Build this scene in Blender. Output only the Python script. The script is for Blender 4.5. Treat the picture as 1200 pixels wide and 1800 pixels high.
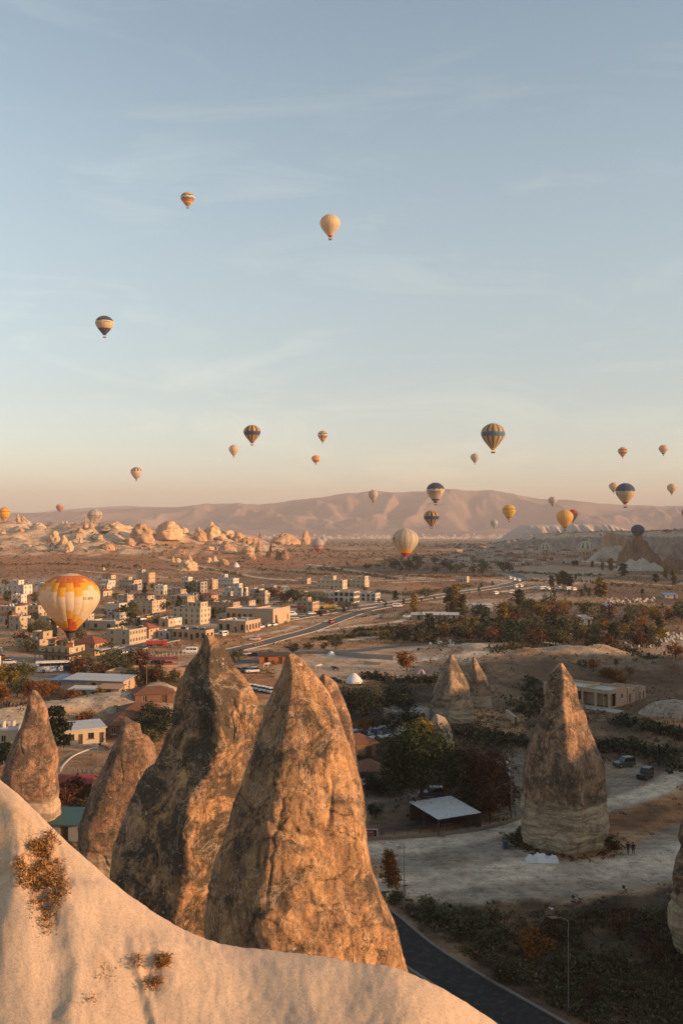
import bpy, math, random
import numpy as np
from mathutils import Vector, Matrix, Euler
for _o in list(bpy.data.objects): bpy.data.objects.remove(_o, do_unlink=True)
R = math.radians
SC = bpy.context.scene
COL = SC.collection
# ---------------------------------------------------------------- camera
CAMZ = 46.0            # eye height over the valley floor, metres
FPX = 1750.0           # focal length in photograph pixels (1200 x 1800)
HOR = 915.0            # horizon row
_cd = bpy.data.cameras.new('camera')
_cam = bpy.data.objects.new('camera', _cd); COL.objects.link(_cam)
_cam.location = (0, 0, CAMZ); _cam.rotation_euler = (R(90), 0, 0)
_cd.sensor_fit = 'VERTICAL'; _cd.sensor_height = 36.0; _cd.sensor_width = 24.0
_cd.lens = 36.0 * FPX / 1800.0
_cd.shift_y = (HOR - 900.0) / 1800.0
_cd.clip_start = 0.2; _cd.clip_end = 60000.0
SC.camera = _cam
# ---------------------------------------------------------------- light
SUN_EL, SUN_AZ = 11.0, 106.0       # azimuth clockwise from +Y (the view axis): right and behind
TO_SUN = Vector((math.cos(R(SUN_EL)) * math.sin(R(SUN_AZ)), math.cos(R(SUN_EL)) * math.cos(R(SUN_AZ)), math.sin(R(SUN_EL))))
_w = bpy.data.worlds.new('World'); SC.world = _w; _w.use_nodes = True
_nt = _w.node_tree; _nt.nodes.clear()
_sky = _nt.nodes.new('ShaderNodeTexSky'); _sky.sky_type = 'NISHITA'; _sky.sun_disc = False
_sky.sun_elevation = R(SUN_EL); _sky.sun_rotation = R(SUN_AZ)
_sky.altitude = 1100; _sky.air_density = 1.0; _sky.dust_density = 2.0; _sky.ozone_density = 1.2
_bg = _nt.nodes.new('ShaderNodeBackground'); _bg.inputs['Strength'].default_value = 0.15
_out = _nt.nodes.new('ShaderNodeOutputWorld')
# thin cirrus streaks
_tc = _nt.nodes.new('ShaderNodeTexCoord')
_mp = _nt.nodes.new('ShaderNodeMapping'); _mp.inputs['Scale'].default_value = (1.9, 1.9, 8.0); _mp.inputs['Location'].default_value = (0.35, 0.2, 0.4); _mp.inputs['Rotation'].default_value = (R(8), R(-14), 0)
_n1 = _nt.nodes.new('ShaderNodeTexNoise'); _n1.inputs['Scale'].default_value = 2.3; _n1.inputs['Detail'].default_value = 9; _n1.inputs['Roughness'].default_value = 0.62; _n1.inputs['Distortion'].default_value = 0.9
_r1 = _nt.nodes.new('ShaderNodeValToRGB'); _r1.color_ramp.elements[0].position = 0.52; _r1.color_ramp.elements[1].position = 0.80
_r1.color_ramp.elements[1].color = (0.46, 0.46, 0.46, 1)
_hs = _nt.nodes.new('ShaderNodeHueSaturation'); _hs.inputs['Saturation'].default_value = 0.74; _hs.inputs['Value'].default_value = 1.0
_mx = _nt.nodes.new('ShaderNodeMix'); _mx.data_type = 'RGBA'; _mx.blend_type = 'MIX'
_br = _nt.nodes.new('ShaderNodeMix'); _br.data_type = 'RGBA'; _br.blend_type = 'MULTIPLY'; _br.inputs[0].default_value = 1.0; _br.inputs[7].default_value = (1.55, 1.34, 1.13, 1)
L = _nt.links.new
L(_tc.outputs['Generated'], _mp.inputs['Vector']); L(_mp.outputs[0], _n1.inputs['Vector']); L(_n1.outputs['Fac'], _r1.inputs[0])
_tn = _nt.nodes.new('ShaderNodeMix'); _tn.data_type = 'RGBA'; _tn.blend_type = 'MULTIPLY'; _tn.inputs[0].default_value = 1.0; _tn.inputs[7].default_value = (1.146, 1.212, 1.104, 1)
_sx = _nt.nodes.new('ShaderNodeSeparateXYZ'); _er = _nt.nodes.new('ShaderNodeValToRGB'); L(_tc.outputs['Generated'], _sx.inputs[0]); L(_sx.outputs[2], _er.inputs[0])
_st = [(0.0, (0.97, 0.87, 0.92)), (0.077, (0.95, 0.84, 0.86)), (0.122, (0.96, 0.85, 0.83)), (0.177, (1.02, 0.91, 0.865)), (0.257, (1.12, 1.01, 0.93)), (0.332, (1.13, 1.055, 0.98)), (0.45, (1.0, 1.015, 0.99)), (0.7, (1.0, 1.0, 1.0))]
while len(_er.color_ramp.elements) < len(_st): _er.color_ramp.elements.new(0.5)
for _e, (_p, _c) in zip(_er.color_ramp.elements, _st): _e.position = _p; _e.color = (_c[0] / 1.2, _c[1] / 1.2, _c[2] / 1.2, 1)
_t2 = _nt.nodes.new('ShaderNodeMix'); _t2.data_type = 'RGBA'; _t2.blend_type = 'MULTIPLY'; _t2.inputs[0].default_value = 1.0
L(_sky.outputs[0], _t2.inputs[6]); L(_er.outputs[0], _t2.inputs[7]); L(_t2.outputs[2], _tn.inputs[6]); L(_tn.outputs[2], _hs.inputs['Color']); L(_hs.outputs[0], _br.inputs[6])
L(_r1.outputs[0], _mx.inputs[0]); L(_hs.outputs[0], _mx.inputs[6]); L(_br.outputs[2], _mx.inputs[7])
L(_mx.outputs[2], _bg.inputs['Color']); L(_bg.outputs[0], _out.inputs[0])
_sd = bpy.data.lights.new('sun', 'SUN'); _sd.energy = 5.0; _sd.color = (1.0, 0.56, 0.28); _sd.angle = R(0.6)
_so = bpy.data.objects.new('sun', _sd); COL.objects.link(_so); _so.rotation_euler = TO_SUN.to_track_quat('Z', 'Y').to_euler()
_so.location = (300, -160, 200)
# ---------------------------------------------------------------- exposure, render
SC.view_settings.view_transform = 'Standard'; SC.view_settings.look = 'None'
SC.view_settings.gamma = 1.0; SC.view_settings.use_curve_mapping = False
SC.view_settings.exposure = 0.76
SC.render.engine = 'CYCLES'
SC.cycles.use_denoising = True
SC.cycles.max_bounces = 5; SC.cycles.diffuse_bounces = 3; SC.cycles.glossy_bounces = 2; SC.cycles.transmission_bounces = 2; SC.cycles.volume_bounces = 1
SC.cycles.transparent_max_bounces = 4
SC.cycles.adaptive_threshold = 0.01
# ================================================================ helpers
def px(x, y, z=0.0):
    """photograph pixel -> point of the ground plane at height z"""
    D = (CAMZ - z) * FPX / (y - HOR)
    return Vector(((x - 600.0) / FPX * D, D, z))
def pxd(x, y, D):
    """photograph pixel at a known distance"""
    return Vector(((x - 600.0) / FPX * D, D, CAMZ - (y - HOR) / FPX * D))
_rs = np.random.RandomState(7)
_PERM = np.concatenate([_rs.permutation(256)] * 3).astype(np.int64)
_GR = _rs.normal(size=(256, 3)); _GR /= np.linalg.norm(_GR, axis=1)[:, None]
def perlin(p):
    p = np.asarray(p, float)
    i = np.floor(p).astype(np.int64); f = p - i; i &= 255
    u = f * f * f * (f * (f * 6 - 15) + 10)
    out = 0
    for dx in (0, 1):
        wx = u[:, 0] if dx else 1 - u[:, 0]
        a = _PERM[i[:, 0] + dx]
        for dy in (0, 1):
            wy = u[:, 1] if dy else 1 - u[:, 1]
            b = _PERM[a + i[:, 1] + dy]
            for dz in (0, 1):
                wz = u[:, 2] if dz else 1 - u[:, 2]
                g = _GR[_PERM[b + i[:, 2] + dz]]
                out = out + wx * wy * wz * (g[:, 0] * (f[:, 0] - dx) + g[:, 1] * (f[:, 1] - dy) + g[:, 2] * (f[:, 2] - dz))
    return out * 1.5
def fbm(p, o=4, lac=2.03, gain=0.5):
    s, a = 0.0, 1.0
    p = np.asarray(p, float)
    for k in range(o):
        s = s + a * perlin(p + 17.3 * k); p = p * lac; a *= gain
    return s
def ridged(p, o=4, lac=2.03, gain=0.5):
    s, a = 0.0, 1.0
    p = np.asarray(p, float); w = 1.0
    for k in range(o):
        n = (1 - np.abs(perlin(p + 11.7 * k))) ** 2 * w
        w = np.clip(n * 1.6, 0, 1); s = s + a * n; p = p * lac; a *= gain
    return s
def P2(x, y, s, z=0.0):
    return np.stack([np.asarray(x) * s, np.asarray(y) * s, np.full(np.shape(x), z)], 1)
def sstep(a, b, x):
    t = np.clip((np.asarray(x, float) - a) / (b - a), 0, 1); return t * t * (3 - 2 * t)

# ---- materials
MAT = {}
def newmat(name):
    m = bpy.data.materials.new(name); m.use_nodes = True; MAT[name] = m
    nt = m.node_tree; b = nt.nodes['Principled BSDF']; b.inputs['Roughness'].default_value = 0.9
    b.inputs['Specular IOR Level'].default_value = 0.2
    return m, nt, b
def N(nt, kind, **kw):
    n = nt.nodes.new(kind)
    for k, v in kw.items():
        if k in n.inputs: n.inputs[k].default_value = v
        else: setattr(n, k, v)
    return n
def vec_src(nt, coord='Object', scale=(1, 1, 1), rot=(0, 0, 0)):
    if coord == 'World': o = N(nt, 'ShaderNodeNewGeometry').outputs['Position']
    else: o = N(nt, 'ShaderNodeTexCoord').outputs[coord]
    if scale != (1, 1, 1) or rot != (0, 0, 0):
        mp = N(nt, 'ShaderNodeMapping'); mp.inputs['Scale'].default_value = scale; mp.inputs['Rotation'].default_value = rot
        nt.links.new(o, mp.inputs[0]); o = mp.outputs[0]
    return o
def noise(nt, vec, scale, detail=5, rough=0.55, dist=0.0, out='Fac'):
    n = N(nt, 'ShaderNodeTexNoise', Scale=scale, Detail=detail, Roughness=rough, Distortion=dist)
    nt.links.new(vec, n.inputs['Vector']); return n.outputs[out]
def ramp(nt, fac, stops):
    r = N(nt, 'ShaderNodeValToRGB'); e = r.color_ramp.elements
    while len(e) < len(stops): e.new(0.5)
    for q, (pos, c) in zip(e, stops):
        q.position = pos; q.color = (c, c, c, 1) if not hasattr(c, '__len__') else (*c, 1)
    nt.links.new(fac, r.inputs[0]); return r.outputs[0]
def mix(nt, fac, a, b, blend='MIX'):
    m = N(nt, 'ShaderNodeMix', data_type='RGBA', blend_type=blend)
    for s, v in ((0, fac), (6, a), (7, b)):
        if hasattr(v, 'is_linked'): nt.links.new(v, m.inputs[s])
        elif s == 0: m.inputs[0].default_value = v
        else: m.inputs[s].default_value = (*v, 1)
    return m.outputs[2]
def bump(nt, b, h, strength=0.5, dist=0.1, prev=None):
    n = N(nt, 'ShaderNodeBump', Strength=strength, Distance=dist)
    nt.links.new(h, n.inputs['Height'])
    if prev is not None: nt.links.new(prev, n.inputs['Normal'])
    nt.links.new(n.outputs[0], b.inputs['Normal']); return n.outputs[0]
def plain(name, col, rough=0.8, var=0.18, scale=0.6, metal=0.0, spec=0.25, coord='Object', bmp=0.0, grime=None):
    """a plain surface whose colour wanders a little, with optional fine relief and stains"""
    if name in MAT: return MAT[name]
    m, nt, b = newmat(name); v = vec_src(nt, coord)
    n = noise(nt, v, scale, 6, 0.65)
    c = mix(nt, n, tuple(x * (1 - var) for x in col), tuple(min(1, x * (1 + var)) for x in col))
    if grime:
        g = ramp(nt, noise(nt, v, scale * 2.7, 5, 0.7), [(0.48, 0.0), (0.72, 0.8)])
        c = mix(nt, g, c, grime)
    nt.links.new(c, b.inputs['Base Color']); b.inputs['Roughness'].default_value = rough
    b.inputs['Metallic'].default_value = metal; b.inputs['Specular IOR Level'].default_value = spec
    if bmp: bump(nt, b, noise(nt, v, scale * 18, 4, 0.6), bmp, 0.05)
    return m

# ---- meshes and objects
def mesh(name, verts, faces, mats=(), midx=None, smooth=False):
    me = bpy.data.meshes.new(name)
    verts = np.asarray(verts, np.float32)
    if isinstance(faces, np.ndarray):
        k = faces.shape[1]; nf = len(faces)
        me.vertices.add(len(verts)); me.vertices.foreach_set('co', verts.ravel())
        me.loops.add(nf * k); me.loops.foreach_set('vertex_index', faces.astype(np.int32).ravel())
        me.polygons.add(nf); me.polygons.foreach_set('loop_start', np.arange(0, nf * k, k, dtype=np.int32))
        try: me.polygons.foreach_set('loop_total', np.full(nf, k, np.int32))
        except Exception: pass
    else:
        me.from_pydata([tuple(map(float, v)) for v in verts], [], [tuple(map(int, f)) for f in faces])
    for m in mats: me.materials.append(m)
    if midx is not None: me.polygons.foreach_set('material_index', np.asarray(midx, np.int32))
    if smooth: me.polygons.foreach_set('use_smooth', np.ones(len(me.polygons), bool))
    me.update(calc_edges=True); me.validate()
    return me
def tag(o, label=None, cat=None, group=None, kind=None):
    if label: o['label'] = label
    if cat: o['category'] = cat
    if group: o['group'] = group
    if kind: o['kind'] = kind
    return o
def obj(name, me, parent=None, loc=(0, 0, 0), rz=0.0, scale=None, rot=None):
    o = bpy.data.objects.new(name, me); COL.objects.link(o)
    o.location = loc
    o.rotation_euler = rot if rot is not None else (0, 0, rz)
    if scale is not None: o.scale = scale if hasattr(scale, '__len__') else (scale,) * 3
    if parent is not None: o.parent = parent
    return o
def empty(name, loc=(0, 0, 0), rz=0.0, label=None, cat=None, group=None, scale=None):
    o = obj(name, None, None, loc, rz, scale); o.empty_display_size = 0.5
    return tag(o, label, cat, group)
def copy_tree(o, parent=None):
    c = o.copy(); COL.objects.link(c); c.parent = parent
    for ch in o.children: copy_tree(ch, c)
    return c
class MB:
    """collects boxes, tubes and sheets into one mesh"""
    def __init__(s): s.v = []; s.f = []; s.m = []; s.mi = 0
    def add(s, vs, fs):
        n = len(s.v); s.v += [tuple(v) for v in vs]; s.f += [tuple(i + n for i in f) for f in fs]; s.m += [s.mi] * len(fs); return s
    def box(s, x0, x1, y0, y1, z0, z1):
        return s.add([(x0, y0, z0), (x1, y0, z0), (x1, y1, z0), (x0, y1, z0), (x0, y0, z1), (x1, y0, z1), (x1, y1, z1), (x0, y1, z1)],
                     [(0, 3, 2, 1), (4, 5, 6, 7), (0, 1, 5, 4), (1, 2, 6, 5), (2, 3, 7, 6), (3, 0, 4, 7)])
    def hexa(s, b, t):
        """bottom four and top four corners"""
        return s.add(list(b) + list(t), [(0, 3, 2, 1), (4, 5, 6, 7), (0, 1, 5, 4), (1, 2, 6, 5), (2, 3, 7, 6), (3, 0, 4, 7)])
    def tube(s, pts, rad, n=8, cap=True):
        pts = [Vector(p) for p in pts]; rads = rad if hasattr(rad, '__len__') else [rad] * len(pts)
        vs = []
        for i, p in enumerate(pts):
            d = (pts[min(i + 1, len(pts) - 1)] - pts[max(i - 1, 0)]).normalized()
            a = d.orthogonal().normalized() if i == 0 else (a - d * a.dot(d)).normalized()
            b = d.cross(a)
            vs += [p + (a * math.cos(2 * math.pi * k / n) + b * math.sin(2 * math.pi * k / n)) * rads[i] for k in range(n)]
        fs = [(i * n + k, i * n + (k + 1) % n, (i + 1) * n + (k + 1) % n, (i + 1) * n + k) for i in range(len(pts) - 1) for k in range(n)]
        if cap: fs += [tuple(range(n))[::-1], tuple((len(pts) - 1) * n + k for k in range(n))]
        return s.add(vs, fs)
    def lathe(s, prof, n=16, cx=0, cy=0):
        vs = [(cx + r * math.cos(2 * math.pi * k / n), cy + r * math.sin(2 * math.pi * k / n), z) for r, z in prof for k in range(n)]
        fs = [(i * n + k, i * n + (k + 1) % n, (i + 1) * n + (k + 1) % n, (i + 1) * n + k) for i in range(len(prof) - 1) for k in range(n)]
        return s.add(vs, fs)
    def prism(s, prof, y0, y1):
        """profile in x,z extruded along y"""
        n = len(prof)
        vs = [(x, y0, z) for x, z in prof] + [(x, y1, z) for x, z in prof]
        return s.add(vs, [tuple(range(n)), tuple(range(2 * n - 1, n - 1, -1))] + [(i, i + n, (i + 1) % n + n, (i + 1) % n) for i in range(n)])
    def mesh(s, name, mats, smooth=False):
        if not isinstance(mats, (list, tuple)): mats = [mats]
        return mesh(name, s.v, s.f, mats, s.m, smooth)
    def obj(s, name, mats, parent=None, loc=(0, 0, 0), rz=0.0, smooth=False): return obj(name, s.mesh(name, mats, smooth), parent, loc, rz)
def color_attr(me, cols, name='tint', domain='POINT'):
    a = me.color_attributes.new(name, 'FLOAT_COLOR', domain)
    c = np.ones((len(cols), 4), np.float32); c[:, :3] = cols; a.data.foreach_set('color', c.ravel())
# ================================================================ the land
SUNH = np.array([math.sin(R(SUN_AZ)), math.cos(R(SUN_AZ))]); ALONG = np.array([-SUNH[1], SUNH[0]])
BASE_Y = [-400, 1500, 2000, 3000, 5000, 8000, 16000]; BASE_Z = [0, 0, -4, -22, -54, -100, -110]
BUMPS = []      # (centre, rx, ry, height, how pale, turn)
def bump_px(x, y, rx, ry, h, pale=0.0, turn=0.0): p = px(x, y); BUMPS.append((p.x, p.y, rx, ry, h, pale, turn))
bump_px(235, 1252, 24, 9, 3.6, 0.9, 0.15); bump_px(272, 1228, 8, 8, 4.2, 0.9); bump_px(165, 1262, 16, 8, 2.6, 0.9); bump_px(10, 1282, 14, 10, 3.8, 0.8)
bump_px(1030, 1164, 18, 10, 3.4, 0.6, 0.1); bump_px(940, 1176, 30, 16, 3.0, 0.0); bump_px(1180, 1190, 26, 9, 4.5, 0.6, 0.2); bump_px(860, 1150, 24, 20, 3.4, 0.1)
bump_px(1120, 1160, 30, 14, 1.6, 0.0)
def part_of(x, y, m, f):
    """evaluate f only where m holds"""
    o = np.zeros_like(x)
    if m.any(): o[m] = f(x[m], y[m])
    return o
def land_z(x, y, detail=True):
    x = np.asarray(x, float); y = np.asarray(y, float)
    z = np.interp(y, BASE_Y, BASE_Z)
    # the spur the viewer stands on
    d = np.hypot(x + 10, y + 8); hill = 36 * np.exp(-(d / 27.0) ** 4)
    # ridge on the sun side of the valley (right of the view), it shades the valley floor
    def ridge(x, y):
        q = x * SUNH[0] + y * SUNH[1]; a = x * ALONG[0] + y * ALONG[1]
        wob = fbm(P2(x, y, 1 / 70.0, 3.3), 3)
        return (RIDGE_H + 6 * wob) * np.exp(-((q - 118 - 10 * wob) / 38.0) ** 2) * sstep(-330, -150, a) * (1 - sstep(290, 420, a))
    def ridge2(x, y):
        q = x * SUNH[0] + y * SUNH[1]; a = x * ALONG[0] + y * ALONG[1]
        wob = fbm(P2(x, y, 1 / 160.0, 5.3), 3)
        return (92 + 10 * wob) * np.exp(-((q - 140 - 0.06 * a - 16 * wob) / 80.0) ** 2) * sstep(700, 900, a) * (1 - sstep(2500, 3200, a))
    z = z + np.maximum(hill, part_of(x, y, (x > -60) & (y < 560), ridge)) + part_of(x, y, (x > 0.39 * y) & (y > 400) & (y < 3200), ridge2)
    pxx = 600 + FPX * x / np.maximum(y, 50)
    # badland hill far left
    def bad(x, y):
        p = 600 + FPX * x / y
        crest = np.interp(p, [-700, 0, 100, 170, 250, 300, 400, 450, 500, 540], [30, 36, 36, 39, 33, 28, 19, 12, 3, 0])
        up = sstep(1080, 1480, y + 40 * fbm(P2(x, y, 1 / 160.0, 9.1), 3)); dn = 1 - sstep(1560, 2100, y)
        er = ridged(P2(x + 30 * fbm(P2(x, y, 1 / 90.0, 4.0), 2), y * 0.55, 1 / 85.0, 1.0), 5)
        er2 = ridged(P2(x, y * 0.8, 1 / 38.0, 3.0), 2)
        return crest * up * dn * (0.58 + 0.36 * er) + 5.0 * (er2 - 0.9) * sstep(0.05, 0.3, up * dn) * sstep(0, 8, crest)
    z = z + part_of(x, y, (pxx < 545) & (y > 950) & (y < 2150), bad)
    # plateau with cliffs far right
    def plat(x, y):
        p = 600 + FPX * x / y
        pl = np.interp(p, [850, 905, 960, 1100, 1300, 1900], [0, 10, 22, 26, 30, 30])
        er = ridged(P2(x, y * 0.55, 1 / 60.0, 1.0), 5)
        cl = sstep(1500, 1560, y + 75 * fbm(P2(x, y, 1 / 130.0, 6.0), 4)) * 0.55 + sstep(1600, 1660, y + 90 * fbm(P2(x, y, 1 / 150.0, 2.0), 4)) * 0.45
        return pl * cl * (1 - sstep(2100, 2900, y)) * (0.9 + 0.16 * er)
    z = z + part_of(x, y, (pxx > 850) & (y > 1350) & (y < 2950), plat)
    for bx, by, rx, ry, h, pale, turn in BUMPS:
        c, s = math.cos(turn), math.sin(turn)
        def bmp(x, y):
            u = ((x - bx) * c + (y - by) * s) / rx; v = (-(x - bx) * s + (y - by) * c) / ry
            return h * np.exp(-(u * u + v * v)) * (1 + 0.25 * perlin(P2(x, y, 1 / 7.0, 8.0)))
        z = z + part_of(x, y, np.hypot(x - bx, y - by) < 3 * max(rx, ry), bmp)
    if detail:
        fl = flat_mask(x, y)
        z = z + fl * (0.35 * fbm(P2(x, y, 1 / 22.0, 5.0), 2) + 1.4 * fbm(P2(x, y, 1 / 140.0, 7.0), 2) * sstep(150, 420, y) * (0.4 + 0.6 * sstep(600, 1200, y)))
    return z
RIDGE_H = 35.5
FLATS = []     # (x, y, radius) circles and (poly, width) strips where the ground stays level
def flat_mask(x, y):
    m = np.ones_like(x)
    for pts, w in FLATS:
        a = np.array(pts); k = (x > a[:, 0].min() - 40) & (x < a[:, 0].max() + 40) & (y > a[:, 1].min() - 40) & (y < a[:, 1].max() + 40)
        m[k] = np.minimum(m[k], sstep(w, w + 14, seg_dist(x[k], y[k], pts)))
    return m
GRID = {}
def gzs(x, y):
    """height of the built land sheet under points"""
    x = np.atleast_1d(np.asarray(x, float)); y = np.atleast_1d(np.asarray(y, float)); ys, us, Wd, Z = GRID['ys'], GRID['us'], GRID['W'], GRID['Z']
    j = np.clip(np.searchsorted(ys, y) - 1, 0, len(ys) - 2); t = (y - ys[j]) / (ys[j + 1] - ys[j]); out = 0
    for jj, w in ((j, 1 - t), (j + 1, t)):
        q = np.interp(x / Wd[jj], us, np.arange(len(us))); k = np.clip(q.astype(int), 0, len(us) - 2); f = q - k
        out = out + w * (Z[jj, k] * (1 - f) + Z[jj, k + 1] * f)
    return out
def gz(x, y): return float(gzs(x, y)[0])
def on(x, y, dz=0.0):
    """photograph pixel -> the point of the land seen there"""
    p = px(x, y)
    for _ in range(4): p = px(x, y, gz(p.x, p.y))
    return Vector((p.x, p.y, gz(p.x, p.y) + dz))
def smooth_path(pts, step=4.0):
    pts = [Vector((p[0], p[1], 0)) for p in pts]; out = []
    for i in range(len(pts) - 1):
        p0, p1, p2, p3 = pts[max(i - 1, 0)], pts[i], pts[i + 1], pts[min(i + 2, len(pts) - 1)]
        n = max(2, int((p2 - p1).length / step))
        for k in range(n):
            t = k / n
            out.append(0.5 * ((2 * p1) + (p2 - p0) * t + (2 * p0 - 5 * p1 + 4 * p2 - p3) * t * t + (3 * p1 - p0 - 3 * p2 + p3) * t ** 3))
    out.append(pts[-1]); return out
def pxpath(pts, step=4.0): return smooth_path([px(*p) for p in pts], step)
ROADS = {
 'main_road': (pxpath([(-260, 1226), (-60, 1196), (60, 1176), (150, 1163), (280, 1128), (400, 1107), (480, 1093), (560, 1079), (640, 1067), (720, 1056), (800, 1043), (860, 1034), (900, 1026), (917, 1018), (905, 1010), (880, 1005), (850, 1002)]), 8.6),
 'side_road': (pxpath([(395, 1146), (450, 1134), (500, 1120), (545, 1108), (585, 1093), (640, 1074), (700, 1063)]), 6.6),
 'back_road': (pxpath([(395, 1168), (440, 1162), (490, 1153), (540, 1147), (600, 1146), (680, 1140), (760, 1134)]), 7.0),
 'valley_road': (pxpath([(560, 1560), (640, 1600), (720, 1668), (800, 1722), (900, 1782), (1010, 1850), (1110, 1930)], 2.0), 5.0),
}
for _p, _w2 in ROADS.values(): FLATS.append(([(q.x, q.y) for q in _p[::3]] + [(_p[-1].x, _p[-1].y)], _w2))
TRACKS = [  # pale dirt tracks
 ([(1040, 1420), (1110, 1405), (1160, 1385), (1200, 1350), (1240, 1310)], 4.5), ([(650, 1490), (760, 1480), (860, 1462), (960, 1440), (1040, 1422)], 5.0),
 ([(700, 1560), (800, 1540), (900, 1530), (1050, 1530), (1150, 1515), (1260, 1490)], 7.0),
 ([(280, 985), (330, 992), (400, 1004), (470, 1017), (540, 1022), (610, 1032)], 6.0), ([(500, 1030), (505, 1042), (490, 1055), (470, 1062)], 5.0),
 ([(140, 1003), (180, 1008), (230, 1012), (290, 1016)], 6.0), ([(540, 990), (600, 1000), (680, 1010), (760, 1018)], 6.0),
 ([(560, 1110), (640, 1098), (700, 1092), (720, 1080)], 4.0), ([(590, 1130), (680, 1118), (760, 1108), (830, 1100)], 4.0),
 ([(880, 1040), (960, 1030), (1060, 1024), (1180, 1030)], 5.0), ([(690, 1025), (780, 1022), (850, 1018), (900, 1022)], 6.0), ([(330, 1150), (470, 1140)], 4.0),
 ([(430, 1120), (500, 1108), (520, 1100)], 3.0), ([(900, 985), (990, 984), (1080, 992), (1200, 1002)], 18.0),
 ([(560, 1150), (640, 1162), (740, 1166), (850, 1160)], 4.0),
]
TR = [([(q.x, q.y) for q in pxpath(p, 8.0)], w) for p, w in TRACKS]
def seg_dist(x, y, pts):
    d = np.full_like(x, 1e9)
    for (ax, ay), (bx, by) in zip(pts[:-1], pts[1:]):
        ex, ey = bx - ax, by - ay; l2 = ex * ex + ey * ey + 1e-9
        t = np.clip(((x - ax) * ex + (y - ay) * ey) / l2, 0, 1)
        d = np.minimum(d, np.hypot(x - ax - t * ex, y - ay - t * ey))
    return d
def in_poly(x, y, poly):
    r = np.zeros(x.shape, bool); n = len(poly)
    for i in range(n):
        (ax, ay), (bx, by) = poly[i], poly[(i + 1) % n]
        c = ((ay > y) != (by > y)) & (x < (bx - ax) * (y - ay) / (by - ay + 1e-12) + ax); r ^= c
    return r
SOIL = {'grass': (0.42, 0.245, 0.120), 'rust': (0.36, 0.158, 0.058), 'brown': (0.125, 0.073, 0.042), 'pale': (0.56, 0.44, 0.32), 'lot': (0.33, 0.265, 0.20), 'dark': (0.028, 0.021, 0.015), 'white': (0.60, 0.52, 0.43), 'asphalt': (0.045, 0.042, 0.040)}  # 'dark' is near black: deep shade put into the ground colour
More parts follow.
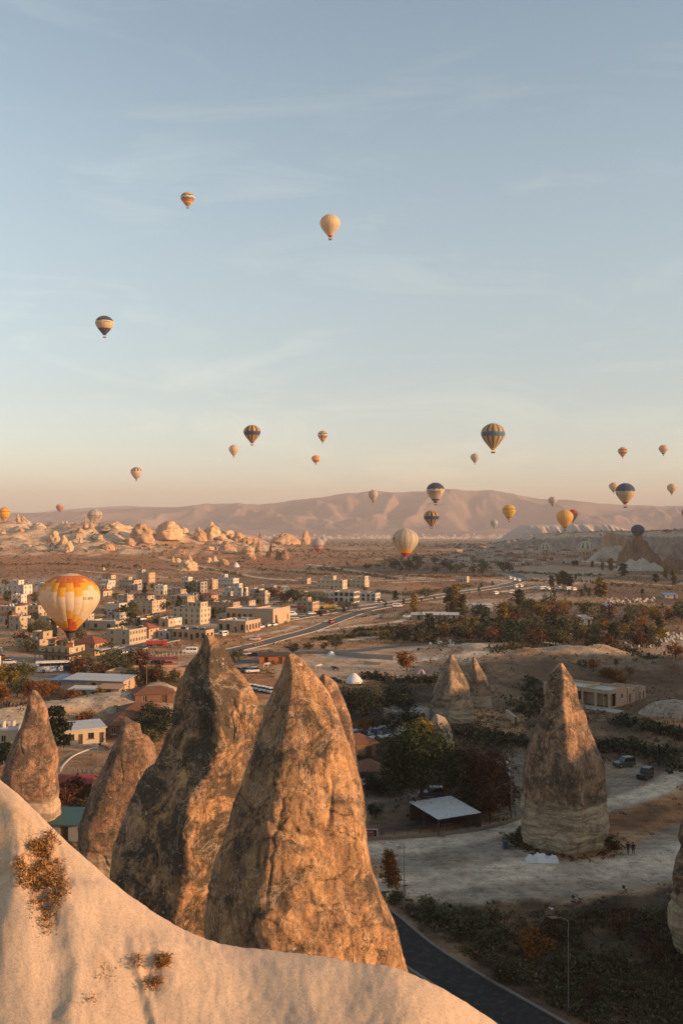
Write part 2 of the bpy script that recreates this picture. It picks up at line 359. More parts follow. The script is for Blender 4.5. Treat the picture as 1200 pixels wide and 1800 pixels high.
PATCH = [  # dark and brown over shaded gardens and slopes also paint in their shade
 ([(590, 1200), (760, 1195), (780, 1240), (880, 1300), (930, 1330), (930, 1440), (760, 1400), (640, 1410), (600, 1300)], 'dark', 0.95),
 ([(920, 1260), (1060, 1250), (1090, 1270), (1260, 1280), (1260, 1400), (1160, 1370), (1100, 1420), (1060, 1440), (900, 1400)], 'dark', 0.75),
 ([(760, 1180), (1260, 1175), (1260, 1260), (940, 1260), (800, 1240)], 'brown', 0.85), ([(1060, 1440), (1130, 1410), (1180, 1420), (1100, 1470), (1060, 1500), (920, 1520), (880, 1490), (920, 1460)], 'dark', 0.55),
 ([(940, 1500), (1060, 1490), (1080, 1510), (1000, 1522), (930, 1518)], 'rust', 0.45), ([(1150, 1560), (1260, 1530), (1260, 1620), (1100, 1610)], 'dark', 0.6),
 ([(690, 1100), (1210, 1095), (1210, 1140), (700, 1138)], 'brown', 0.7), ([(830, 1074), (1210, 1074), (1210, 1100), (830, 1100)], 'brown', 0.5),
 ([(0, 1190), (330, 1180), (330, 1215), (80, 1240), (0, 1260)], 'dark', 0.6), ([(60, 1390), (250, 1390), (250, 1540), (60, 1480)], 'dark', 0.7),  # plot colours, the dark ones vegetated ground with shade painted in: (outline in photograph pixels on the floor, soil, strength)
 ([(640, 1480), (760, 1472), (880, 1452), (925, 1445), (940, 1512), (1070, 1515), (1110, 1482), (1200, 1448), (1230, 1470), (1230, 1535), (1120, 1565), (1000, 1588), (900, 1583), (820, 1598), (740, 1588), (690, 1560)], 'lot', 0.95),
 ([(640, 1405), (760, 1395), (880, 1440), (760, 1460), (640, 1470)], 'asphalt', 0.9), ([(640, 1400), (740, 1388), (760, 1400), (640, 1420)], 'lot', 0.7),
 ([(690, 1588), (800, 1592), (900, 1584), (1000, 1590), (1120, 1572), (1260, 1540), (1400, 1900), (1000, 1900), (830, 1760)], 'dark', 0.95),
 ([(860, 1330), (930, 1325), (930, 1440), (880, 1440)], 'lot', 0.6), ([(1050, 1350), (1110, 1335), (1150, 1360), (1120, 1400), (1060, 1400)], 'lot', 0.7),
 ([(500, 1160), (560, 1152), (660, 1152), (760, 1160), (700, 1185), (560, 1192), (480, 1190)], 'pale', 0.55), ([(610, 1140), (760, 1138), (760, 1150), (610, 1152)], 'pale', 0.5),
 ([(420, 1080), (520, 1058), (640, 1048), (720, 1056), (600, 1072), (420, 1100)], 'lot', 0.9), ([(150, 1150), (320, 1098), (440, 1085), (440, 1100), (300, 1125), (160, 1162)], 'lot', 0.9),
 ([(-100, 1150), (160, 1150), (150, 1190), (-100, 1215)], 'lot', 0.75), ([(560, 1035), (700, 1030), (720, 1050), (620, 1062), (560, 1060)], 'lot', 0.6),
 ([(1080, 1140), (1230, 1118), (1230, 1150), (1100, 1165)], 'pale', 0.6), ([(880, 1058), (1040, 1062), (1200, 1070), (1200, 1090), (1000, 1085), (880, 1075)], 'brown', 0.8),
 ([(600, 985), (760, 985), (760, 1002), (620, 1004)], 'rust', 0.5), ([(860, 1000), (960, 992), (1090, 1000), (1040, 1020), (900, 1018)], 'pale', 0.45),
 ([(895, 1048), (960, 1040), (990, 1045), (930, 1055)], 'white', 0.6), ([(140, 1290), (185, 1318), (110, 1350), (100, 1320)], 'lot', 0.8), ([(105, 1330), (180, 1330), (175, 1385), (100, 1385)], 'brown', 0.9),
 ([(0, 985), (280, 985), (300, 1010), (0, 1020)], 'rust', 0.7), ([(280, 975), (480, 975), (520, 1000), (300, 1000)], 'rust', 0.6),
 ([(440, 1000), (600, 1005), (700, 1040), (560, 1035)], 'brown', 0.35), ([(570, 1120), (700, 1100), (720, 1120), (600, 1140)], 'rust', 0.4),
]
def build_land():
    ys = np.concatenate([np.linspace(-420, 55, 70, endpoint=False), np.geomspace(55, 16500, 700)])
    u = np.linspace(-1, 1, 521); us = 0.22 * u + 0.28 * u ** 3 + 0.5 * u ** 7
    Wd = np.maximum(430, 0.9 * ys + 200)
    X = us[None, :] * Wd[:, None]; Y = np.repeat(ys[:, None], len(u), 1)
    x, y = X.ravel(), Y.ravel()
    z = land_z(x, y)
    n, k = len(ys), len(u)
    GRID.update(ys=ys, us=us, W=Wd, Z=z.reshape(n, k))
    i = (np.arange(n - 1)[:, None] * k + np.arange(k - 1)[None, :]).ravel()
    F = np.stack([i, i + 1, i + k + 1, i + k], 1)
    def S(k): return np.array(SOIL[k])
    n1 = fbm(P2(x, y, 1 / 60.0, 2.0), 4)[:, None]; n2 = fbm(P2(x, y * 0.6, 1 / 240.0, 4.0), 3)[:, None]; n3 = fbm(P2(x, y, 1 / 11.0, 6.0), 3)[:, None]
    c = S('grass') * (1 + 0.25 * n1)
    t = sstep(0.05, 0.6, n1 + 0.6 * n3); c = c * (1 - t) + S('rust') * t
    t = sstep(0.1, 0.55, n2 + 0.3 * n1) * 0.8; c = c * (1 - t) + S('brown') * t
    t = sstep(0.25, 0.6, -n1 + 0.45 * n3 - 0.2) * 0.75; c = c * (1 - t) + S('pale') * t
    # far plain: strips of fields
    far = sstep(1500, 2200, y)[:, None]
    cell = np.floor(x / 210.0 + 0.3 * np.floor(y / 330.0)) * 57.0 + np.floor(y / 330.0) * 131.0
    h = (np.sin(cell) * 43758.5453) % 1.0
    fc = np.array([0.24, 0.17, 0.10]) * (0.55 + 0.9 * h[:, None]); c = c * (1 - far * 0.75) + fc * far * 0.75
    # nearer plots: irregular fields
    nearf = (sstep(420, 560, y) * (1 - sstep(1500, 2200, y)))[:, None] * 0.62
    xr = 0.92 * x + 0.39 * y + 9 * n1[:, 0]; yr = -0.39 * x + 0.92 * y + 9 * n3[:, 0]
    cell = np.floor(xr / 52.0 + 0.37 * np.floor(yr / 84.0)) * 57.0 + np.floor(yr / 84.0) * 131.0; h = ((np.sin(cell) * 43758.5453) % 1.0)[:, None]
    fc = np.where(h < .3, S('brown') * (.8 + h), np.where(h < .55, S('rust') * (.5 + h), np.where(h < .85, S('grass') * (.5 + .6 * h), S('pale') * .72))); c = c * (1 - nearf) + fc * nearf
    # bare tuff where the badlands are steep
    pxx = 600 + FPX * x / np.maximum(y, 50)
    gx = np.gradient(z.reshape(n, k), axis=1) / np.maximum(np.gradient(X, axis=1), 1e-3); gy = np.gradient(z.reshape(n, k), axis=0) / np.maximum(np.gradient(Y, axis=0), 1e-3)
    sl = np.hypot(gx, gy).ravel()
    hot = (sstep(900, 1000, y) * (1 - sstep(1900, 2300, y)) * (1 - sstep(480, 620, pxx)))[:, None] * .85; c = c * (1 - hot) + np.array([0.46, 0.205, 0.085]) * (.85 + .5 * n3) * hot
    tuff = sstep(0.07, 0.26, sl + 0.05 * n3[:, 0]) * sstep(1000, 1150, y) * (1 - sstep(2300, 3000, y))
    t = tuff[:, None] * 0.9; c = c * (1 - t) + np.array([0.58, 0.42, 0.27]) * t
    for bx, by, rx, ry, hh, pale, turn in BUMPS:
        if pale:
            g = np.exp(-(((x - bx) / rx) ** 2 + ((y - by) / ry) ** 2) * 0.7)
            t = (sstep(0.40, 0.7, g + 0.30 * n3[:, 0]) * pale)[:, None]; c = c * (1 - t) + np.array([0.44, 0.35, 0.25]) * t
    near = (y > 60) & (y < 2500)
    xi, yi = x[near], y[near]; ci = c[near]
    w1 = 2.2 * fbm(P2(xi, yi, 1 / 6.0, 1.0), 3); w2 = 2.2 * fbm(P2(xi, yi, 1 / 6.0, 9.0), 3)
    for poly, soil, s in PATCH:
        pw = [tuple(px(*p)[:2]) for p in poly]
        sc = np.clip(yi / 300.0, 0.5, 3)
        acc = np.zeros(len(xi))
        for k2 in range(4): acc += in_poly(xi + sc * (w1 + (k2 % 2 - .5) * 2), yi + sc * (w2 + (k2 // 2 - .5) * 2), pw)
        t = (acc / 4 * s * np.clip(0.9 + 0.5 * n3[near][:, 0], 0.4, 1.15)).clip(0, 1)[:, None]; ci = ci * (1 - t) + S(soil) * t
    for pts, w in TR:
        d = seg_dist(xi, yi, pts)
        t = (1 - sstep(w * 0.35, w * 0.75, d + 0.25 * w1))[:, None] * 0.92; ci = ci * (1 - t) + S('pale') * (1.08 + 0.2 * n3[near]) * t
    c[near] = ci
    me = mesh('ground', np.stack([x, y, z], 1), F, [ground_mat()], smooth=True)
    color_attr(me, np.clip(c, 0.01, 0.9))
    tag(obj('ground', me), kind='structure')
def ground_mat():
    m, nt, b = newmat('ground'); v = vec_src(nt, 'World')
    a = N(nt, 'ShaderNodeVertexColor', layer_name='tint').outputs[0]
    f1 = ramp(nt, noise(nt, v, 0.9, 8, 0.72), [(0.3, 0.42), (0.5, 1.0), (0.72, 1.5)])
    f2 = ramp(nt, noise(nt, v, 0.11, 6, 0.7), [(0.3, 0.62), (0.5, 1.0), (0.7, 1.3)])
    c = mix(nt, 1.0, a, f1, 'MULTIPLY'); c = mix(nt, 1.0, c, f2, 'MULTIPLY')
    f3 = ramp(nt, noise(nt, vec_src(nt, 'World', (0.10, 0.9, 0.5), (0, 0, 0.5)), 1.2, 6, 0.7, 0.6), [(0.32, 0.80), (0.5, 1.0), (0.68, 1.12)]); c = mix(nt, 1.0, c, f3, 'MULTIPLY')
    tuft = ramp(nt, noise(nt, v, 0.45, 10, 0.8), [(0.52, 0.0), (0.63, 0.8)])
    c = mix(nt, tuft, c, (0.060, 0.040, 0.022))
    nt.links.new(c, b.inputs['Base Color'])
    p = bump(nt, b, noise(nt, v, 0.7, 8, 0.7), 0.7, 0.5); bump(nt, b, noise(nt, v, 4.0, 5, 0.7), 0.5, 0.12, p)
    return m
def strip(name, path, w, mat, dz, off=0.0, kind=None, parent=None, thick=None, dash=None, z0=None):
    """a ribbon along a path, following the land; with thick it becomes a kerb"""
    vs, fs = [], []; run = 0.0
    P = path
    for i, p in enumerate(P):
        d = (P[min(i + 1, len(P) - 1)] - P[max(i - 1, 0)]).normalized(); nrm = Vector((-d.y, d.x, 0))
        c = p + nrm * off
        zz = gz(c.x, c.y) + dz
        l, r = c + nrm * w / 2, c - nrm * w / 2
        if thick: vs += [(l.x, l.y, zz - thick), (l.x, l.y, zz), (r.x, r.y, zz), (r.x, r.y, zz - thick)]
        else: vs += [(l.x, l.y, zz), (r.x, r.y, zz)]
        if i:
            run += (P[i] - P[i - 1]).length
            if dash and (run % dash[1]) > dash[0]: continue
            if thick:
                a = (i - 1) * 4; fs += [(a + k, a + 4 + k, a + 5 + k, a + 1 + k) for k in range(3)]
            else: a = (i - 1) * 2; fs.append((a + 1, a + 3, a + 2, a))
    o = obj(name, mesh(name, vs, fs, [mat]), parent)
    if kind: o['kind'] = kind
    return o
def build_roads():
    m, nt, b = newmat('asphalt'); v = vec_src(nt, 'World')
    c = mix(nt, noise(nt, v, 0.25, 7, 0.7), (0.065, 0.062, 0.060), (0.15, 0.14, 0.13)); nt.links.new(c, b.inputs['Base Color']); b.inputs['Roughness'].default_value = 0.75
    bump(nt, b, noise(nt, v, 12, 3), 0.3, 0.03)
    kerb = plain('kerb_stone', (0.42, 0.34, 0.24), 0.85, 0.2, 0.3, coord='World'); paint = plain('road_paint', (0.62, 0.60, 0.55), 0.7, 0.35, 0.9, coord='World')
    kerb2 = plain('kerb_dark', (0.17, 0.15, 0.13), 0.85, 0.3, 0.5, coord='World')
    m2 = plain('shaded_asphalt', (0.018, 0.017, 0.0165), 0.85, 0.5, 0.35, coord='World', grime=(0.055, 0.048, 0.041))  # asphalt darkened for the valley road, its shade put into the colour
    for name, (p, w) in ROADS.items():
        o = strip(name, p, w, m2 if name == 'valley_road' else m, 0.07, kind='structure')
        k = kerb2 if name == 'valley_road' else kerb
        if name == 'back_road': continue
        for s in (-1, 1): strip('kerb', p, 0.35, k, 0.20, s * (w / 2 + 0.2), parent=o, thick=0.35)
        if name == 'main_road': strip('centre_line', p, 0.25, paint, 0.085, parent=o, dash=(6, 14))
    pv = plain('pavement_stone', (0.34, 0.28, 0.22), 0.9, 0.25, 0.4, coord='World')
    p, w = ROADS['main_road']
    strip('pavement', p[10:-20], 3.2, pv, 0.16, w / 2 + 2.2, kind='structure')
build_land()
build_roads()

# ---- the far mountain
def mountain(name, D0, D1, xs, prof, seed, cols, rough, nx=700, ny=220):
    u = np.linspace(0, 1, nx); v = np.linspace(0, 1, ny)
    X0 = np.interp(u, [0, 1], xs)
    X = np.repeat(X0[None, :], ny, 0); Y = D0 + (D1 - D0) * np.repeat(v[:, None], nx, 1)
    pxx = 600 + FPX * X / Y
    top = np.interp(pxx.ravel(), [p[0] for p in prof], [p[1] for p in prof]).reshape(ny, nx)
    zt = CAMZ - (top - HOR) / FPX * (D0 * 0.35 + D1 * 0.65)
    x, y = X.ravel(), Y.ravel()
    wx = x + 500 * fbm(P2(x, y, 1 / 2200.0, seed), 3); wy = y + 500 * fbm(P2(x, y, 1 / 2200.0, seed + 5), 3)
    rg = ridged(P2(wx, wy * 0.5, 1 / 1050.0, seed), 5, gain=0.5).reshape(ny, nx)
    V = np.repeat(v[:, None], nx, 1)
    rise = np.clip(V / 0.65, 0, 1) ** 1.15; fall = 1 - 0.7 * sstep(0.7, 1.0, V)
    base = -110.0
    Z = base + (zt - base) * rise * fall * (1 - rough * (1.45 - rg) * (0.07 + 0.93 * np.clip(rise * (1 - rise) * 4, 0, 1)))
    Z += 8 * fbm(P2(x, y, 1 / 260.0, seed), 4).reshape(ny, nx) * rise
    i = (np.arange(ny - 1)[:, None] * nx + np.arange(nx - 1)[None, :]).ravel()
    F = np.stack([i, i + 1, i + nx + 1, i + nx], 1)
    m, nt, b = newmat(name); vv = vec_src(nt, 'World')
    c = mix(nt, ramp(nt, noise(nt, vv, 0.0016, 8, 0.65), [(0.38, 0.0), (0.62, 1.0)]), cols[0], cols[1]); nt.links.new(c, b.inputs['Base Color'])
    tag(obj(name, mesh(name, np.stack([x, y, Z.ravel()], 1), F, [m], smooth=True)), kind='structure')
mountain('mountain', 8600, 12600, (-5200, 6200), [(-600, 905), (0, 902), (150, 897), (250, 890), (330, 888), (400, 885), (480, 882), (540, 874), (600, 866), (650, 862), (700, 864), (740, 862), (800, 858), (850, 858), (900, 867), (950, 874), (1000, 875), (1060, 882), (1120, 886), (1200, 889), (1600, 893), (1900, 897)], 3.0, ((0.075, 0.062, 0.058), (0.27, 0.175, 0.13)), 0.90)
mountain('far_mountain', 14500, 16400, (-8500, 2000), [(-800, 900), (-100, 894), (0, 900), (60, 902), (110, 896), (150, 893), (220, 889), (300, 892), (380, 897), (500, 905), (900, 915)], 8.0, ((0.16, 0.13, 0.12), (0.24, 0.19, 0.16)), 0.2, 300, 80)
# mesa in the right distance
mesa_prof = [(880, 958), (905, 950), (930, 932), (945, 924), (960, 925), (1020, 922), (1090, 922), (1115, 930), (1150, 934), (1250, 934), (1400, 930), (1600, 940)]
def mesa():
    nx, ny = 360, 60; D = 3300.0
    u = np.linspace(860, 1620, nx); v = np.linspace(0, 1, ny)
    U = np.repeat(u[None, :], ny, 0); V = np.repeat(v[:, None], nx, 1)
    ero = ridged(P2(U.ravel() / 22.0, V.ravel() * 0.6, 1.0, 5.0), 4).reshape(ny, nx)
    Y = D - 90 + 420 * V; X = (U - 600) / FPX * D
    top = np.interp(U, [p[0] for p in mesa_prof], [p[1] for p in mesa_prof]); zt = CAMZ - (top - HOR) / FPX * D
    t = np.clip(V * 1.9 + 0.30 * (ero - 1.1) * np.sin(np.pi * np.clip(V / .55, 0, 1)), 0, 1); t = np.where(t < .7, t * 0.8, 0.56 + (t - .7) / .3 * .44)
    Z = -30 + (zt + 30) * t; Z[-1, :] = -40
    Z += 0.8 * fbm(P2(X.ravel(), Y.ravel(), 1 / 30.0, 2.0), 3).reshape(ny, nx)
    i = (np.arange(ny - 1)[:, None] * nx + np.arange(nx - 1)[None, :]).ravel(); F = np.stack([i, i + 1, i + nx + 1, i + nx], 1)
    m, nt, b = newmat('mesa_rock'); vv = vec_src(nt, 'World')
    lay = noise(nt, vec_src(nt, 'World', (0.002, 0.002, 0.16)), 1.0, 4, 0.6)
    c = mix(nt, lay, (0.34, 0.26, 0.20), (0.55, 0.45, 0.36)); nt.links.new(c, b.inputs['Base Color'])
    tag(obj('mesa_hill', mesh('mesa_hill', np.stack([X.ravel(), Y.ravel(), Z.ravel()], 1), F, [m])), kind='structure')
mesa()
# ---- the morning haze
def haze():
    m = bpy.data.materials.new('haze'); m.use_nodes = True; nt = m.node_tree; nt.nodes.clear()
    o = nt.nodes.new('ShaderNodeOutputMaterial'); p = nt.nodes.new('ShaderNodeVolumePrincipled')
    p.inputs['Color'].default_value = (0.60, 0.56, 0.575, 1); p.inputs['Density'].default_value = 8.6e-5; p.inputs['Anisotropy'].default_value = 0.0
    nt.links.new(p.outputs[0], o.inputs['Volume'])
    b = MB().box(-16500, 16500, -1500, 17000, -400, 505)
    tag(b.obj('haze', m), kind='stuff')
haze()
# ================================================================ fairy chimneys and the pale slope in front
def rock_mat(name, tan, brown, dark, pale, sc=1.0, strata=0.0, lich=0.5, seed=0.0):
    m, nt, b = newmat(name)
    tc = N(nt, 'ShaderNodeTexCoord').outputs['Object']
    mp = N(nt, 'ShaderNodeMapping'); mp.inputs['Location'].default_value = (seed, seed * 1.7, seed * 0.6); nt.links.new(tc, mp.inputs[0]); v = mp.outputs[0]
    ms = N(nt, 'ShaderNodeMapping'); ms.inputs['Rotation'].default_value = (0.3, 0.5, 0.2); ms.inputs['Scale'].default_value = (1, 1, 0.42); nt.links.new(v, ms.inputs[0]); vs = ms.outputs[0]
    big = noise(nt, vs, 0.22 * sc, 9, 0.68, 1.2); mid = noise(nt, vs, 0.75 * sc, 10, 0.72, 0.8); fine = noise(nt, v, 5.0 * sc, 8, 0.75)
    c = mix(nt, ramp(nt, big, [(0.42, 0.0), (0.54, 1.0)]), tan, brown)
    c = mix(nt, ramp(nt, mid, [(0.45, 0.0), (0.52, 0.7), (0.60, 0.95)]), c, tuple(0.74 * q for q in brown))
    c = mix(nt, ramp(nt, noise(nt, vs, 0.5 * sc, 9, 0.78, 2.0), [(0.54, 0.0), (0.60, 0.8)]), c, tan)
    c = mix(nt, 0.10, c, (0.20, 0.165, 0.13))
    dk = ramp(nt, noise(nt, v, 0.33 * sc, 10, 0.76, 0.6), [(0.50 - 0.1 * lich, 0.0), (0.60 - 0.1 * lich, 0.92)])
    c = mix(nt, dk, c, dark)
    pl = ramp(nt, noise(nt, v, 0.9 * sc, 7, 0.66, 2.5), [(0.64, 0.0), (0.69, 0.85)])
    c = mix(nt, pl, c, pale)
    speck = ramp(nt, noise(nt, v, 16.0 * sc, 3, 0.6), [(0.36, 0.6), (0.5, 1.0), (0.64, 1.35)])
    c = mix(nt, 0.7, c, speck, 'MULTIPLY')
    c = mix(nt, 1.0, c, ramp(nt, fine, [(0.3, 0.60), (0.5, 1.0), (0.72, 1.4)]), 'MULTIPLY')
    cr = ramp(nt, noise(nt, vs, 0.30 * sc, 7, 0.62, 0.7), [(0.488, 0.0), (0.5, 0.85), (0.512, 0.0)])
    c = mix(nt, cr, c, tuple(0.45 * q for q in dark))
    sc_ = ramp(nt, noise(nt, v, 0.42 * sc, 8, 0.7, 1.5), [(0.560, 0.0), (0.578, 0.5), (0.600, 0.0)])
    c = mix(nt, sc_, c, pale)
    if strata:
        sv = vec_src(nt, 'Object', (0.12, 0.12, 1.9)); lay = noise(nt, sv, 1.0, 5, 0.65, 0.15)
        sep = N(nt, 'ShaderNodeSeparateXYZ'); nt.links.new(tc, sep.inputs[0])
        nz = N(nt, 'ShaderNodeMath', operation='MULTIPLY_ADD'); nt.links.new(noise(nt, v, 0.5, 4), nz.inputs[0]); nz.inputs[1].default_value = 2.4; nt.links.new(sep.outputs[2], nz.inputs[2])
        cut = N(nt, 'ShaderNodeMapRange', interpolation_type='SMOOTHSTEP'); nt.links.new(nz.outputs[0], cut.inputs[0])
        cut.inputs[1].default_value = strata + 0.4; cut.inputs[2].default_value = strata + 1.4; cut.inputs[3].default_value = 1.0; cut.inputs[4].default_value = 0.0
        cs = mix(nt, ramp(nt, lay, [(0.36, 0.0), (0.56, 1.0)]), tuple(0.42 * q for q in pale), tuple(0.92 * q for q in pale))
        cs = mix(nt, ramp(nt, noise(nt, v, 0.6, 9, 0.75), [(0.46, 0.0), (0.66, 0.75)]), cs, tuple(1.5 * q for q in dark))
        cs = mix(nt, 1.0, cs, ramp(nt, fine, [(0.3, 0.7), (0.5, 1.0), (0.7, 1.2)]), 'MULTIPLY')
        c = mix(nt, cut.outputs[0], c, cs)
    nt.links.new(c, b.inputs['Base Color']); b.inputs['Specular IOR Level'].default_value = 0.12
    p = bump(nt, b, noise(nt, v, 0.9 * sc, 10, 0.66), 0.38, 0.32 / sc); p = bump(nt, b, fine, 0.7, 0.14 / sc, p); p = bump(nt, b, cr, -0.8, 0.25 / sc, p)
    bump(nt, b, noise(nt, v, 22 * sc, 3, 0.6), 0.5, 0.05 / sc, p)
    return m
def facet_r(th, facets, p=9.0):
    s = np.zeros_like(th)
    for a, d in facets: s += np.maximum(0, np.cos(th - R(a)) / d) ** p
    return 1.0 / np.maximum(s, 1e-9) ** (1 / p)
def rock_mesh(name, D, left, right, facets, mats, zbot=None, depth=0.9, nth=220, nz=240, amp=1.0, seed=1.0, cracks=1.0, strata=None, twist=0.0, p=9.0, origin=None, blend=None):
    """a rock whose left and right outline are given in photograph pixels, at distance D, closed all round"""
    ly, lx = np.array([q[1] for q in left], float), np.array([q[0] for q in left], float); ry, rx = np.array([q[1] for q in right], float), np.array([q[0] for q in right], float)
    y0 = min(ly[0], ry[0]); y1 = max(ly[-1], ry[-1])
    if zbot is not None: y1 = HOR + (CAMZ - zbot) * FPX / D
    t = np.linspace(0, 1, nz); yy = y0 + (y1 - y0) * (0.25 * t ** 2 + 0.75 * t)
    L_ = np.interp(yy, ly, lx); R_ = np.interp(yy, ry, rx)
    z = CAMZ - (yy - HOR) / FPX * D; cx = ((L_ + R_) / 2 - 600) / FPX * D; hw = np.maximum((R_ - L_) / 2 / FPX * D, 0.02)
    th = np.linspace(0, 2 * np.pi, nth, endpoint=False)
    TH, Zg = np.meshgrid(th, z); CX = np.repeat(cx[:, None], nth, 1); HW = np.repeat(hw[:, None], nth, 1); K = np.repeat(t[:, None], nth, 1)
    wob = 0.22 * perlin(np.stack([np.zeros(nz), z * 0.12, np.full(nz, seed)], 1))[:, None] + twist * (K - 0.5)
    r = facet_r(TH + wob, facets, p)
    X = r * np.cos(TH); Yv = r * np.sin(TH)
    X = X - (X.max(1) + X.min(1))[:, None] / 2; X = X / X.max(1)[:, None]
    Yv = Yv / np.abs(Yv).max(1)[:, None]
    hs = np.convolve(np.pad(hw, 12, 'edge'), np.ones(25) / 25, 'valid')
    V = np.stack([CX + X * HW, D + Yv * np.repeat(hs[:, None], nth, 1) * depth, Zg], 2)
    nrm = np.stack([X, Yv, np.full_like(X, 0.25)], 2); nrm /= np.linalg.norm(nrm, axis=2)[:, :, None]
    q = V.reshape(-1, 3) + seed * 31.0
    w = np.minimum(HW.ravel() / 2.6, 1.0) ** 1.1
    st = np.array([1, 1, 0.45])
    d = 0.05 + 0.24 * fbm(q * st * 0.16, 2) + 0.11 * fbm(q * st * 0.55, 3) - 0.20 * cracks * np.clip(0.05 - np.abs(perlin(q * np.array([0.32, 0.32, 0.13]) + 5) + .06 * perlin(q * 1.3)), 0, 1) / 0.05 * sstep(-0.1, 0.25, perlin(q * 0.2 + 9)) \
        + 0.06 * (ridged(q * 0.9, 3) - 1) + 0.035 * fbm(q * 1.9, 4)
    sw = perlin(q * np.array([.30, .30, .22]) + 3.3) * 3.2 + 0.5 * perlin(q * 1.1 + 8); d = d + 0.07 * ((sw - np.floor(sw)) - .5) * sstep(-.15, .25, perlin(q * .17 + 21))      # flaked ledges
    if strata:
        zz = V[:, :, 2].ravel() + 0.8 * fbm(q * 0.3, 2)
        below = sstep(strata + 0.8, strata - 0.4, zz) if False else 1 - sstep(strata - 0.4, strata + 0.6, zz)
        lay = perlin(np.stack([q[:, 0] * 0.08, q[:, 1] * 0.08, zz * 1.5], 1)) + 0.6 * perlin(np.stack([q[:, 0] * 0.15, q[:, 1] * 0.15, zz * 3.6], 1))
        flute = ridged(np.stack([q[:, 0] * 0.35, q[:, 1] * 0.35, zz * 0.05], 1), 2)
        d = d + below * (0.22 * lay + 0.50 * (flute - 1)) - 0.30 * np.exp(-((zz - strata) / 0.5) ** 2)
    V = V + nrm * (d * amp * w).reshape(nz, nth)[:, :, None]
    cen = V[0].mean(0); V = np.concatenate([np.repeat((cen + (0, 0, .06))[None, None, :], nth, 1), V], 0); nz += 1      # closed tip
    vs = V.reshape(-1, 3)
    i = (np.arange(nz - 1)[:, None] * nth + np.arange(nth)[None, :]); j = (np.arange(nz - 1)[:, None] * nth + (np.arange(nth)[None, :] + 1) % nth)
    F = np.stack([i.ravel(), (i + nth).ravel(), (j + nth).ravel(), j.ravel()], 1)
    o = np.array([cx[-1], D, z[-1]]) if origin is None else np.array(origin)
    me = mesh(name, vs - o, F, mats, smooth=True)
    return me, Vector(o)
ORANGE = ((0.55, 0.31, 0.142), (0.32, 0.180, 0.090), (0.062, 0.052, 0.040), (0.58, 0.45, 0.33))
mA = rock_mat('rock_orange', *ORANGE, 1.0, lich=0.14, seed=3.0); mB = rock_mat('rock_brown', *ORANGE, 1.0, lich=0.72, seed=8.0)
mE = rock_mat('rock_banded', (0.46, 0.27, 0.15), (0.25, 0.15, 0.092), (0.075, 0.058, 0.042), (0.52, 0.395, 0.26), 0.9, strata=7.4, lich=0.5, seed=2.0)
mF = rock_mat('rock_far_banded', (0.50, 0.34, 0.215), (0.36, 0.24, 0.15), (0.12, 0.094, 0.07), (0.42, 0.33, 0.22), 0.8, strata=4.0, lich=0.5, seed=6.0)
mC = rock_mat('rock_reddish', (0.48, 0.265, 0.145), (0.25, 0.14, 0.085), (0.09, 0.068, 0.050), (0.50, 0.38, 0.26), 1.0, strata=6.4, lich=0.45, seed=12.0)
def rock(name, label, parts, group='tall fairy chimney rocks'):
    root = None
    for k, kw in enumerate(parts):
        me, o = rock_mesh(name if k == 0 else 'shoulder', **kw)
        if k == 0: root = tag(obj(name, me, None, o), label, 'rock', group); o0 = o
        else: obj('shoulder', me, root, o - o0)
    return root
# front cone
rock('rock_cone', 'broad sunlit orange fairy chimney rising just behind the pale slope', [dict(D=66, mats=[mA], seed=1.3, depth=0.85, nth=340, nz=380, zbot=-2,
    left=[(503, 1150), (499, 1162), (492, 1184), (480, 1206), (473, 1231), (463, 1247), (454, 1282), (442, 1326), (426, 1374), (407, 1434), (391, 1481), (375, 1529), (364, 1573), (362, 1624), (358, 1700), (340, 2200)],
    right=[(518, 1150), (529, 1158), (540, 1168), (560, 1193), (577, 1214), (592, 1257), (603, 1292), (619, 1333), (632, 1371), (638, 1415), (640, 1463), (645, 1497), (651, 1529), (667, 1564), (686, 1605), (698, 1634), (707, 1672), (722, 1730), (760, 2200)],
    facets=[(-58, 0.90), (-8, 1.0), (-148, 0.88), (150, 1), (90, 1), (30, 1.0)], p=10.0)])
rock('rock_cone', 'narrow dull brown spire peeking out behind the broad orange fairy chimney', [dict(D=88, mats=[mC], seed=5.0, zbot=-1, nth=140, nz=180,
    left=[(566, 1186), (556, 1200), (545, 1240), (540, 1300), (536, 1400), (530, 1700)],
    right=[(574, 1186), (590, 1200), (605, 1235), (616, 1265), (622, 1310), (628, 1350), (634, 1420), (640, 1700)], facets=[(-60, 1), (0, 1), (-130, 1), (60, 1), (130, 1), (180, 1)])])
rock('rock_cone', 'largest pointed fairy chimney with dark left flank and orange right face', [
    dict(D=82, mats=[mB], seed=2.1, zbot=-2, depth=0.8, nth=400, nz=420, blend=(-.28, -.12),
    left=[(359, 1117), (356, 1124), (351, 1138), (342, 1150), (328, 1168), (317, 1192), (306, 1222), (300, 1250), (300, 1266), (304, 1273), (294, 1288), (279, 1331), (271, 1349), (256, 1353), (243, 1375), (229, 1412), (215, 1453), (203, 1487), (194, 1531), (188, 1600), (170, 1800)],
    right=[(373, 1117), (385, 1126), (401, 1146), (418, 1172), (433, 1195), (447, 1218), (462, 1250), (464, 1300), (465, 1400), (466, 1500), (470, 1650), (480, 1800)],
    facets=[(-42, 0.80), (-138, 0.72), (160, 1), (100, 1), (40, 1), (-5, 1.1)], p=14.0, amp=1.0)])
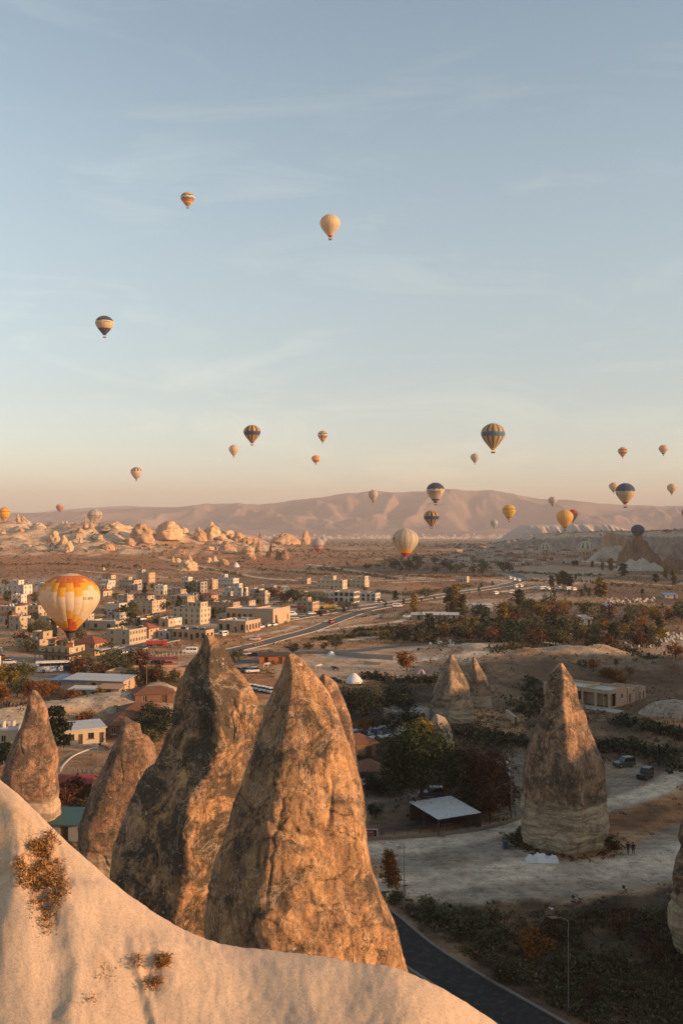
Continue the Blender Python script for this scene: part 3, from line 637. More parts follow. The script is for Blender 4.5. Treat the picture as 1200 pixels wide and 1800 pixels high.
rock('rock_cone', 'notched brown fairy chimney with pale base left of the largest one', [dict(D=122, mats=[mC], seed=7.7, zbot=-0.5, strata=6.0, nth=200, nz=240, depth=0.8,
    left=[(219, 1260), (217, 1265), (210, 1287), (200, 1310), (187, 1337), (175, 1362), (162, 1390), (152, 1420), (147, 1435), (140, 1455), (142, 1470), (139, 1487), (141, 1500), (136, 1600)],
    right=[(223, 1260), (231, 1267), (246, 1272), (249, 1290), (260, 1295), (270, 1310), (275, 1332), (268, 1350), (258, 1400), (250, 1450), (240, 1520), (238, 1600)],
    facets=[(-75, 0.8), (-20, 1), (-150, 1), (40, 1), (100, 1), (160, 1)], p=8, amp=0.8)])
rock('rock_cone', 'leaning fairy chimney at the left edge beside the dark pine', [dict(D=146, mats=[mC], seed=9.2, zbot=-0.5, strata=5.0, nth=200, nz=220, depth=0.85,
    left=[(57, 1213), (52, 1220), (47, 1245), (42, 1265), (32, 1290), (20, 1317), (10, 1342), (4, 1362), (2, 1400), (0, 1480)],
    right=[(62, 1213), (70, 1220), (75, 1230), (83, 1245), (86, 1270), (94, 1300), (100, 1320), (101, 1345), (100, 1370), (102, 1385), (104, 1420), (106, 1480)],
    facets=[(-70, 0.85), (-10, 1), (-150, 0.95), (40, 1), (100, 1), (160, 1)], p=8, amp=0.8)])
rock('rock_cone', 'tall banded fairy chimney standing alone on the gravel lot', [dict(D=142, mats=[mE], seed=3.6, zbot=-0.6, strata=7.9, nth=300, nz=340, depth=0.95,
    left=[(982, 1166), (978, 1171), (969, 1183), (964, 1195), (960, 1219), (958, 1240), (948, 1264), (939, 1291), (930, 1318), (925, 1342), (924, 1360), (922, 1384), (922, 1408), (921, 1444), (919, 1465), (921, 1520)],
    right=[(988, 1166), (996, 1180), (1003, 1190), (1011, 1210), (1014, 1234), (1026, 1255), (1035, 1282), (1047, 1312), (1059, 1339), (1063, 1357), (1063, 1372), (1068, 1390), (1069, 1420), (1071, 1447), (1069, 1462), (1060, 1472), (1057, 1520)],
    facets=[(-48, 0.86), (-128, 0.88), (10, 1), (70, 1), (120, 1), (180, 0.97)], p=12, amp=0.75)])
rock('rock_cone', 'banded grey brown cone beside a narrower one across the valley', [dict(D=229, mats=[mF], seed=6.6, zbot=-0.5, strata=5.2, nth=150, nz=160,
    left=[(790, 1151), (787, 1156), (779, 1168), (771, 1189), (763, 1213), (761, 1227), (757, 1237), (755, 1256), (754, 1290)],
    right=[(796, 1151), (803, 1164), (813, 1184), (824, 1208), (827, 1227), (831, 1245), (831, 1259), (828, 1290)], facets=[(-60, .92), (-130, 1), (0, 1), (60, 1), (120, 1), (180, 1)], amp=0.8)])
rock('rock_cone', 'slender capped cone, the right one of the pair across the valley', [dict(D=246, mats=[mF], seed=8.8, zbot=-0.5, strata=6.2, nth=120, nz=140,
    left=[(830, 1155), (827, 1165), (824, 1195), (823, 1208), (828, 1215), (829, 1248), (830, 1270)],
    right=[(834, 1155), (843, 1171), (853, 1189), (862, 1208), (859, 1214), (860, 1227), (864, 1245), (866, 1270)], facets=[(-60, .92), (-130, 1), (0, 1), (60, 1), (120, 1), (180, 1)], amp=0.6)])
mH = rock_mat('rock_pale', (0.50, 0.41, 0.31), (0.38, 0.29, 0.21), (0.16, 0.12, 0.09), (0.58, 0.50, 0.40), 1.3, lich=0.0, seed=4.0)
rock('pale_rock', 'small white tuff rock below the banded cone pair', [dict(D=198, mats=[mH], seed=2.8, zbot=-0.4, nth=120, nz=110,
    left=[(764, 1256), (758, 1268), (755, 1285), (760, 1310), (766, 1340)], right=[(770, 1256), (782, 1262), (792, 1280), (797, 1305), (794, 1340)], facets=[(-60, .92), (-130, 1), (0, 1), (60, 1), (120, 1), (180, 1)], amp=0.8)], None)
rock('rock_cone', 'dark layered rock cut off by the right picture edge', [dict(D=106, mats=[mE], seed=5.9, zbot=-0.5, strata=11.0, nth=160, nz=180,
    left=[(1238, 1340), (1222, 1390), (1199, 1450), (1194, 1486), (1187, 1527), (1184, 1575), (1175, 1628), (1186, 1650), (1188, 1680)],
    right=[(1246, 1340), (1262, 1390), (1280, 1450), (1290, 1550), (1300, 1680)], facets=[(-60, .92), (-130, 1), (0, 1), (60, 1), (120, 1), (180, 1)], amp=0.8)])
rock('pale_rock', 'broad pale green tuff outcrop beside the flat roofed house', [dict(D=236, mats=[mH], seed=9.5, zbot=-0.5, nth=140, nz=70, depth=0.7,
    left=[(1181, 1230), (1166, 1232), (1150, 1236), (1134, 1246), (1124, 1256), (1118, 1275)], right=[(1186, 1230), (1200, 1232), (1225, 1240), (1250, 1256), (1262, 1275)], facets=[(-60, .92), (-130, 1), (0, 1), (60, 1), (120, 1), (180, 1)], amp=1.0)], None)

# ---- pale slope in front, a rounded shoulder of soft tuff falling away beyond its crest
def slope():
    crest = [(-900, 1130, 20), (-500, 1180, 18.5), (-250, 1235, 17.2), (-100, 1285, 16.2), (0, 1355, 15.2), (50, 1402, 14.8), (100, 1450, 14.4), (150, 1496, 14.1), (200, 1538, 13.8), (250, 1578, 13.6), (300, 1610, 13.4), (340, 1632, 13.3), (380, 1647, 13.2), (420, 1652, 13.2), (500, 1656, 13.1), (560, 1665, 13.0),
             (620, 1679, 12.9), (680, 1686, 12.8), (720, 1698, 12.7), (780, 1728, 12.6), (840, 1764, 12.5), (890, 1798, 12.4), (960, 1860, 12.2), (1060, 1990, 11.6), (1250, 2250, 10.5), (1600, 2800, 8.6), (2600, 4200, 6.6)]
    C = np.array([tuple(pxd(a, b, c)) for a, b, c in crest])
    s = np.linspace(0, len(C) - 1, 460); k = np.arange(len(C))
    Cs = np.stack([np.interp(s, k, C[:, i]) for i in range(3)], 1)
    for i in range(3):
        pad = np.pad(Cs[:, i], 10, 'edge'); Cs[:, i] = np.convolve(pad, np.ones(21) / 21, 'valid')
    nt_ = 300; t = np.concatenate([np.linspace(-1, 0, 70, endpoint=False), np.linspace(0, 1, nt_ - 70)])
    base = np.array([-0.5, 4.6, CAMZ - 9.2])                 # where the viewer stands
    V = np.zeros((len(s), nt_, 3))
    for j, tt in enumerate(t):
        if tt >= 0:
            w = tt ** 0.85
            q = Cs * (1 - w) + base * w
            rad = np.hypot(Cs[:, 0] - base[0], Cs[:, 1] - base[1])
            q[:, 2] += (-0.55 * np.sin(np.pi * w) * np.exp(-((s - 11) / 12.0) ** 2) + 0.16 * np.sqrt(np.clip(tt * 12, 0, 1)) - 0.10) * np.clip(rad / 8, 0, 1.3)
        else:
            out = Cs[:, :2] - base[None, :2]; out /= np.linalg.norm(out, axis=1)[:, None]
            a = -tt; d = 13 * a ** 1.2
            q = np.concatenate([Cs[:, :2] + out * d[..., None] if hasattr(d, '__len__') else Cs[:, :2] + out * d, (Cs[:, 2] - 0.10 - 30 * a ** 1.05 * np.clip(a * 6, 0, 1))[:, None]], 1)
        V[:, j] = q
    q = V.reshape(-1, 3); tj = np.repeat(t[None, :], len(s), 0).ravel(); si = np.repeat(s[:, None], nt_, 1).ravel()
    # small ridges whose steep side faces left (outline positions read off the photograph)
    inn = sstep(0.0, 0.06, tj) * (1 - sstep(0.7, 1.0, tj))
    U = 600 + FPX * q[:, 0] / q[:, 1]; Vp = HOR - FPX * (q[:, 2] - CAMZ) / q[:, 1]
    g = 0.0
    for line, A, wl, wr in (([(104, 1560), (118, 1600), (134, 1650), (142, 1700), (138, 1745), (130, 1800)], 0.13, 30, 150), ([(262, 1660), (285, 1690), (310, 1725), (335, 1765), (352, 1800), (380, 1860)], 0.09, 46, 130), ([(236, 1678), (246, 1720), (262, 1770), (275, 1810)], 0.06, 10, 70),
                            ([(20, 1420), (40, 1500), (30, 1580), (10, 1660)], 0.10, 26, 80), ([(470, 1668), (520, 1720), (560, 1790)], 0.05, 70, 160), ([(640, 1700), (690, 1750), (720, 1800)], 0.04, 60, 140)):
        lx = np.interp(Vp, [p[1] for p in line], [p[0] for p in line]) + 5 * perlin(np.stack([Vp / 22.0, Vp * 0 + A * 50, Vp * 0], 1))
        win = sstep(line[0][1] - 30, line[0][1] + 25, Vp) * (1 - sstep(line[-1][1] + 20, line[-1][1] + 90, Vp)); d = U - lx
        g = g + A * win * np.where(d < 0, np.exp(-(d / wl) ** 2), np.exp(-(d / wr) ** 2))
    hollow = lambda u0, v0, a, b2: np.exp(-((U - u0) / a) ** 2 - ((Vp - v0) / b2) ** 2)
    mossy = hollow(72, 1530, 38, 62) + 0.7 * hollow(92, 1590, 26, 40)
    g = g - 0.10 * np.clip(mossy, 0, 1) * (1 + 0.9 * fbm(q * 7.0, 3)) - 0.05 * hollow(262, 1730, 22, 40) * (1 + fbm(q * 8.0, 2))
    dz = g * sstep(0, .03, tj) + inn * (0.028 * fbm(q * 0.7, 3) + 0.008 * fbm(q * 3.1, 3)) + 0.010 * fbm(q * 9.0, 2) + np.where(tj < 0.1, 0.035 * fbm(q * 0.9 + 4, 3), 0)
    q = q.copy(); q[:, 2] += dz
    n = len(s); i = (np.arange(n - 1)[:, None] * nt_ + np.arange(nt_ - 1)[None, :]).ravel(); F = np.stack([i, i + 1, i + nt_ + 1, i + nt_], 1)
    m, nt, b = newmat('pale_tuff'); v = vec_src(nt, 'Object')
    c = mix(nt, noise(nt, v, 0.55, 7, 0.6), (0.47, 0.335, 0.225), (0.555, 0.41, 0.29))
    wa = N(nt, 'ShaderNodeVertexColor', layer_name='tint').outputs[0]
    st = mix(nt, ramp(nt, noise(nt, v, 2.2, 9, 0.75), [(0.42, 0.0), (0.62, 1.0)]), (0.58, 0.38, 0.22), (0.34, 0.18, 0.08))
    fac = mix(nt, 1.0, wa, ramp(nt, noise(nt, v, 1.4, 8, 0.7), [(0.36, 0.15), (0.58, 1.0)]), 'MULTIPLY')
    c = mix(nt, fac, c, st)
    c = mix(nt, 1.0, c, ramp(nt, noise(nt, v, 34, 4, 0.7), [(0.3, 0.72), (0.5, 1.0), (0.72, 1.12)]), 'MULTIPLY')
    nt.links.new(c, b.inputs['Base Color']); b.inputs['Specular IOR Level'].default_value = 0.1
    p = bump(nt, b, noise(nt, v, 3.2, 7, 0.62), 0.18, 0.08); p = bump(nt, b, noise(nt, v, 26, 5, 0.7), 0.30, 0.02, p); bump(nt, b, noise(nt, v, 110, 3, 0.6), 0.35, 0.008, p)
    me = mesh('slope', q, F, [m], smooth=True)
    st = np.clip(1.0 * np.clip(mossy * 1.3, 0, 1) + 0.8 * hollow(262, 1720, 24, 46) + 0.55 * hollow(180, 1715, 16, 30) + 0.62 * (1 - sstep(-10, 26, U - np.interp(Vp, [1340, 1420, 1500, 1580, 1660, 1720], [30, 44, 42, 20, 10, -20]))) * sstep(0.004, 0.03, tj), 0, 1)
    color_attr(me, np.repeat(st[:, None], 3, 1))
    o = tag(obj('slope', me), kind='structure')
    keep = (tj > 0.01) & (tj < 0.6)
    return q[keep], U[keep], Vp[keep]
SLOPE_P, SLOPE_U, SLOPE_W = slope()
def dry_tufts():
    m, nt, b = newmat('dry_moss'); g = N(nt, 'ShaderNodeNewGeometry')
    nt.links.new(ramp(nt, g.outputs['Random Per Island'], [(0, (0.10, 0.040, 0.012)), (.5, (0.27, 0.12, 0.035)), (1, (0.45, 0.26, 0.10))]), b.inputs['Base Color'])
    rng = np.random.RandomState(3); vs, fs = [], []
    TUFTS = ((72, 1492, 16, 12, 900, .075), (52, 1545, 20, 22, 700, .055), (84, 1540, 24, 26, 1000, .06), (98, 1575, 18, 24, 700, .055), (78, 1600, 20, 24, 420, .045), (80, 1630, 14, 18, 160, .04), (36, 1522, 8, 12, 160, .05), (287, 1711, 7, 5, 420, .085), (276, 1738, 8, 6, 160, .05), (243, 1705, 9, 10, 130, .04), (266, 1745, 12, 10, 130, .04), (160, 1765, 8, 10, 40, .035), (190, 1720, 10, 16, 60, .03), (95, 1465, 16, 18, 60, .12))
    for u0, v0, a, b2, n, ln in TUFTS:
        n = int(n * 1.15); ln *= .8 if ln < .1 else 1
        for _ in range(n):
            u, w = u0 + a * np.clip(rng.normal(), -1.6, 1.6) * .62, v0 + b2 * np.clip(rng.normal(), -1.6, 1.6) * .62
            i = np.argmin((SLOPE_U - u) ** 2 + (SLOPE_W - w) ** 2 + 0) if _ % 4 == 0 else i
            p = SLOPE_P[i] + rng.normal(size=3) * np.array([.035, .035, .01]); l = ln * rng.uniform(.5, 1.5); d = rng.normal(size=3) * .8 + np.array([.1, -.35, .8]); d /= np.linalg.norm(d); sd = np.cross(d, rng.normal(size=3)); sd /= np.linalg.norm(sd); sd *= .006
            k = len(vs); mid = p + d * l * .55; tip = p + d * l + rng.normal(size=3) * l * .3
            vs += [p - sd, p + sd, mid + sd * .8, tip, mid - sd * .8]; fs += [(k, k + 1, k + 2, k + 4), (k + 4, k + 2, k + 3)]
    tag(obj('dry_tufts', mesh('dry_tufts', vs, fs, [m])), 'rusty dry moss and grass tufts in hollows of the pale slope', 'grass', kind='stuff')
dry_tufts()
# ================================================================ distant rock formations
def cone_mesh(kind, seed, mat, nth=40, nz=34):
    th = np.linspace(0, 2 * np.pi, nth, endpoint=False); t = np.linspace(0, 1, nz)
    prof = {'cone': (1 - t) ** .85 * .5 + .015, 'dome': .5 * np.sqrt(np.clip(1 - t ** 2.2, 0.0009, 1)), 'spire': .5 * np.clip(1 - t, 0, 1) ** .55 * (.72 + .28 * np.cos(t * 5)) + .012, 'block': .5 * np.clip((1 - t ** 5), .002, 1) * (1 - .25 * t)}[kind]
    TH, T = np.meshgrid(th, t); Rr = np.repeat(prof[:, None], nth, 1); q = np.stack([np.cos(TH) * Rr, np.sin(TH) * Rr, T], 2).reshape(-1, 3)
    d = .16 * fbm(q * 2.2 + seed * 9, 3) + .06 * fbm(q * np.array([7, 7, 3.0]) + seed, 3) - .05 * ridged(q * np.array([5, 5, .8]) + seed * 3, 2)
    k = (1 + (d + .04) / np.maximum(Rr.ravel(), .12)).clip(.35, 1.6)
    V = q.copy(); V[:, 0] *= k; V[:, 1] *= k; V[:, 2] += .05 * fbm(q * 4 + 2, 2) * (T.ravel() > .05); V[:, 2] -= .08
    V[:, 0] += .12 * math.sin(seed * 5) * V[:, 2] ** 2
    i = np.arange(nz - 1)[:, None] * nth + np.arange(nth)[None, :]; j = np.arange(nz - 1)[:, None] * nth + (np.arange(nth)[None, :] + 1) % nth
    F = np.stack([i.ravel(), j.ravel(), (j + nth).ravel(), (i + nth).ravel()], 1)
    return mesh(kind + '_rock', V, F, [mat], smooth=True)
def far_rock_mat(name, a, b_, c_):
    m, nt, b = newmat(name); v = vec_src(nt, 'World')
    c = mix(nt, ramp(nt, noise(nt, vec_src(nt, 'World', (1, 1, .35)), .09, 8, .7), [(.36, 0.0), (.62, 1.0)]), a, b_); c = mix(nt, ramp(nt, noise(nt, v, .28, 7, .75), [(.54, 0.0), (.70, .8)]), c, c_)
    nt.links.new(c, b.inputs['Base Color']); bump(nt, b, noise(nt, v, .4, 8, .7), .8, 1.2); return m
FR_PALE = far_rock_mat('badland_pale', (0.58, 0.41, 0.245), (0.48, 0.31, 0.175), (0.34, 0.22, 0.13)); FR_TAN = far_rock_mat('badland_tan', (0.48, 0.30, 0.17), (0.36, 0.22, 0.13), (0.20, 0.13, 0.09)); FR_BROWN = far_rock_mat('badland_brown', (0.30, 0.17, 0.095), (0.17, 0.105, 0.066), (0.09, 0.062, 0.045))
_cm = {}
BAD = [ # x, top, base, width, kind, material, label
 (33, 926, 960, 18, 'cone', 'T', 'tall tan cone at the left end of the badlands'), (43, 943, 967, 24, 'cone', 'T', 'broad tan cone in front of the tall left one'), (22, 945, 963, 20, 'dome', 'P', 0), (66, 951, 969, 28, 'dome', 'P', 0), (72, 922, 944, 11, 'cone', 'T', 'slim tan cone below the badland crest'),
 (87, 916, 938, 13, 'block', 'B', 'dark square topped rock on the badland crest'), (99, 922, 939, 11, 'block', 'T', 0), (104, 927, 939, 11, 'block', 'T', 0), (96, 957, 977, 22, 'dome', 'P', 0), (110, 955, 966, 6, 'cone', 'P', 0), (117, 954, 966, 6, 'dome', 'P', 0), (113, 964, 979, 12, 'dome', 'P', 0), (125, 953, 969, 10, 'cone', 'T', 0), (122, 962, 981, 15, 'dome', 'P', 0),
 (150, 950, 973, 8, 'spire', 'T', 'thin needle rock among the low badland domes'), (148, 962, 973, 9, 'cone', 'T', 0), (161, 958, 974, 10, 'cone', 'T', 0), (135, 966, 978, 8, 'cone', 'T', 0), (142, 968, 978, 10, 'cone', 'P', 0), (150, 926, 940, 13, 'block', 'T', 0), (252, 929, 947, 12, 'spire', 'T', 'single orange pointed rock on the right badland crest'), (228, 964, 977, 20, 'dome', 'T', 0), (6, 966, 975, 15, 'dome', 'P', 0), (50, 921, 935, 9, 'block', 'P', 0), (175, 968, 977, 14, 'dome', 'P', 0),
 (250, 945, 976, 44, 'dome', 'T', 'broad brown hump with eroded flank in the badlands'), (298, 946, 975, 52, 'dome', 'P', 'largest pale fluted hump of the badlands'), (351, 951, 974, 28, 'cone', 'T', 0), (372, 946, 973, 44, 'cone', 'P', 'pale steep cone near the right end of the badlands'), (396, 962, 979, 34, 'cone', 'T', 0), (434, 961, 977, 28, 'dome', 'P', 0), (446, 952, 977, 13, 'spire', 'T', 0), (455, 954, 977, 12, 'spire', 'T', 0), (476, 955, 982, 18, 'spire', 'B', 'dark jagged rock beyond the end of the badlands'), (489, 965, 983, 12, 'block', 'B', 0), (499, 967, 984, 16, 'dome', 'B', 0),
 (305, 979, 989, 11, 'cone', 'P', 0), (313, 981, 989, 11, 'dome', 'P', 0), (333, 976, 988, 10, 'dome', 'P', 0), (378, 977, 991, 16, 'cone', 'P', 0), (367, 980, 989, 12, 'dome', 'P', 0), (393, 982, 993, 20, 'dome', 'T', 0), (200, 944, 958, 46, 'dome', 'P', 0), (120, 940, 952, 36, 'dome', 'P', 0), (165, 938, 952, 40, 'dome', 'P', 0), (330, 938, 956, 40, 'dome', 'P', 0), (400, 948, 964, 34, 'dome', 'P', 0), (183, 996, 1003, 6, 'cone', 'P', 0), (205, 930, 944, 14, 'block', 'P', 0), (222, 932, 945, 16, 'block', 'P', 0), (238, 934, 947, 14, 'dome', 'P', 0), (275, 934, 950, 18, 'dome', 'P', 0), (420, 955, 972, 22, 'dome', 'T', 0), (190, 928, 942, 14, 'block', 'P', 0),
]
_rb = random.Random(4)
for _k in range(170):      # the continuous craggy bands of the hillside
    _x = _rb.uniform(-20, 440); _band = _rb.choice([0, 0, 1, 1, 2])
    _cr = float(np.interp(_x, [0, 100, 170, 250, 300, 400, 450], [930, 932, 928, 936, 941, 952, 962]))
    _y = (_cr + _rb.uniform(6, 12), _cr + _rb.uniform(14, 26), _rb.uniform(964, 980))[_band]
    if _band == 2 and 170 < _x < 240: continue
    _w = _rb.uniform(9, 24) if _band < 2 else _rb.uniform(6, 15); BAD.append((_x, _y - _w * _rb.uniform(.38, .6), _y, _w, _rb.choice(['dome', 'dome', 'block', 'cone']), _rb.choice('PTT'), 0))
for _k in range(0):
    pass
for k, (x, yt, yb, w, kind, mt, lab_) in enumerate(BAD):
    key = (kind, mt, k % 3)
    if key not in _cm: _cm[key] = cone_mesh(kind, 1.0 + k % 3 + .37 * len(_cm), {'P': FR_PALE, 'T': FR_TAN, 'B': FR_BROWN}[mt])
    p = on(x, yb); s = p.y / FPX
    o = obj(kind + '_rock', _cm[key], None, p, _rb.uniform(0, 6.28), (w * s, w * s * .9, (yb - yt) * s * 1.12))
    sz = 'small' if w < 13 else 'broad' if w > 24 else 'middling'; wh = 'far left' if x < 90 else 'left' if x < 180 else 'middle' if x < 290 else 'right' if x < 390 else 'far right'; lv = 'crest' if yb < 950 else 'slope' if yb < 966 else 'foot'
    tag(o, lab_ or '%s %s %s shaped rock on the %s %s of the badlands' % (sz, {'P': 'pale', 'T': 'tan', 'B': 'dark brown'}[mt], kind, wh, lv), 'rock', 'badland rocks')
for x, yt, yb, w, D, kind, lab_ in ((384, 928, 946, 9, 2300, 'cone', 'lone hazy rock knob on the far grey ridge'), (458, 934, 950, 10, 2500, 'cone', 'small hazy rock knob right of the grey ridge'), (537, 933, 962, 20, 2100, 'dome', 'hazy grey rock tower behind the end of the badlands'), (556, 944, 962, 12, 2150, 'spire', 'thin hazy rock right of the grey rock tower'), (500, 938, 964, 70, 2250, 'dome', 'long hazy grey ridge of rock behind the dark jagged one'), (420, 940, 968, 130, 2350, 'dome', 'low hazy grey ridge behind the right end of the badlands')):
    p = pxd(x, yb, D); s = D / FPX; key = (kind, 'F', 0)
    if key not in _cm: _cm[key] = cone_mesh(kind, 6.3, FR_BROWN if kind != 'dome' else FR_TAN, 60, 40)
    tag(obj('hazy_rock', _cm[key], None, p, 1.0, (w * s, w * s * .6, (yb - yt) * s * 1.1)), lab_, 'rock', 'hazy far rocks')
# the crag and the cliffs in the right distance
def crag(name, label, D, prof, seed, mat, base_z=-1.0, depth=.7, cat='rock'):
    """a rock mass of given skyline (photograph pixels), eroded all over"""
    xs = [p[0] for p in prof]; n, k = 150, 60
    u = np.linspace(xs[0], xs[-1], n); top = CAMZ - (np.interp(u, xs, [p[1] for p in prof]) - HOR) / FPX * D; X = (u - 600) / FPX * D; hw = (X[-1] - X[0]) / 2 * depth
    v = np.linspace(-1, 1, k); U, Vv = np.meshgrid(u, v); XX = np.repeat(X[None, :], k, 0); tp = np.repeat(top[None, :], k, 0)
    f = np.clip(1 - np.abs(Vv) ** 1.6, 0, 1) ** .55; Y = D + Vv * hw
    q = np.stack([XX.ravel(), Y.ravel(), tp.ravel() * .5], 1)
    er = ridged(q * np.array([.09, .05, .02]) + seed, 4).reshape(k, n); Z = base_z + (tp - base_z) * f * (1 - (.50 - .40 * er) * sstep(.04, .4, np.abs(Vv)) - .06 * (1.2 - er))
    Z = Z + (3.0 * fbm(q * .14 + seed, 5) * f.ravel()).reshape(k, n) * np.clip((tp - base_z) / 12, 0, 1); Y = Y + 3 * fbm(q * .08 + seed, 3).reshape(k, n)
    V = np.stack([XX.ravel(), Y.ravel(), Z.ravel()], 1); o = np.array([X.mean(), D, base_z])
    i = (np.arange(k - 1)[:, None] * n + np.arange(n - 1)[None, :]).ravel(); F = np.stack([i, i + 1, i + n + 1, i + n], 1)
    tag(obj(name, mesh(name, V - o, F, [mat], smooth=True), None, o), label, cat)
FR_GREY = far_rock_mat('cliff_grey', (0.40, 0.31, 0.23), (0.28, 0.205, 0.15), (0.14, 0.10, 0.076)); FR_WHITE = far_rock_mat('cliff_white', (0.54, 0.46, 0.37), (0.42, 0.34, 0.26), (0.24, 0.18, 0.13))
crag('brown_crag', 'dark brown castle like crag under the navy and green balloon', 960, [(1084, 1006), (1089, 985), (1092, 968), (1097, 962), (1100, 955), (1107, 952), (1113, 946), (1120, 943), (1127, 945), (1131, 952), (1140, 957), (1146, 968), (1154, 976), (1160, 990), (1172, 1004)], 3.1, FR_BROWN)
crag('white_outcrop', 'white eroded tuff apron at the foot of the brown crag', 915, [(1066, 1008), (1080, 1000), (1096, 990), (1110, 984), (1118, 988), (1130, 982), (1146, 990), (1158, 994), (1172, 1002), (1184, 1008)], 6.0, FR_WHITE, depth=.35)
crag('cliff_band', 'long grey cliff band below the mesa', 1500, [(862, 965), (880, 955), (900, 950), (950, 948), (1010, 945), (1060, 944), (1085, 940), (1120, 942), (1160, 945), (1210, 944), (1300, 946), (1350, 960)], 1.7, FR_GREY, depth=.14)
crag('cliff_block', 'cave riddled tan cliff block left of the brown crag', 1300, [(1046, 978), (1056, 960), (1060, 942), (1066, 937), (1074, 938), (1080, 936), (1092, 941), (1104, 942), (1110, 952), (1124, 958), (1134, 976)], 9.3, FR_TAN, depth=.4)
crag('cliff_block', 'pale fluted cliff right of the brown crag', 1080, [(1140, 985), (1150, 965), (1165, 955), (1190, 953), (1230, 955), (1280, 965), (1300, 985)], 2.2, FR_GREY, depth=.3)
crag('low_rock', 'brown boulder rock at the right edge below the cliffs', 930, [(1156, 1000), (1164, 985), (1176, 980), (1190, 984), (1205, 983), (1225, 1000)], 4.4, FR_BROWN, depth=.4)
crag('white_outcrop', 'whitish ribbed slope between the balloon and the cave cliff', 1150, [(1030, 990), (1045, 972), (1065, 962), (1090, 960), (1105, 975), (1112, 990)], 7.7, FR_WHITE, depth=.35)
# the far town at the foot of the mountain, a speckle of houses
def far_town():
    rng = np.random.RandomState(9); b = MB()
    for _ in range(620):
        x = rng.choice([rng.normal(720, 60), rng.normal(860, 50), rng.normal(600, 70), rng.uniform(450, 1000)]); D = rng.uniform(7600, 8900); X = (x - 600) / FPX * D; z = gz(X, D)
        if D > 8500: z += (D - 8500) * .05
        w, d, h = rng.uniform(8, 20), rng.uniform(8, 16), rng.uniform(5, 16); b.mi = int(rng.randint(0, 3)); b.box(X - w / 2, X + w / 2, D - d / 2, D + d / 2, z - 4, z + h)
    o = b.obj('far_town', [plain('far_white', (0.70, 0.60, 0.5), .9), plain('far_cream', (0.6, 0.47, 0.36), .9), plain('far_roof', (0.45, 0.27, 0.18), .9)]); tag(o, 'speckle of pale houses at the foot of the mountain', 'town', kind='stuff')
far_town()
# ================================================================ hot air balloons
ENV_T = [0, .012, .04, .08, .13, .2, .28, .36, .44, .52, .60, .68, .76, .84, .90, .95, 1.0]
ENV_R = [0.02, .22, .42, .585, .735, .875, .965, 1.0, .985, .925, .83, .71, .575, .43, .315, .225, .155]
def smooth_interp(t, xs, ys):
    # monotone-ish cubic through the profile
    xs = np.array(xs); ys = np.array(ys); m = np.gradient(ys, xs); m[0] = m[1] * 2.2
    i = np.clip(np.searchsorted(xs, t) - 1, 0, len(xs) - 2); h = xs[i + 1] - xs[i]; u = (t - xs[i]) / h
    return (2*u**3-3*u*u+1)*ys[i] + (u**3-2*u*u+u)*h*m[i] + (-2*u**3+3*u*u)*ys[i+1] + (u**3-u*u)*h*m[i+1]
CREAM, YEL, NAVY, BLUE, RED, ORA, GREY, TEAL = (0.66, 0.55, 0.40), (0.78, 0.43, 0.045), (0.035, 0.06, 0.14), (0.08, 0.17, 0.28), (0.48, 0.035, 0.02), (0.62, 0.17, 0.03), (0.52, 0.47, 0.42), (0.20, 0.33, 0.34)
BLACK, GREEN, SAND, CORAL, BROWN, WHITE = (0.015, 0.015, 0.018), (0.10, 0.17, 0.05), (0.62, 0.46, 0.28), (0.60, 0.22, 0.13), (0.20, 0.09, 0.05), (0.72, 0.66, 0.58)
PEACH = (0.78, 0.63, 0.44)
def zz(g, per): return abs((g % per) / per * 2 - 1)
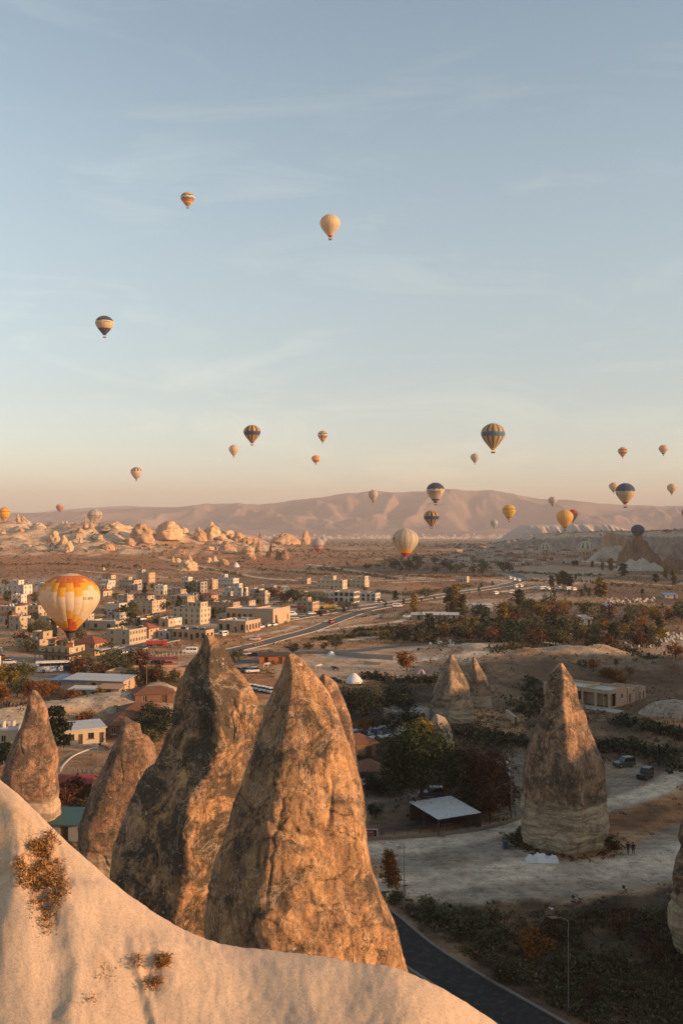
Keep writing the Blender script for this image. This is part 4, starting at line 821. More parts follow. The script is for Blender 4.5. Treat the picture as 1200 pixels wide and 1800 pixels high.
PAT = {
 'hero': lambda g, t, f: BLACK if t > .955 else (PEACH if t < .03 else None) or (lambda m, d: ORA if t < (.14, .21, .14, .09)[m] else YEL if t < (.28, .36, .27, .20)[m] else PEACH if t < (.60, .67, .73, .78, .82)[d] else YEL if t < (.735, .79, .845, .9, .93)[d] else (0.62, 0.10, 0.012))(int(g) % 4, min(int(g) % 8, 8 - int(g) % 8)),
 'stripe_band': lambda g, t, f, a=YEL, b=NAVY: RED if t > .92 else (b if .36 < t < .56 else (a if int(g) % 2 else b)),
 'stripe_blue': lambda g, t, f: YEL if t > .94 else (BLUE if .33 < t < .50 else (YEL if int(g) % 2 and not t < .03 else BLUE)),
 'cream_red': lambda g, t, f: RED if t > .93 else ((0.50, 0.48, 0.44) if int(g) % 2 and (.06 < t < .30 or .52 < t < .86) else (0.70, 0.52, 0.30)),
 'three_band': lambda g, t, f: NAVY if t < .29 else (0.66, 0.50, 0.30) if t < .67 else (0.06, 0.06, 0.10),
 'zig_top': lambda g, t, f: NAVY if t < .30 + .05 * zz(g + f, 2) else CREAM if t < .82 else NAVY if t < .87 else ORA if t < .93 else BLACK,
 'zig_top_plain': lambda g, t, f: (0.03, 0.09, 0.19) if t < .36 + .05 * zz(g + f, 2) else (0.66, 0.50, 0.30) if t < .88 else ORA,
 'zigzag': lambda g, t, f: [ORA, YEL, (0.10, 0.18, 0.24), CREAM, (0.10, 0.18, 0.24), ORA, YEL, (0.30, 0.30, 0.16), ORA][int(np.clip((t + .06 * zz(g + f, 3)) * 8.4, 0, 8))],
 'bands': lambda g, t, f: [SAND, SAND, ORA, YEL, YEL, YEL, BROWN, ORA, YEL, YEL, ORA][int(t * 10)],
 'bands_red': lambda g, t, f: [CORAL, SAND, BROWN, ORA, YEL, BROWN, ORA, SAND, ORA, ORA, ORA][int(t * 10)],
 'yellow_plain': lambda g, t, f: (0.55, 0.16, 0.02) if t > .93 else (0.74, 0.46, 0.12),
 'pale_yellow': lambda g, t, f: RED if t > .95 else ((0.66, 0.50, 0.28) if int(g) % 3 else (0.58, 0.50, 0.40)),
 'yellow_lines': lambda g, t, f: (0.05, 0.05, 0.05) if .27 < t < .315 or .80 < t < .83 else (ORA if t > .93 else (0.68, 0.46, 0.07)),
 'grey': lambda g, t, f: GREY, 'beige': lambda g, t, f: SAND if t < .86 else BROWN,
 'grey_red': lambda g, t, f: RED if t > .90 else (GREY if int(g) % 4 else (0.50, 0.33, 0.24)),
 'cream_stripes': lambda g, t, f: BLACK if t > .93 else ((0.16, 0.10, 0.08) if int(g) % 2 and (.03 < t < .34 or .74 < t < .86) else CREAM),
 'emblem': lambda g, t, f: RED if t > .86 else YEL if t > .72 else ((0.60, 0.51, 0.38) if int(g) % 2 else (0.47, 0.40, 0.30)),
 'streaks': lambda g, t, f: RED if t > .93 else ((0.19, 0.29, 0.28) if int(g) % 2 and (.05 < t < .40 or .62 < t < .88) else (0.78, 0.62, 0.42)),
 'navy_green': lambda g, t, f: (0.07, 0.065, 0.13) if t < .58 else (0.12, 0.17, 0.045),
 'waves': lambda g, t, f: [NAVY, ORA, (0.08, 0.07, 0.12), (0.55, 0.22, 0.08)][int((t * 9 + g * 0.28)) % 4],
 'red': lambda g, t, f: RED if t < .45 else (0.35, 0.26, 0.18) if t < .6 else (0.16, 0.16, 0.13),
 'coral': lambda g, t, f: CORAL if t > .2 else (0.62, 0.48, 0.38),
 'red_band': lambda g, t, f: CORAL if t > .88 else RED if .37 < t < .42 else ((0.55, 0.50, 0.43) if int(g) % 3 else (0.40, 0.36, 0.32)),
 'yellow_red': lambda g, t, f: RED if (.27 < t < .32 or .70 < t < .74) else YEL,
 'white_red': lambda g, t, f: (0.45, 0.10, 0.08) if (.50 < t < .56 or t > .62) and (t < .56 or t > .70) else (0.50, 0.45, 0.42),
 'white_top': lambda g, t, f: (0.56, 0.50, 0.44) if int(g) % 3 else (0.44, 0.44, 0.46),
}
def fabric():
    m, nt, b = newmat('balloon_fabric')
    a = N(nt, 'ShaderNodeVertexColor', layer_name='tint').outputs[0]; v = vec_src(nt, 'Object')
    c = mix(nt, 1.0, a, ramp(nt, noise(nt, v, 0.8, 5, 0.6), [(0.3, 0.88), (0.7, 1.06)]), 'MULTIPLY'); nt.links.new(c, b.inputs['Base Color'])
    b.inputs['Roughness'].default_value = 0.62; b.inputs['Sheen Weight'].default_value = 0.15
    bump(nt, b, noise(nt, vec_src(nt, 'Object', (1, 1, 0.3)), 1.4, 5, 0.55), 0.35, 0.25)
    tr = N(nt, 'ShaderNodeBsdfTranslucent'); nt.links.new(c, tr.inputs[0])
    ms = N(nt, 'ShaderNodeMixShader'); ms.inputs[0].default_value = 0.42; out = nt.nodes['Material Output']
    nt.links.new(b.outputs[0], ms.inputs[1]); nt.links.new(tr.outputs[0], ms.inputs[2]); nt.links.new(ms.outputs[0], out.inputs[0])
    return m
FABRIC = fabric(); WICKER = plain('wicker', (0.20, 0.10, 0.045), 0.9, 0.35, 6.0); WICKER_DARK = plain('wicker_dark', (0.05, 0.04, 0.035), 0.9, 0.3, 6.0)
STEEL = plain('burner_steel', (0.30, 0.29, 0.28), 0.4, 0.1, 2.0, metal=0.8); ROPE = plain('rope', (0.09, 0.075, 0.06), 0.9); LETTER = plain('lettering_dark', (0.05, 0.045, 0.05), 0.8, 0.1); LETTER_RED = plain('lettering_red', (0.55, 0.09, 0.03), 0.8, 0.1); LETTER_ORANGE = plain('lettering_orange', (0.70, 0.25, 0.02), 0.8, 0.1)
def env_strip(H, W, n, pat, g0, g1, sub=4, rows=56, spin=0.0):
    t = np.linspace(0, 1, rows + 1) ** 1.0; r = np.maximum(smooth_interp(t, ENV_T, ENV_R), 0.01) * W / 2
    k = (g1 - g0) * sub + 1; gg = g0 + np.arange(k) / sub
    fr = gg % 1.0; bulge = 1 + 0.022 * np.sin(np.pi * fr) ** 0.7
    ang = 2 * np.pi * (gg - 0.5) / n - np.pi / 2 + spin
    rr = r[:, None] * bulge[None, :]
    V = np.stack([rr * np.cos(ang)[None, :], rr * np.sin(ang)[None, :], np.repeat((H * (1 - t))[:, None], k, 1)], 2).reshape(-1, 3)
    i = (np.arange(rows)[:, None] * k + np.arange(k - 1)[None, :]); F = np.stack([i, i + k, i + k + 1, i + 1], 2).reshape(-1, 4)
    cols = np.zeros((rows, k - 1, 3))
    for a in range(rows):
        tm = (t[a] + t[a + 1]) / 2
        for c in range(k - 1): cols[a, c] = PAT[pat]((g0 + c // sub) % n, tm, (c % sub + .5) / sub)
    return V, F, cols.reshape(-1, 3)
def env_mesh(name, V, F, cols):
    me = mesh(name, V, F, [FABRIC], smooth=True); color_attr(me, np.repeat(cols, 4, 0), domain='CORNER'); return me
def text_mesh(body, size):
    cu = bpy.data.curves.new('lettering', 'FONT'); cu.body = body; cu.size = size; cu.align_x = 'CENTER'; cu.align_y = 'CENTER'; cu.resolution_u = 2
    o = bpy.data.objects.new('lettering', cu); COL.objects.link(o)
    me = bpy.data.meshes.new_from_object(o.evaluated_get(bpy.context.evaluated_depsgraph_get()))
    bpy.data.objects.remove(o); bpy.data.curves.remove(cu)
    return me
def wrap(me, H, W, t0, a0, lift=1.03):
    """bend a flat mesh (x right, y up) round the envelope at height t0 and angle a0 (0 faces the viewer, + right)"""
    for v in me.vertices:
        t = np.clip(t0 - v.co.y / H, 0, 1); r = float(smooth_interp(np.array([t]), ENV_T, ENV_R)[0]) * W / 2 * lift
        r0 = float(smooth_interp(np.array([t0]), ENV_T, ENV_R)[0]) * W / 2
        a = a0 + v.co.x / r0 - math.pi / 2
        v.co = (r * math.cos(a), r * math.sin(a), H * (1 - t))
    return me
_flat_cache = {}
def basket_parts(root, W, bw, drop, dark, big=False):
    """skirt, burner frame, cables and wicker basket under the mouth (mouth at z = 0 of the root)"""
    rm = 0.155 * W / 2; bl, bd, bh = bw, bw * (0.62 if not big else 0.8), 1.15
    key = (round(W, 1), round(bw, 2), round(drop, 2), dark)
    zb = -drop
    for sx in (-1, 1):
        for sy in (-1, 1):
            a = math.atan2(sy * bd, sx * bl); MB().tube([(rm * .95 * math.cos(a), rm * .95 * math.sin(a), 0), (sx * bl / 2 * .9, sy * bd / 2 * .9, zb)], 0.035 if not big else 0.025, 4, False).obj('suspension_rope', ROPE, root)
    b = MB(); b.box(-bl / 2, bl / 2, -bd / 2, bd / 2, zb - bh, zb - bh + .12)
    for x0, x1, y0, y1 in ((-bl / 2, bl / 2, -bd / 2, -bd / 2 + .1), (-bl / 2, bl / 2, bd / 2 - .1, bd / 2), (-bl / 2, -bl / 2 + .1, -bd / 2 + .1, bd / 2 - .1), (bl / 2 - .1, bl / 2, -bd / 2 + .1, bd / 2 - .1)): b.box(x0, x1, y0, y1, zb - bh + .12, zb - .08)
    bk = b.obj('basket', WICKER_DARK if dark else WICKER, root)
    b = MB()
    for y in (-bd / 2, bd / 2): b.tube([(-bl / 2, y, zb - .04), (bl / 2, y, zb - .04)], .08, 6)
    for x in (-bl / 2, bl / 2): b.tube([(x, -bd / 2, zb - .04), (x, bd / 2, zb - .04)], .08, 6)
    b.obj('padded_rim', WICKER_DARK, bk)
    b = MB(); zf = zb + min(1.5, drop * .55)
    b.box(-.5, .5, -.03, .03, zf - .03, zf + .03); b.box(-.03, .03, -.5, .5, zf - .031, zf + .031)
    for sx, sy in ((-.5, -.5), (-.5, .5), (.5, -.5), (.5, .5)): b.tube([(sx, sy, zb), (sx, sy, zf)], .03, 5)
    for sx in (-.25, .25): b.lathe([(.13, zf), (.15, zf + .45), (.1, zf + .5), (.02, zf + .5)], 10, sx, 0)
    b.obj('burner', STEEL, root)
def balloon(cx, ytop, ymouth, w, pat, label, W=18.0, n=20, basket=True, drop=0.075, dark=False, spin=0.0, D=None, group='hot air balloons over the valley'):
    D = D or W * FPX / w; W = w * D / FPX
    H = (ymouth - ytop) / FPX * D; p = pxd(cx, ymouth, D)
    root = empty('hot_air_balloon', p, -math.atan2(p.x, p.y), label, 'balloon', group)
    if pat == 'hero':
        for g in range(n): obj('gore', env_mesh('gore', *env_strip(H, W, n, pat, g, g + 1, 6, 72, spin)), root)
    else: obj('envelope', env_mesh('envelope', *env_strip(H, W, n, pat, 0, n, 4, 48, spin)), root)
    b = MB(); b.lathe([(0.30 * W / 2 * 0.13, H * 1.004), (0.28 * W / 2, H * 0.9885), (0.30 * W / 2, H * 0.978)], 24); co = b.obj('crown_ring', FABRIC, root, smooth=True); color_attr(co.data, np.repeat([[0.6, 0.5, 0.4]], len(co.data.loops), 0), domain='CORNER')
    if basket: basket_parts(root, W, 2.4 if W < 16 else 3.0, drop * W, dark)
    return root, H, W
def decal(root, H, W, body, size, t0, a0, mat, lift=1.03):
    me = wrap(text_mesh(body, size), H, W, t0, a0, lift); me.materials.clear(); me.materials.append(mat); obj('lettering', me, root)
def patch(root, H, W, pts, t0, a0, mat, name='emblem', lift=1.027, steps=1):
    vs = [(x, y, 0) for x, y in pts]; me = mesh(name, vs, [tuple(range(len(vs)))], [mat]); obj(name, wrap(me, H, W, t0, a0, lift), root)
hero, hH, hW = balloon(123, 1008, 1112, 103, 'hero', 'huge yellow, white and orange chequered balloon hovering low over the town', n=22, D=292, basket=False)
decal(hero, hH, hW, 'TC-BHJ', 1.1, 0.40, 0.62, LETTER)
b = MB(); b.lathe([(.155 * hW / 2, 0.02), (.10 * hW / 2, -1.2), (.03 * hW / 2, -2.6)], 20); b.obj('skirt', LETTER, hero, smooth=True)
basket_parts(hero, hW, 1.9, 3.1, False, True)
BL = [
 (330, 338, 363, 24, 'zigzag', 'small orange zigzag balloon highest in the sky', {}),
 (580, 377, 417, 35, 'cream_red', 'cream balloon with grey streaks and red mouth high in the sky', {}),
 (184, 555, 589, 31, 'three_band', 'balloon with dark blue top, cream middle band and dark foot', {'drop': .09}),
 (443, 747, 779, 29, 'stripe_band', 'yellow and navy striped balloon above the left end of the mountain', {}),
 (411, 782, 802, 17, 'pale_yellow', 'small pale yellow balloon beside the yellow and navy striped one', {}),
 (567, 757, 777, 17, 'zigzag', 'small zigzag patterned balloon in mid sky above an orange banded one', {}),
 (555, 800, 815.5, 15, 'bands', 'tiny yellow and orange banded balloon below the zigzag one', {}),
 (240, 821, 843, 20, 'cream_stripes', 'cream balloon with short brown stripes low in the left sky', {}),
 (866, 744, 791, 41, 'stripe_blue', 'large yellow and light blue striped balloon above the mountain top', {'n': 24}),
 (834, 797, 814, 15, 'grey_red', 'tiny grey pink balloon beside the large blue striped one', {}),
 (1093.5, 786, 803.5, 16, 'bands_red', 'small orange and brown banded balloon in the right sky', {}),
 (1165, 782, 799, 16, 'beige', 'small beige balloon highest near the right edge', {}),
 (765, 848, 884, 31, 'zig_top', 'cream balloon with navy zigzag top and dark lettering', {'n': 22}),
 (655.5, 861, 882, 17, 'grey_red', 'small grey balloon against the left part of the mountain ridge', {}),
 (758, 897, 925.5, 27, 'stripe_band', 'yellow and navy striped balloon in front of the mountain slope', {}),
 (712, 929, 979, 46, 'emblem', 'large cream balloon with yellow and red foot over the plain', {'n': 26}),
 (894, 887, 914, 23, 'yellow_lines', 'yellow balloon with thin dark bands in front of the mountain', {}),
 (868, 913, 928, 13, 'grey', 'tiny plain grey balloon low in front of the mountain', {}),
 (992, 896, 929, 29, 'yellow_plain', 'plain golden yellow balloon overlapping a dark red one', {'n': 24}),
 (1006, 895, 917, 17, 'red', 'dark red balloon half hidden behind the golden yellow one', {}),
 (970.5, 873, 889, 15, 'grey_red', 'tiny grey and rust balloon on the skyline right of the peak', {}),
 (1077.5, 848, 865, 16, 'beige', 'small beige balloon peeking out behind the navy topped one', {}),
 (1098, 849, 887, 33, 'zig_top_plain', 'cream balloon with navy scalloped top at the right', {'n': 22, 'drop': .11, 'dark': True}),
 (1179.5, 850, 868, 16, 'beige', 'small dull beige balloon lower near the right edge', {}),
 (1120, 922, 947, 22.5, 'navy_green', 'navy balloon with green lower half rising behind the brown crag', {'D': 1480}),
 (1171, 930, 953, 21, 'waves', 'navy and orange wavy striped balloon behind the right cliff', {'D': 1700}),
 (957.5, 954, 981, 24, 'streaks', 'cream and green streaked balloon with lettering near the valley floor', {'D': 1120, 'drop': .04}),
 (1028, 951, 981.5, 28, 'streaks', 'larger cream and green streaked balloon near the valley floor', {'D': 985, 'drop': .05}),
 (1206, 893, 913, 17, 'coral', 'pink balloon cut by the right edge of the picture', {}),
 (8, 892, 917, 20, 'yellow_red', 'yellow balloon with red bands over the badlands at the left edge', {'D': 1640}),
 (105.5, 886, 900, 13, 'coral', 'tiny coral balloon on the hazy left horizon', {}),
 (167, 895, 923, 26, 'red_band', 'grey striped balloon with red belt low over the badland crest', {'D': 1650, 'n': 24}),
 (46, 913, 935, 19, 'white_top', 'whitish balloon top sticking up behind the left badland crest', {'D': 1900}),
 (293, 921, 946, 23, 'white_top', 'cream balloon top behind the middle of the badland crest', {'D': 1900, 'n': 26}),
 (559, 946, 971.5, 20, 'white_red', 'whitish balloon with dark red bands above the hazy plain', {'D': 1280}),
 (568, 943, 958, 12, 'grey', 'tiny grey balloon behind the whitish red banded one', {'D': 2300}),
]
for cx, yt, ym, w, pat, lab, kw in BL:
    kw = dict(kw)
    if w <= 18 and 'n' not in kw: kw['n'] = 14
    r_, H_, W_ = balloon(cx, yt, ym, w, pat, lab, **kw)
    if pat == 'zig_top':
        decal(r_, H_, W_, 'Butterfly', 3.6, 0.46, -0.05, LETTER); decal(r_, H_, W_, 'BALLOONS', 2.0, 0.57, -0.05, LETTER_RED)
        patch(r_, H_, W_, [(1.3 * math.cos(a * .63) * (1.25 if a % 2 else .9), 1.5 * math.sin(a * .63) * (1.25 if a % 2 else .9)) for a in range(10)], .40, 0.62, LETTER_ORANGE, 'butterfly_mark')
    if pat == 'emblem':
        patch(r_, H_, W_, [(-3.6, 1.0), (3.4, 1.0), (2.8, -0.1), (1.0, -0.7), (0, -1.5), (-1.0, -0.7), (-3.0, -0.2)], .42, -0.95, LETTER_ORANGE, 'wing_mark')
        patch(r_, H_, W_, [(-.9, 2.0), (.9, 2.0), (1.0, 0.6), (0, -2.0), (-1.0, 0.6)], .42, -0.98, LETTER, 'bird_mark', 1.034)
        patch(r_, H_, W_, [(-3.6, .22), (3.6, .22), (3.6, -.22), (-3.6, -.22)], .60, -0.85, LETTER, 'lettering_line')
    if pat == 'red_band':
        for k in range(9): patch(r_, H_, W_, [(-.35, .7), (.35, .7), (.35, -.7), (-.35, -.7)], .50, .18 + k * .085, LETTER, 'lettering_mark')
        for k in range(8): patch(r_, H_, W_, [(-.35, .6), (.35, .6), (.35, -.6), (-.35, -.6)], .61, .22 + k * .09, LETTER_RED, 'lettering_mark')
    if pat == 'streaks' and w < 26:
        for k in range(7): patch(r_, H_, W_, [(-.35, .55), (.35, .55), (.35, -.55), (-.35, -.55)], .52, -.3 + k * .12, LETTER, 'lettering_mark')
    if pat == 'three_band':
        for k in range(8): patch(r_, H_, W_, [(-.35, .35), (.35, .35), (.35, -.35), (-.35, -.35)], .38, 0.0 + k * .1, LETTER, 'lettering_mark')
    if pat == 'zig_top_plain':
        for a0, c in ((-1.15, LETTER), (0.95, LETTER_ORANGE)):
            patch(r_, H_, W_, [(-1.4, 1.6), (1.2, 1.2), (.3, 0), (1.0, -1.6), (-1.3, -1.0)], .52, a0, c, 'butterfly_mark')
    if pat == 'yellow_lines': patch(r_, H_, W_, [(-1.6, .5), (1.8, 1.0), (1.0, .2), (1.4, -.6), (-1.4, -.3)], .48, .45, LETTER, 'emblem')
# ================================================================ buildings
STONE = plain('town_stone', (0.396, 0.31, 0.215), 0.9, 0.16, 0.5, bmp=0.3, grime=(0.30, 0.21, 0.14)); STONE2 = plain('pink_stone', (0.43, 0.292, 0.189), 0.9, 0.16, 0.5, bmp=0.3, grime=(0.28, 0.18, 0.12)); TANW = plain('tan_render', (0.361, 0.258, 0.163), 0.9, 0.14, 0.5, grime=(0.26, 0.18, 0.12))
WHITEW = plain('white_render', (0.482, 0.43, 0.361), 0.9, 0.08, 0.4, grime=(0.48, 0.41, 0.33)); CREAMW = plain('cream_render', (0.43, 0.353, 0.249), 0.9, 0.1, 0.4, grime=(0.38, 0.30, 0.21)); YELW = plain('yellow_render', (0.413, 0.292, 0.155), 0.9, 0.1, 0.4); GREYW = plain('grey_block', (0.292, 0.258, 0.224), 0.9, 0.15, 0.5, grime=(0.2, 0.17, 0.15))
FLATR = plain('flat_roof', (0.30, 0.26, 0.22), 0.9, 0.25, 0.3, grime=(0.16, 0.13, 0.11)); PALER = plain('pale_roof', (0.50, 0.47, 0.43), 0.8, 0.15, 0.3, grime=(0.36, 0.31, 0.26)); TILER = plain('tile_roof', (0.24, 0.075, 0.045), 0.85, 0.3, 1.2, bmp=0.6, grime=(0.13, 0.06, 0.04)); BROWNR = plain('brown_tile_roof', (0.17, 0.075, 0.042), 0.85, 0.3, 1.0, bmp=0.6, grime=(0.09, 0.05, 0.035))
METALR = plain('sheet_roof', (0.42, 0.44, 0.44), 0.55, 0.18, 0.5, grime=(0.28, 0.25, 0.22)); BLUER = plain('blue_roof', (0.10, 0.20, 0.36), 0.55, 0.2, 0.5); GREENR = plain('green_roof', (0.035, 0.085, 0.075), 0.5, 0.2, 0.5); DARKR = plain('dark_canopy', (0.07, 0.045, 0.035), 0.8, 0.2, 0.5); REDC = plain('red_canopy', (0.20, 0.035, 0.025), 0.8, 0.2, 0.5)
FRAME_L = plain('pale_frame', (0.52, 0.44, 0.34), 0.8); FRAME_D = plain('dark_frame', (0.07, 0.045, 0.03), 0.7); DOORM = plain('door_wood', (0.085, 0.045, 0.025), 0.7, 0.3, 2); SOLAR = plain('solar_panel', (0.02, 0.025, 0.04), 0.25, 0.1, 1, spec=0.6); TANK = plain('water_tank', (0.48, 0.46, 0.43), 0.5)
WOOD = plain('weathered_wood', (0.20, 0.12, 0.07), 0.85, 0.35, 2.0); CONCR = plain('concrete', (0.36, 0.33, 0.29), 0.9, 0.15, 0.6)
def glass_mat():
    m, nt, b = newmat('window_glass'); b.inputs['Base Color'].default_value = (0.018, 0.017, 0.018, 1); b.inputs['Roughness'].default_value = 0.12; b.inputs['Specular IOR Level'].default_value = 0.5
    return m
GLASS = glass_mat()
_wc = {}
def window_mesh(w, h, dark=False, arch=False, sill=True):
    k = ('w', round(w, 2), round(h, 2), dark, arch)
    if k not in _wc:
        b = MB(); t = .07
        b.mi = 1; b.box(-w / 2 + .01, w / 2 - .01, .06, .09, .01, h - .01)
        b.mi = 0
        for x0, x1, z0, z1 in ((-w / 2, -w / 2 + t, 0, h), (w / 2 - t, w / 2, 0, h), (-w / 2 + t, w / 2 - t, 0, t), (-w / 2 + t, w / 2 - t, h - t, h), (-t / 2, t / 2, t, h - t)): b.box(x0, x1, .02, .10, z0, z1)
        if sill: b.box(-w / 2 - .12, w / 2 + .12, -.30, 0.03, -.12, -.005)
        _wc[k] = b.mesh('window', [FRAME_D if dark else FRAME_L, GLASS])
    return _wc[k]
def door_mesh(w, h):
    k = ('d', round(w, 2), round(h, 2))
    if k not in _wc:
        b = MB(); b.box(-w / 2 + .01, w / 2 - .01, .05, .11, .01, h - .01)
        for x0, x1 in ((-w / 2, -w / 2 + .09), (w / 2 - .09, w / 2)): b.box(x0, x1, 0, .13, 0, h)
        b.box(-w / 2 + .09, w / 2 - .09, 0, .13, h - .1, h); b.box(w / 2 - .24, w / 2 - .18, -.03, .05, h * .47, h * .52)
        _wc[k] = b.mesh('door', DOORM)
    return _wc[k]
def facade(mb, O, u, w, z0, h, ops, depth=.22):
    """one wall with real openings: O start, u direction; outward is to the right of u"""
    O = Vector(O); u = Vector(u); n = Vector((u.y, -u.x, 0))
    xs = sorted({0.0, w, *[a for o in ops for a in o[:2]]}); zs = sorted({z0, z0 + h, *[a for o in ops for a in o[2:4]]})
    def P(x, z, d=0.0): q = O + u * x - n * d; return (q.x, q.y, z)
    for xa, xb in zip(xs[:-1], xs[1:]):
        for za, zb in zip(zs[:-1], zs[1:]):
            xm, zm = (xa + xb) / 2, (za + zb) / 2
            if any(o[0] < xm < o[1] and o[2] < zm < o[3] for o in ops): continue
            mb.add([P(xa, za), P(xb, za), P(xb, zb), P(xa, zb)], [(0, 1, 2, 3)])
    for o in ops:
        a, b, c, d = o[:4]
        for (x1, z1), (x2, z2) in (((a, c), (a, d)), ((a, d), (b, d)), ((b, d), (b, c)), ((b, c), (a, c))):
            mb.add([P(x1, z1), P(x2, z2), P(x2, z2, depth), P(x1, z1, depth)], [(0, 1, 2, 3)])
        if len(o) > 5 and o[5]:     # arched head
            r = (b - a) / 2; m = 6; arc = [((a + b) / 2 - r * math.cos(math.pi * k / m), d - r + r * math.sin(math.pi * k / m)) for k in range(m + 1)]
            for k in range(m):
                corner = (a, d) if k < m / 2 else (b, d)
                mb.add([P(*corner, .003), P(*arc[k], .003), P(*arc[k + 1], .003)], [(0, 1, 2) if False else (0, 1, 2)])
def row(w, n, ww, z0, z1, kind='w', arch=False, x0=0.0, x1=None):
    x1 = w if x1 is None else x1; s = (x1 - x0) / max(n, 1)
    return [(x0 + s * (k + .5) - ww / 2, x0 + s * (k + .5) + ww / 2, z0, z1, kind, arch) for k in range(n)] if n else []
def auto(w, fl, n, fh=3.0, ww=.95, wh=1.35, sill=.95, door=False, arch=False, base=0.0):
    o = []
    for f in range(fl):
        r = row(w, n, ww, base + f * fh + sill, base + f * fh + sill + wh, 'w', arch)
        if f == 0 and door and n: k = len(r) // 2; x = (r[k][0] + r[k][1]) / 2; r[k] = (x - .6, x + .6, base + .02, base + 2.15, 'd', False)
        o += r
    return o
def volume(root, x, y, w, d, h, mat, z=0.0, fl=2, nf=3, ns=2, nb=0, roof='flat', roofmat=None, door=True, arch=False, ww=.95, wh=1.35, fops=None, rops=None, dark=False, fh=None, over=.45, rh=None, parapet=.5, nl=None):
    """a block of a building with its front left corner at (x, y), front towards -y"""
    fh = fh or h / max(fl, 1); mb = MB()
    if fl == 0: fh = h
    sill = min(.95, fh - wh - .35)
    F = fops if fops is not None else auto(w, fl, nf, fh, ww, wh, sill, door, arch, z)
    Rr = rops if rops is not None else auto(d, fl, ns, fh, ww, wh, sill, False, arch, z)
    Lf = auto(d, fl, ns if nl is None else nl, fh, ww, wh, sill, False, arch, z); Bk = auto(w, fl, nb, fh, ww, wh, sill, False, arch, z)
    Z0 = z - (0.6 if z == 0 else 0)
    for O, u, ln, ops in (((x, y, 0), (1, 0, 0), w, F), ((x + w, y, 0), (0, 1, 0), d, Rr), ((x + w, y + d, 0), (-1, 0, 0), w, Bk), ((x, y + d, 0), (0, -1, 0), d, Lf)):
        facade(mb, O, u, ln, Z0, h + z - Z0, ops)
        uu = Vector(u); n = Vector((uu.y, -uu.x, 0))
        for o in ops:
            q = Vector(O) + uu * (o[0] + o[1]) / 2 - n * .12; q.z = o[2]; a = math.atan2(uu.y, uu.x); ow, oh = o[1] - o[0], o[3] - o[2]
            if o[4] == 'w': obj('window', window_mesh(ow, oh, dark, o[5]), root, q, a)
            elif o[4] == 'd': obj('door', door_mesh(ow, oh), root, q, a)
            elif o[4] == 'o':
                q2 = Vector(O) + uu * (o[0] + o[1]) / 2 - n * 1.6; q2.z = o[2]
                obj('inner_wall', MB().box(-ow / 2 - .3, ow / 2 + .3, 0, .1, 0, oh).mesh('inner_wall', TANW), root, q2, a)
    mb.obj('wall', mat, root)
    top = h + z
    if roof == 'flat':
        MB().box(x + .02, x + w - .02, y + .02, y + d - .02, top - parapet - .15, top - parapet).obj('roof', roofmat or FLATR, root)
        b = MB(); t, p = .28, .07
        b.box(x - p, x + w + p, y - p, y + t, top, top + .14); b.box(x - p, x + w + p, y + d - t, y + d + p, top, top + .14); b.box(x - p, x + t, y + t, y + d - t, top, top + .14); b.box(x + w - t, x + w + p, y + t, y + d - t, top, top + .14)
        b.box(x + .01, x + w - .01, y + t - .05, y + t, top - parapet, top); b.box(x + .01, x + w - .01, y + d - t, y + d - t + .05, top - parapet, top); b.box(x + t - .05, x + t, y + t, y + d - t, top - parapet, top); b.box(x + w - t, x + w - t + .05, y + t, y + d - t, top - parapet, top)
        b.obj('cornice', mat, root)
    elif roof == 'hip':
        rh = rh or min(w, d) * .28; o = over; s = min(w, d) / 2
        rx0, rx1 = (x + s, x + w - s) if w >= d else (x + w / 2, x + w / 2); ry0, ry1 = (y + d / 2, y + d / 2) if w >= d else (y + s, y + d - s)
        b = MB(); e = [(x - o, y - o), (x + w + o, y - o), (x + w + o, y + d + o), (x - o, y + d + o)]
        vs = [(a, c, top) for a, c in e] + [(a, c, top + .15) for a, c in e] + [(rx0, ry0, top + .15 + rh), (rx1, ry1, top + .15 + rh)]
        fs = [(0, 3, 2, 1), (0, 1, 5, 4), (1, 2, 6, 5), (2, 3, 7, 6), (3, 0, 4, 7)]
        fs += [(4, 5, 9, 8), (5, 6, 9), (6, 7, 8, 9), (7, 4, 8)] if w >= d else [(4, 5, 8), (5, 6, 9, 8), (6, 7, 9), (7, 4, 8, 9)]
        b.add(vs, fs); b.obj('roof', roofmat or TILER, root)
    elif roof == 'gable' or roof == 'shed':
        rh = rh or (d * .3 if roof == 'gable' else .7); o = over
        pr = [(y - o, top), (y + d / 2, top + rh), (y + d + o, top), (y + d + o, top + .16), (y + d / 2, top + rh + .16), (y - o, top + .16)] if roof == 'gable' else [(y - o, top), (y + d + o, top + rh), (y + d + o, top + rh + .14), (y - o, top + .14)]
        n = len(pr); b = MB(); vs = [(x - o, a, c) for a, c in pr] + [(x + w + o, a, c) for a, c in pr]
        b.add(vs, [tuple(range(n))[::-1], tuple(range(n, 2 * n))] + [(i, (i + 1) % n, (i + 1) % n + n, i + n) for i in range(n)]); b.obj('roof', roofmat or TILER, root)
        if roof == 'gable': MB().add([(x + .01, y, top), (x + .01, y + d, top), (x + .01, y + d / 2, top + rh), (x + w - .01, y, top), (x + w - .01, y + d, top), (x + w - .01, y + d / 2, top + rh)], [(0, 1, 2), (4, 3, 5)]).obj('gable_end', mat, root)
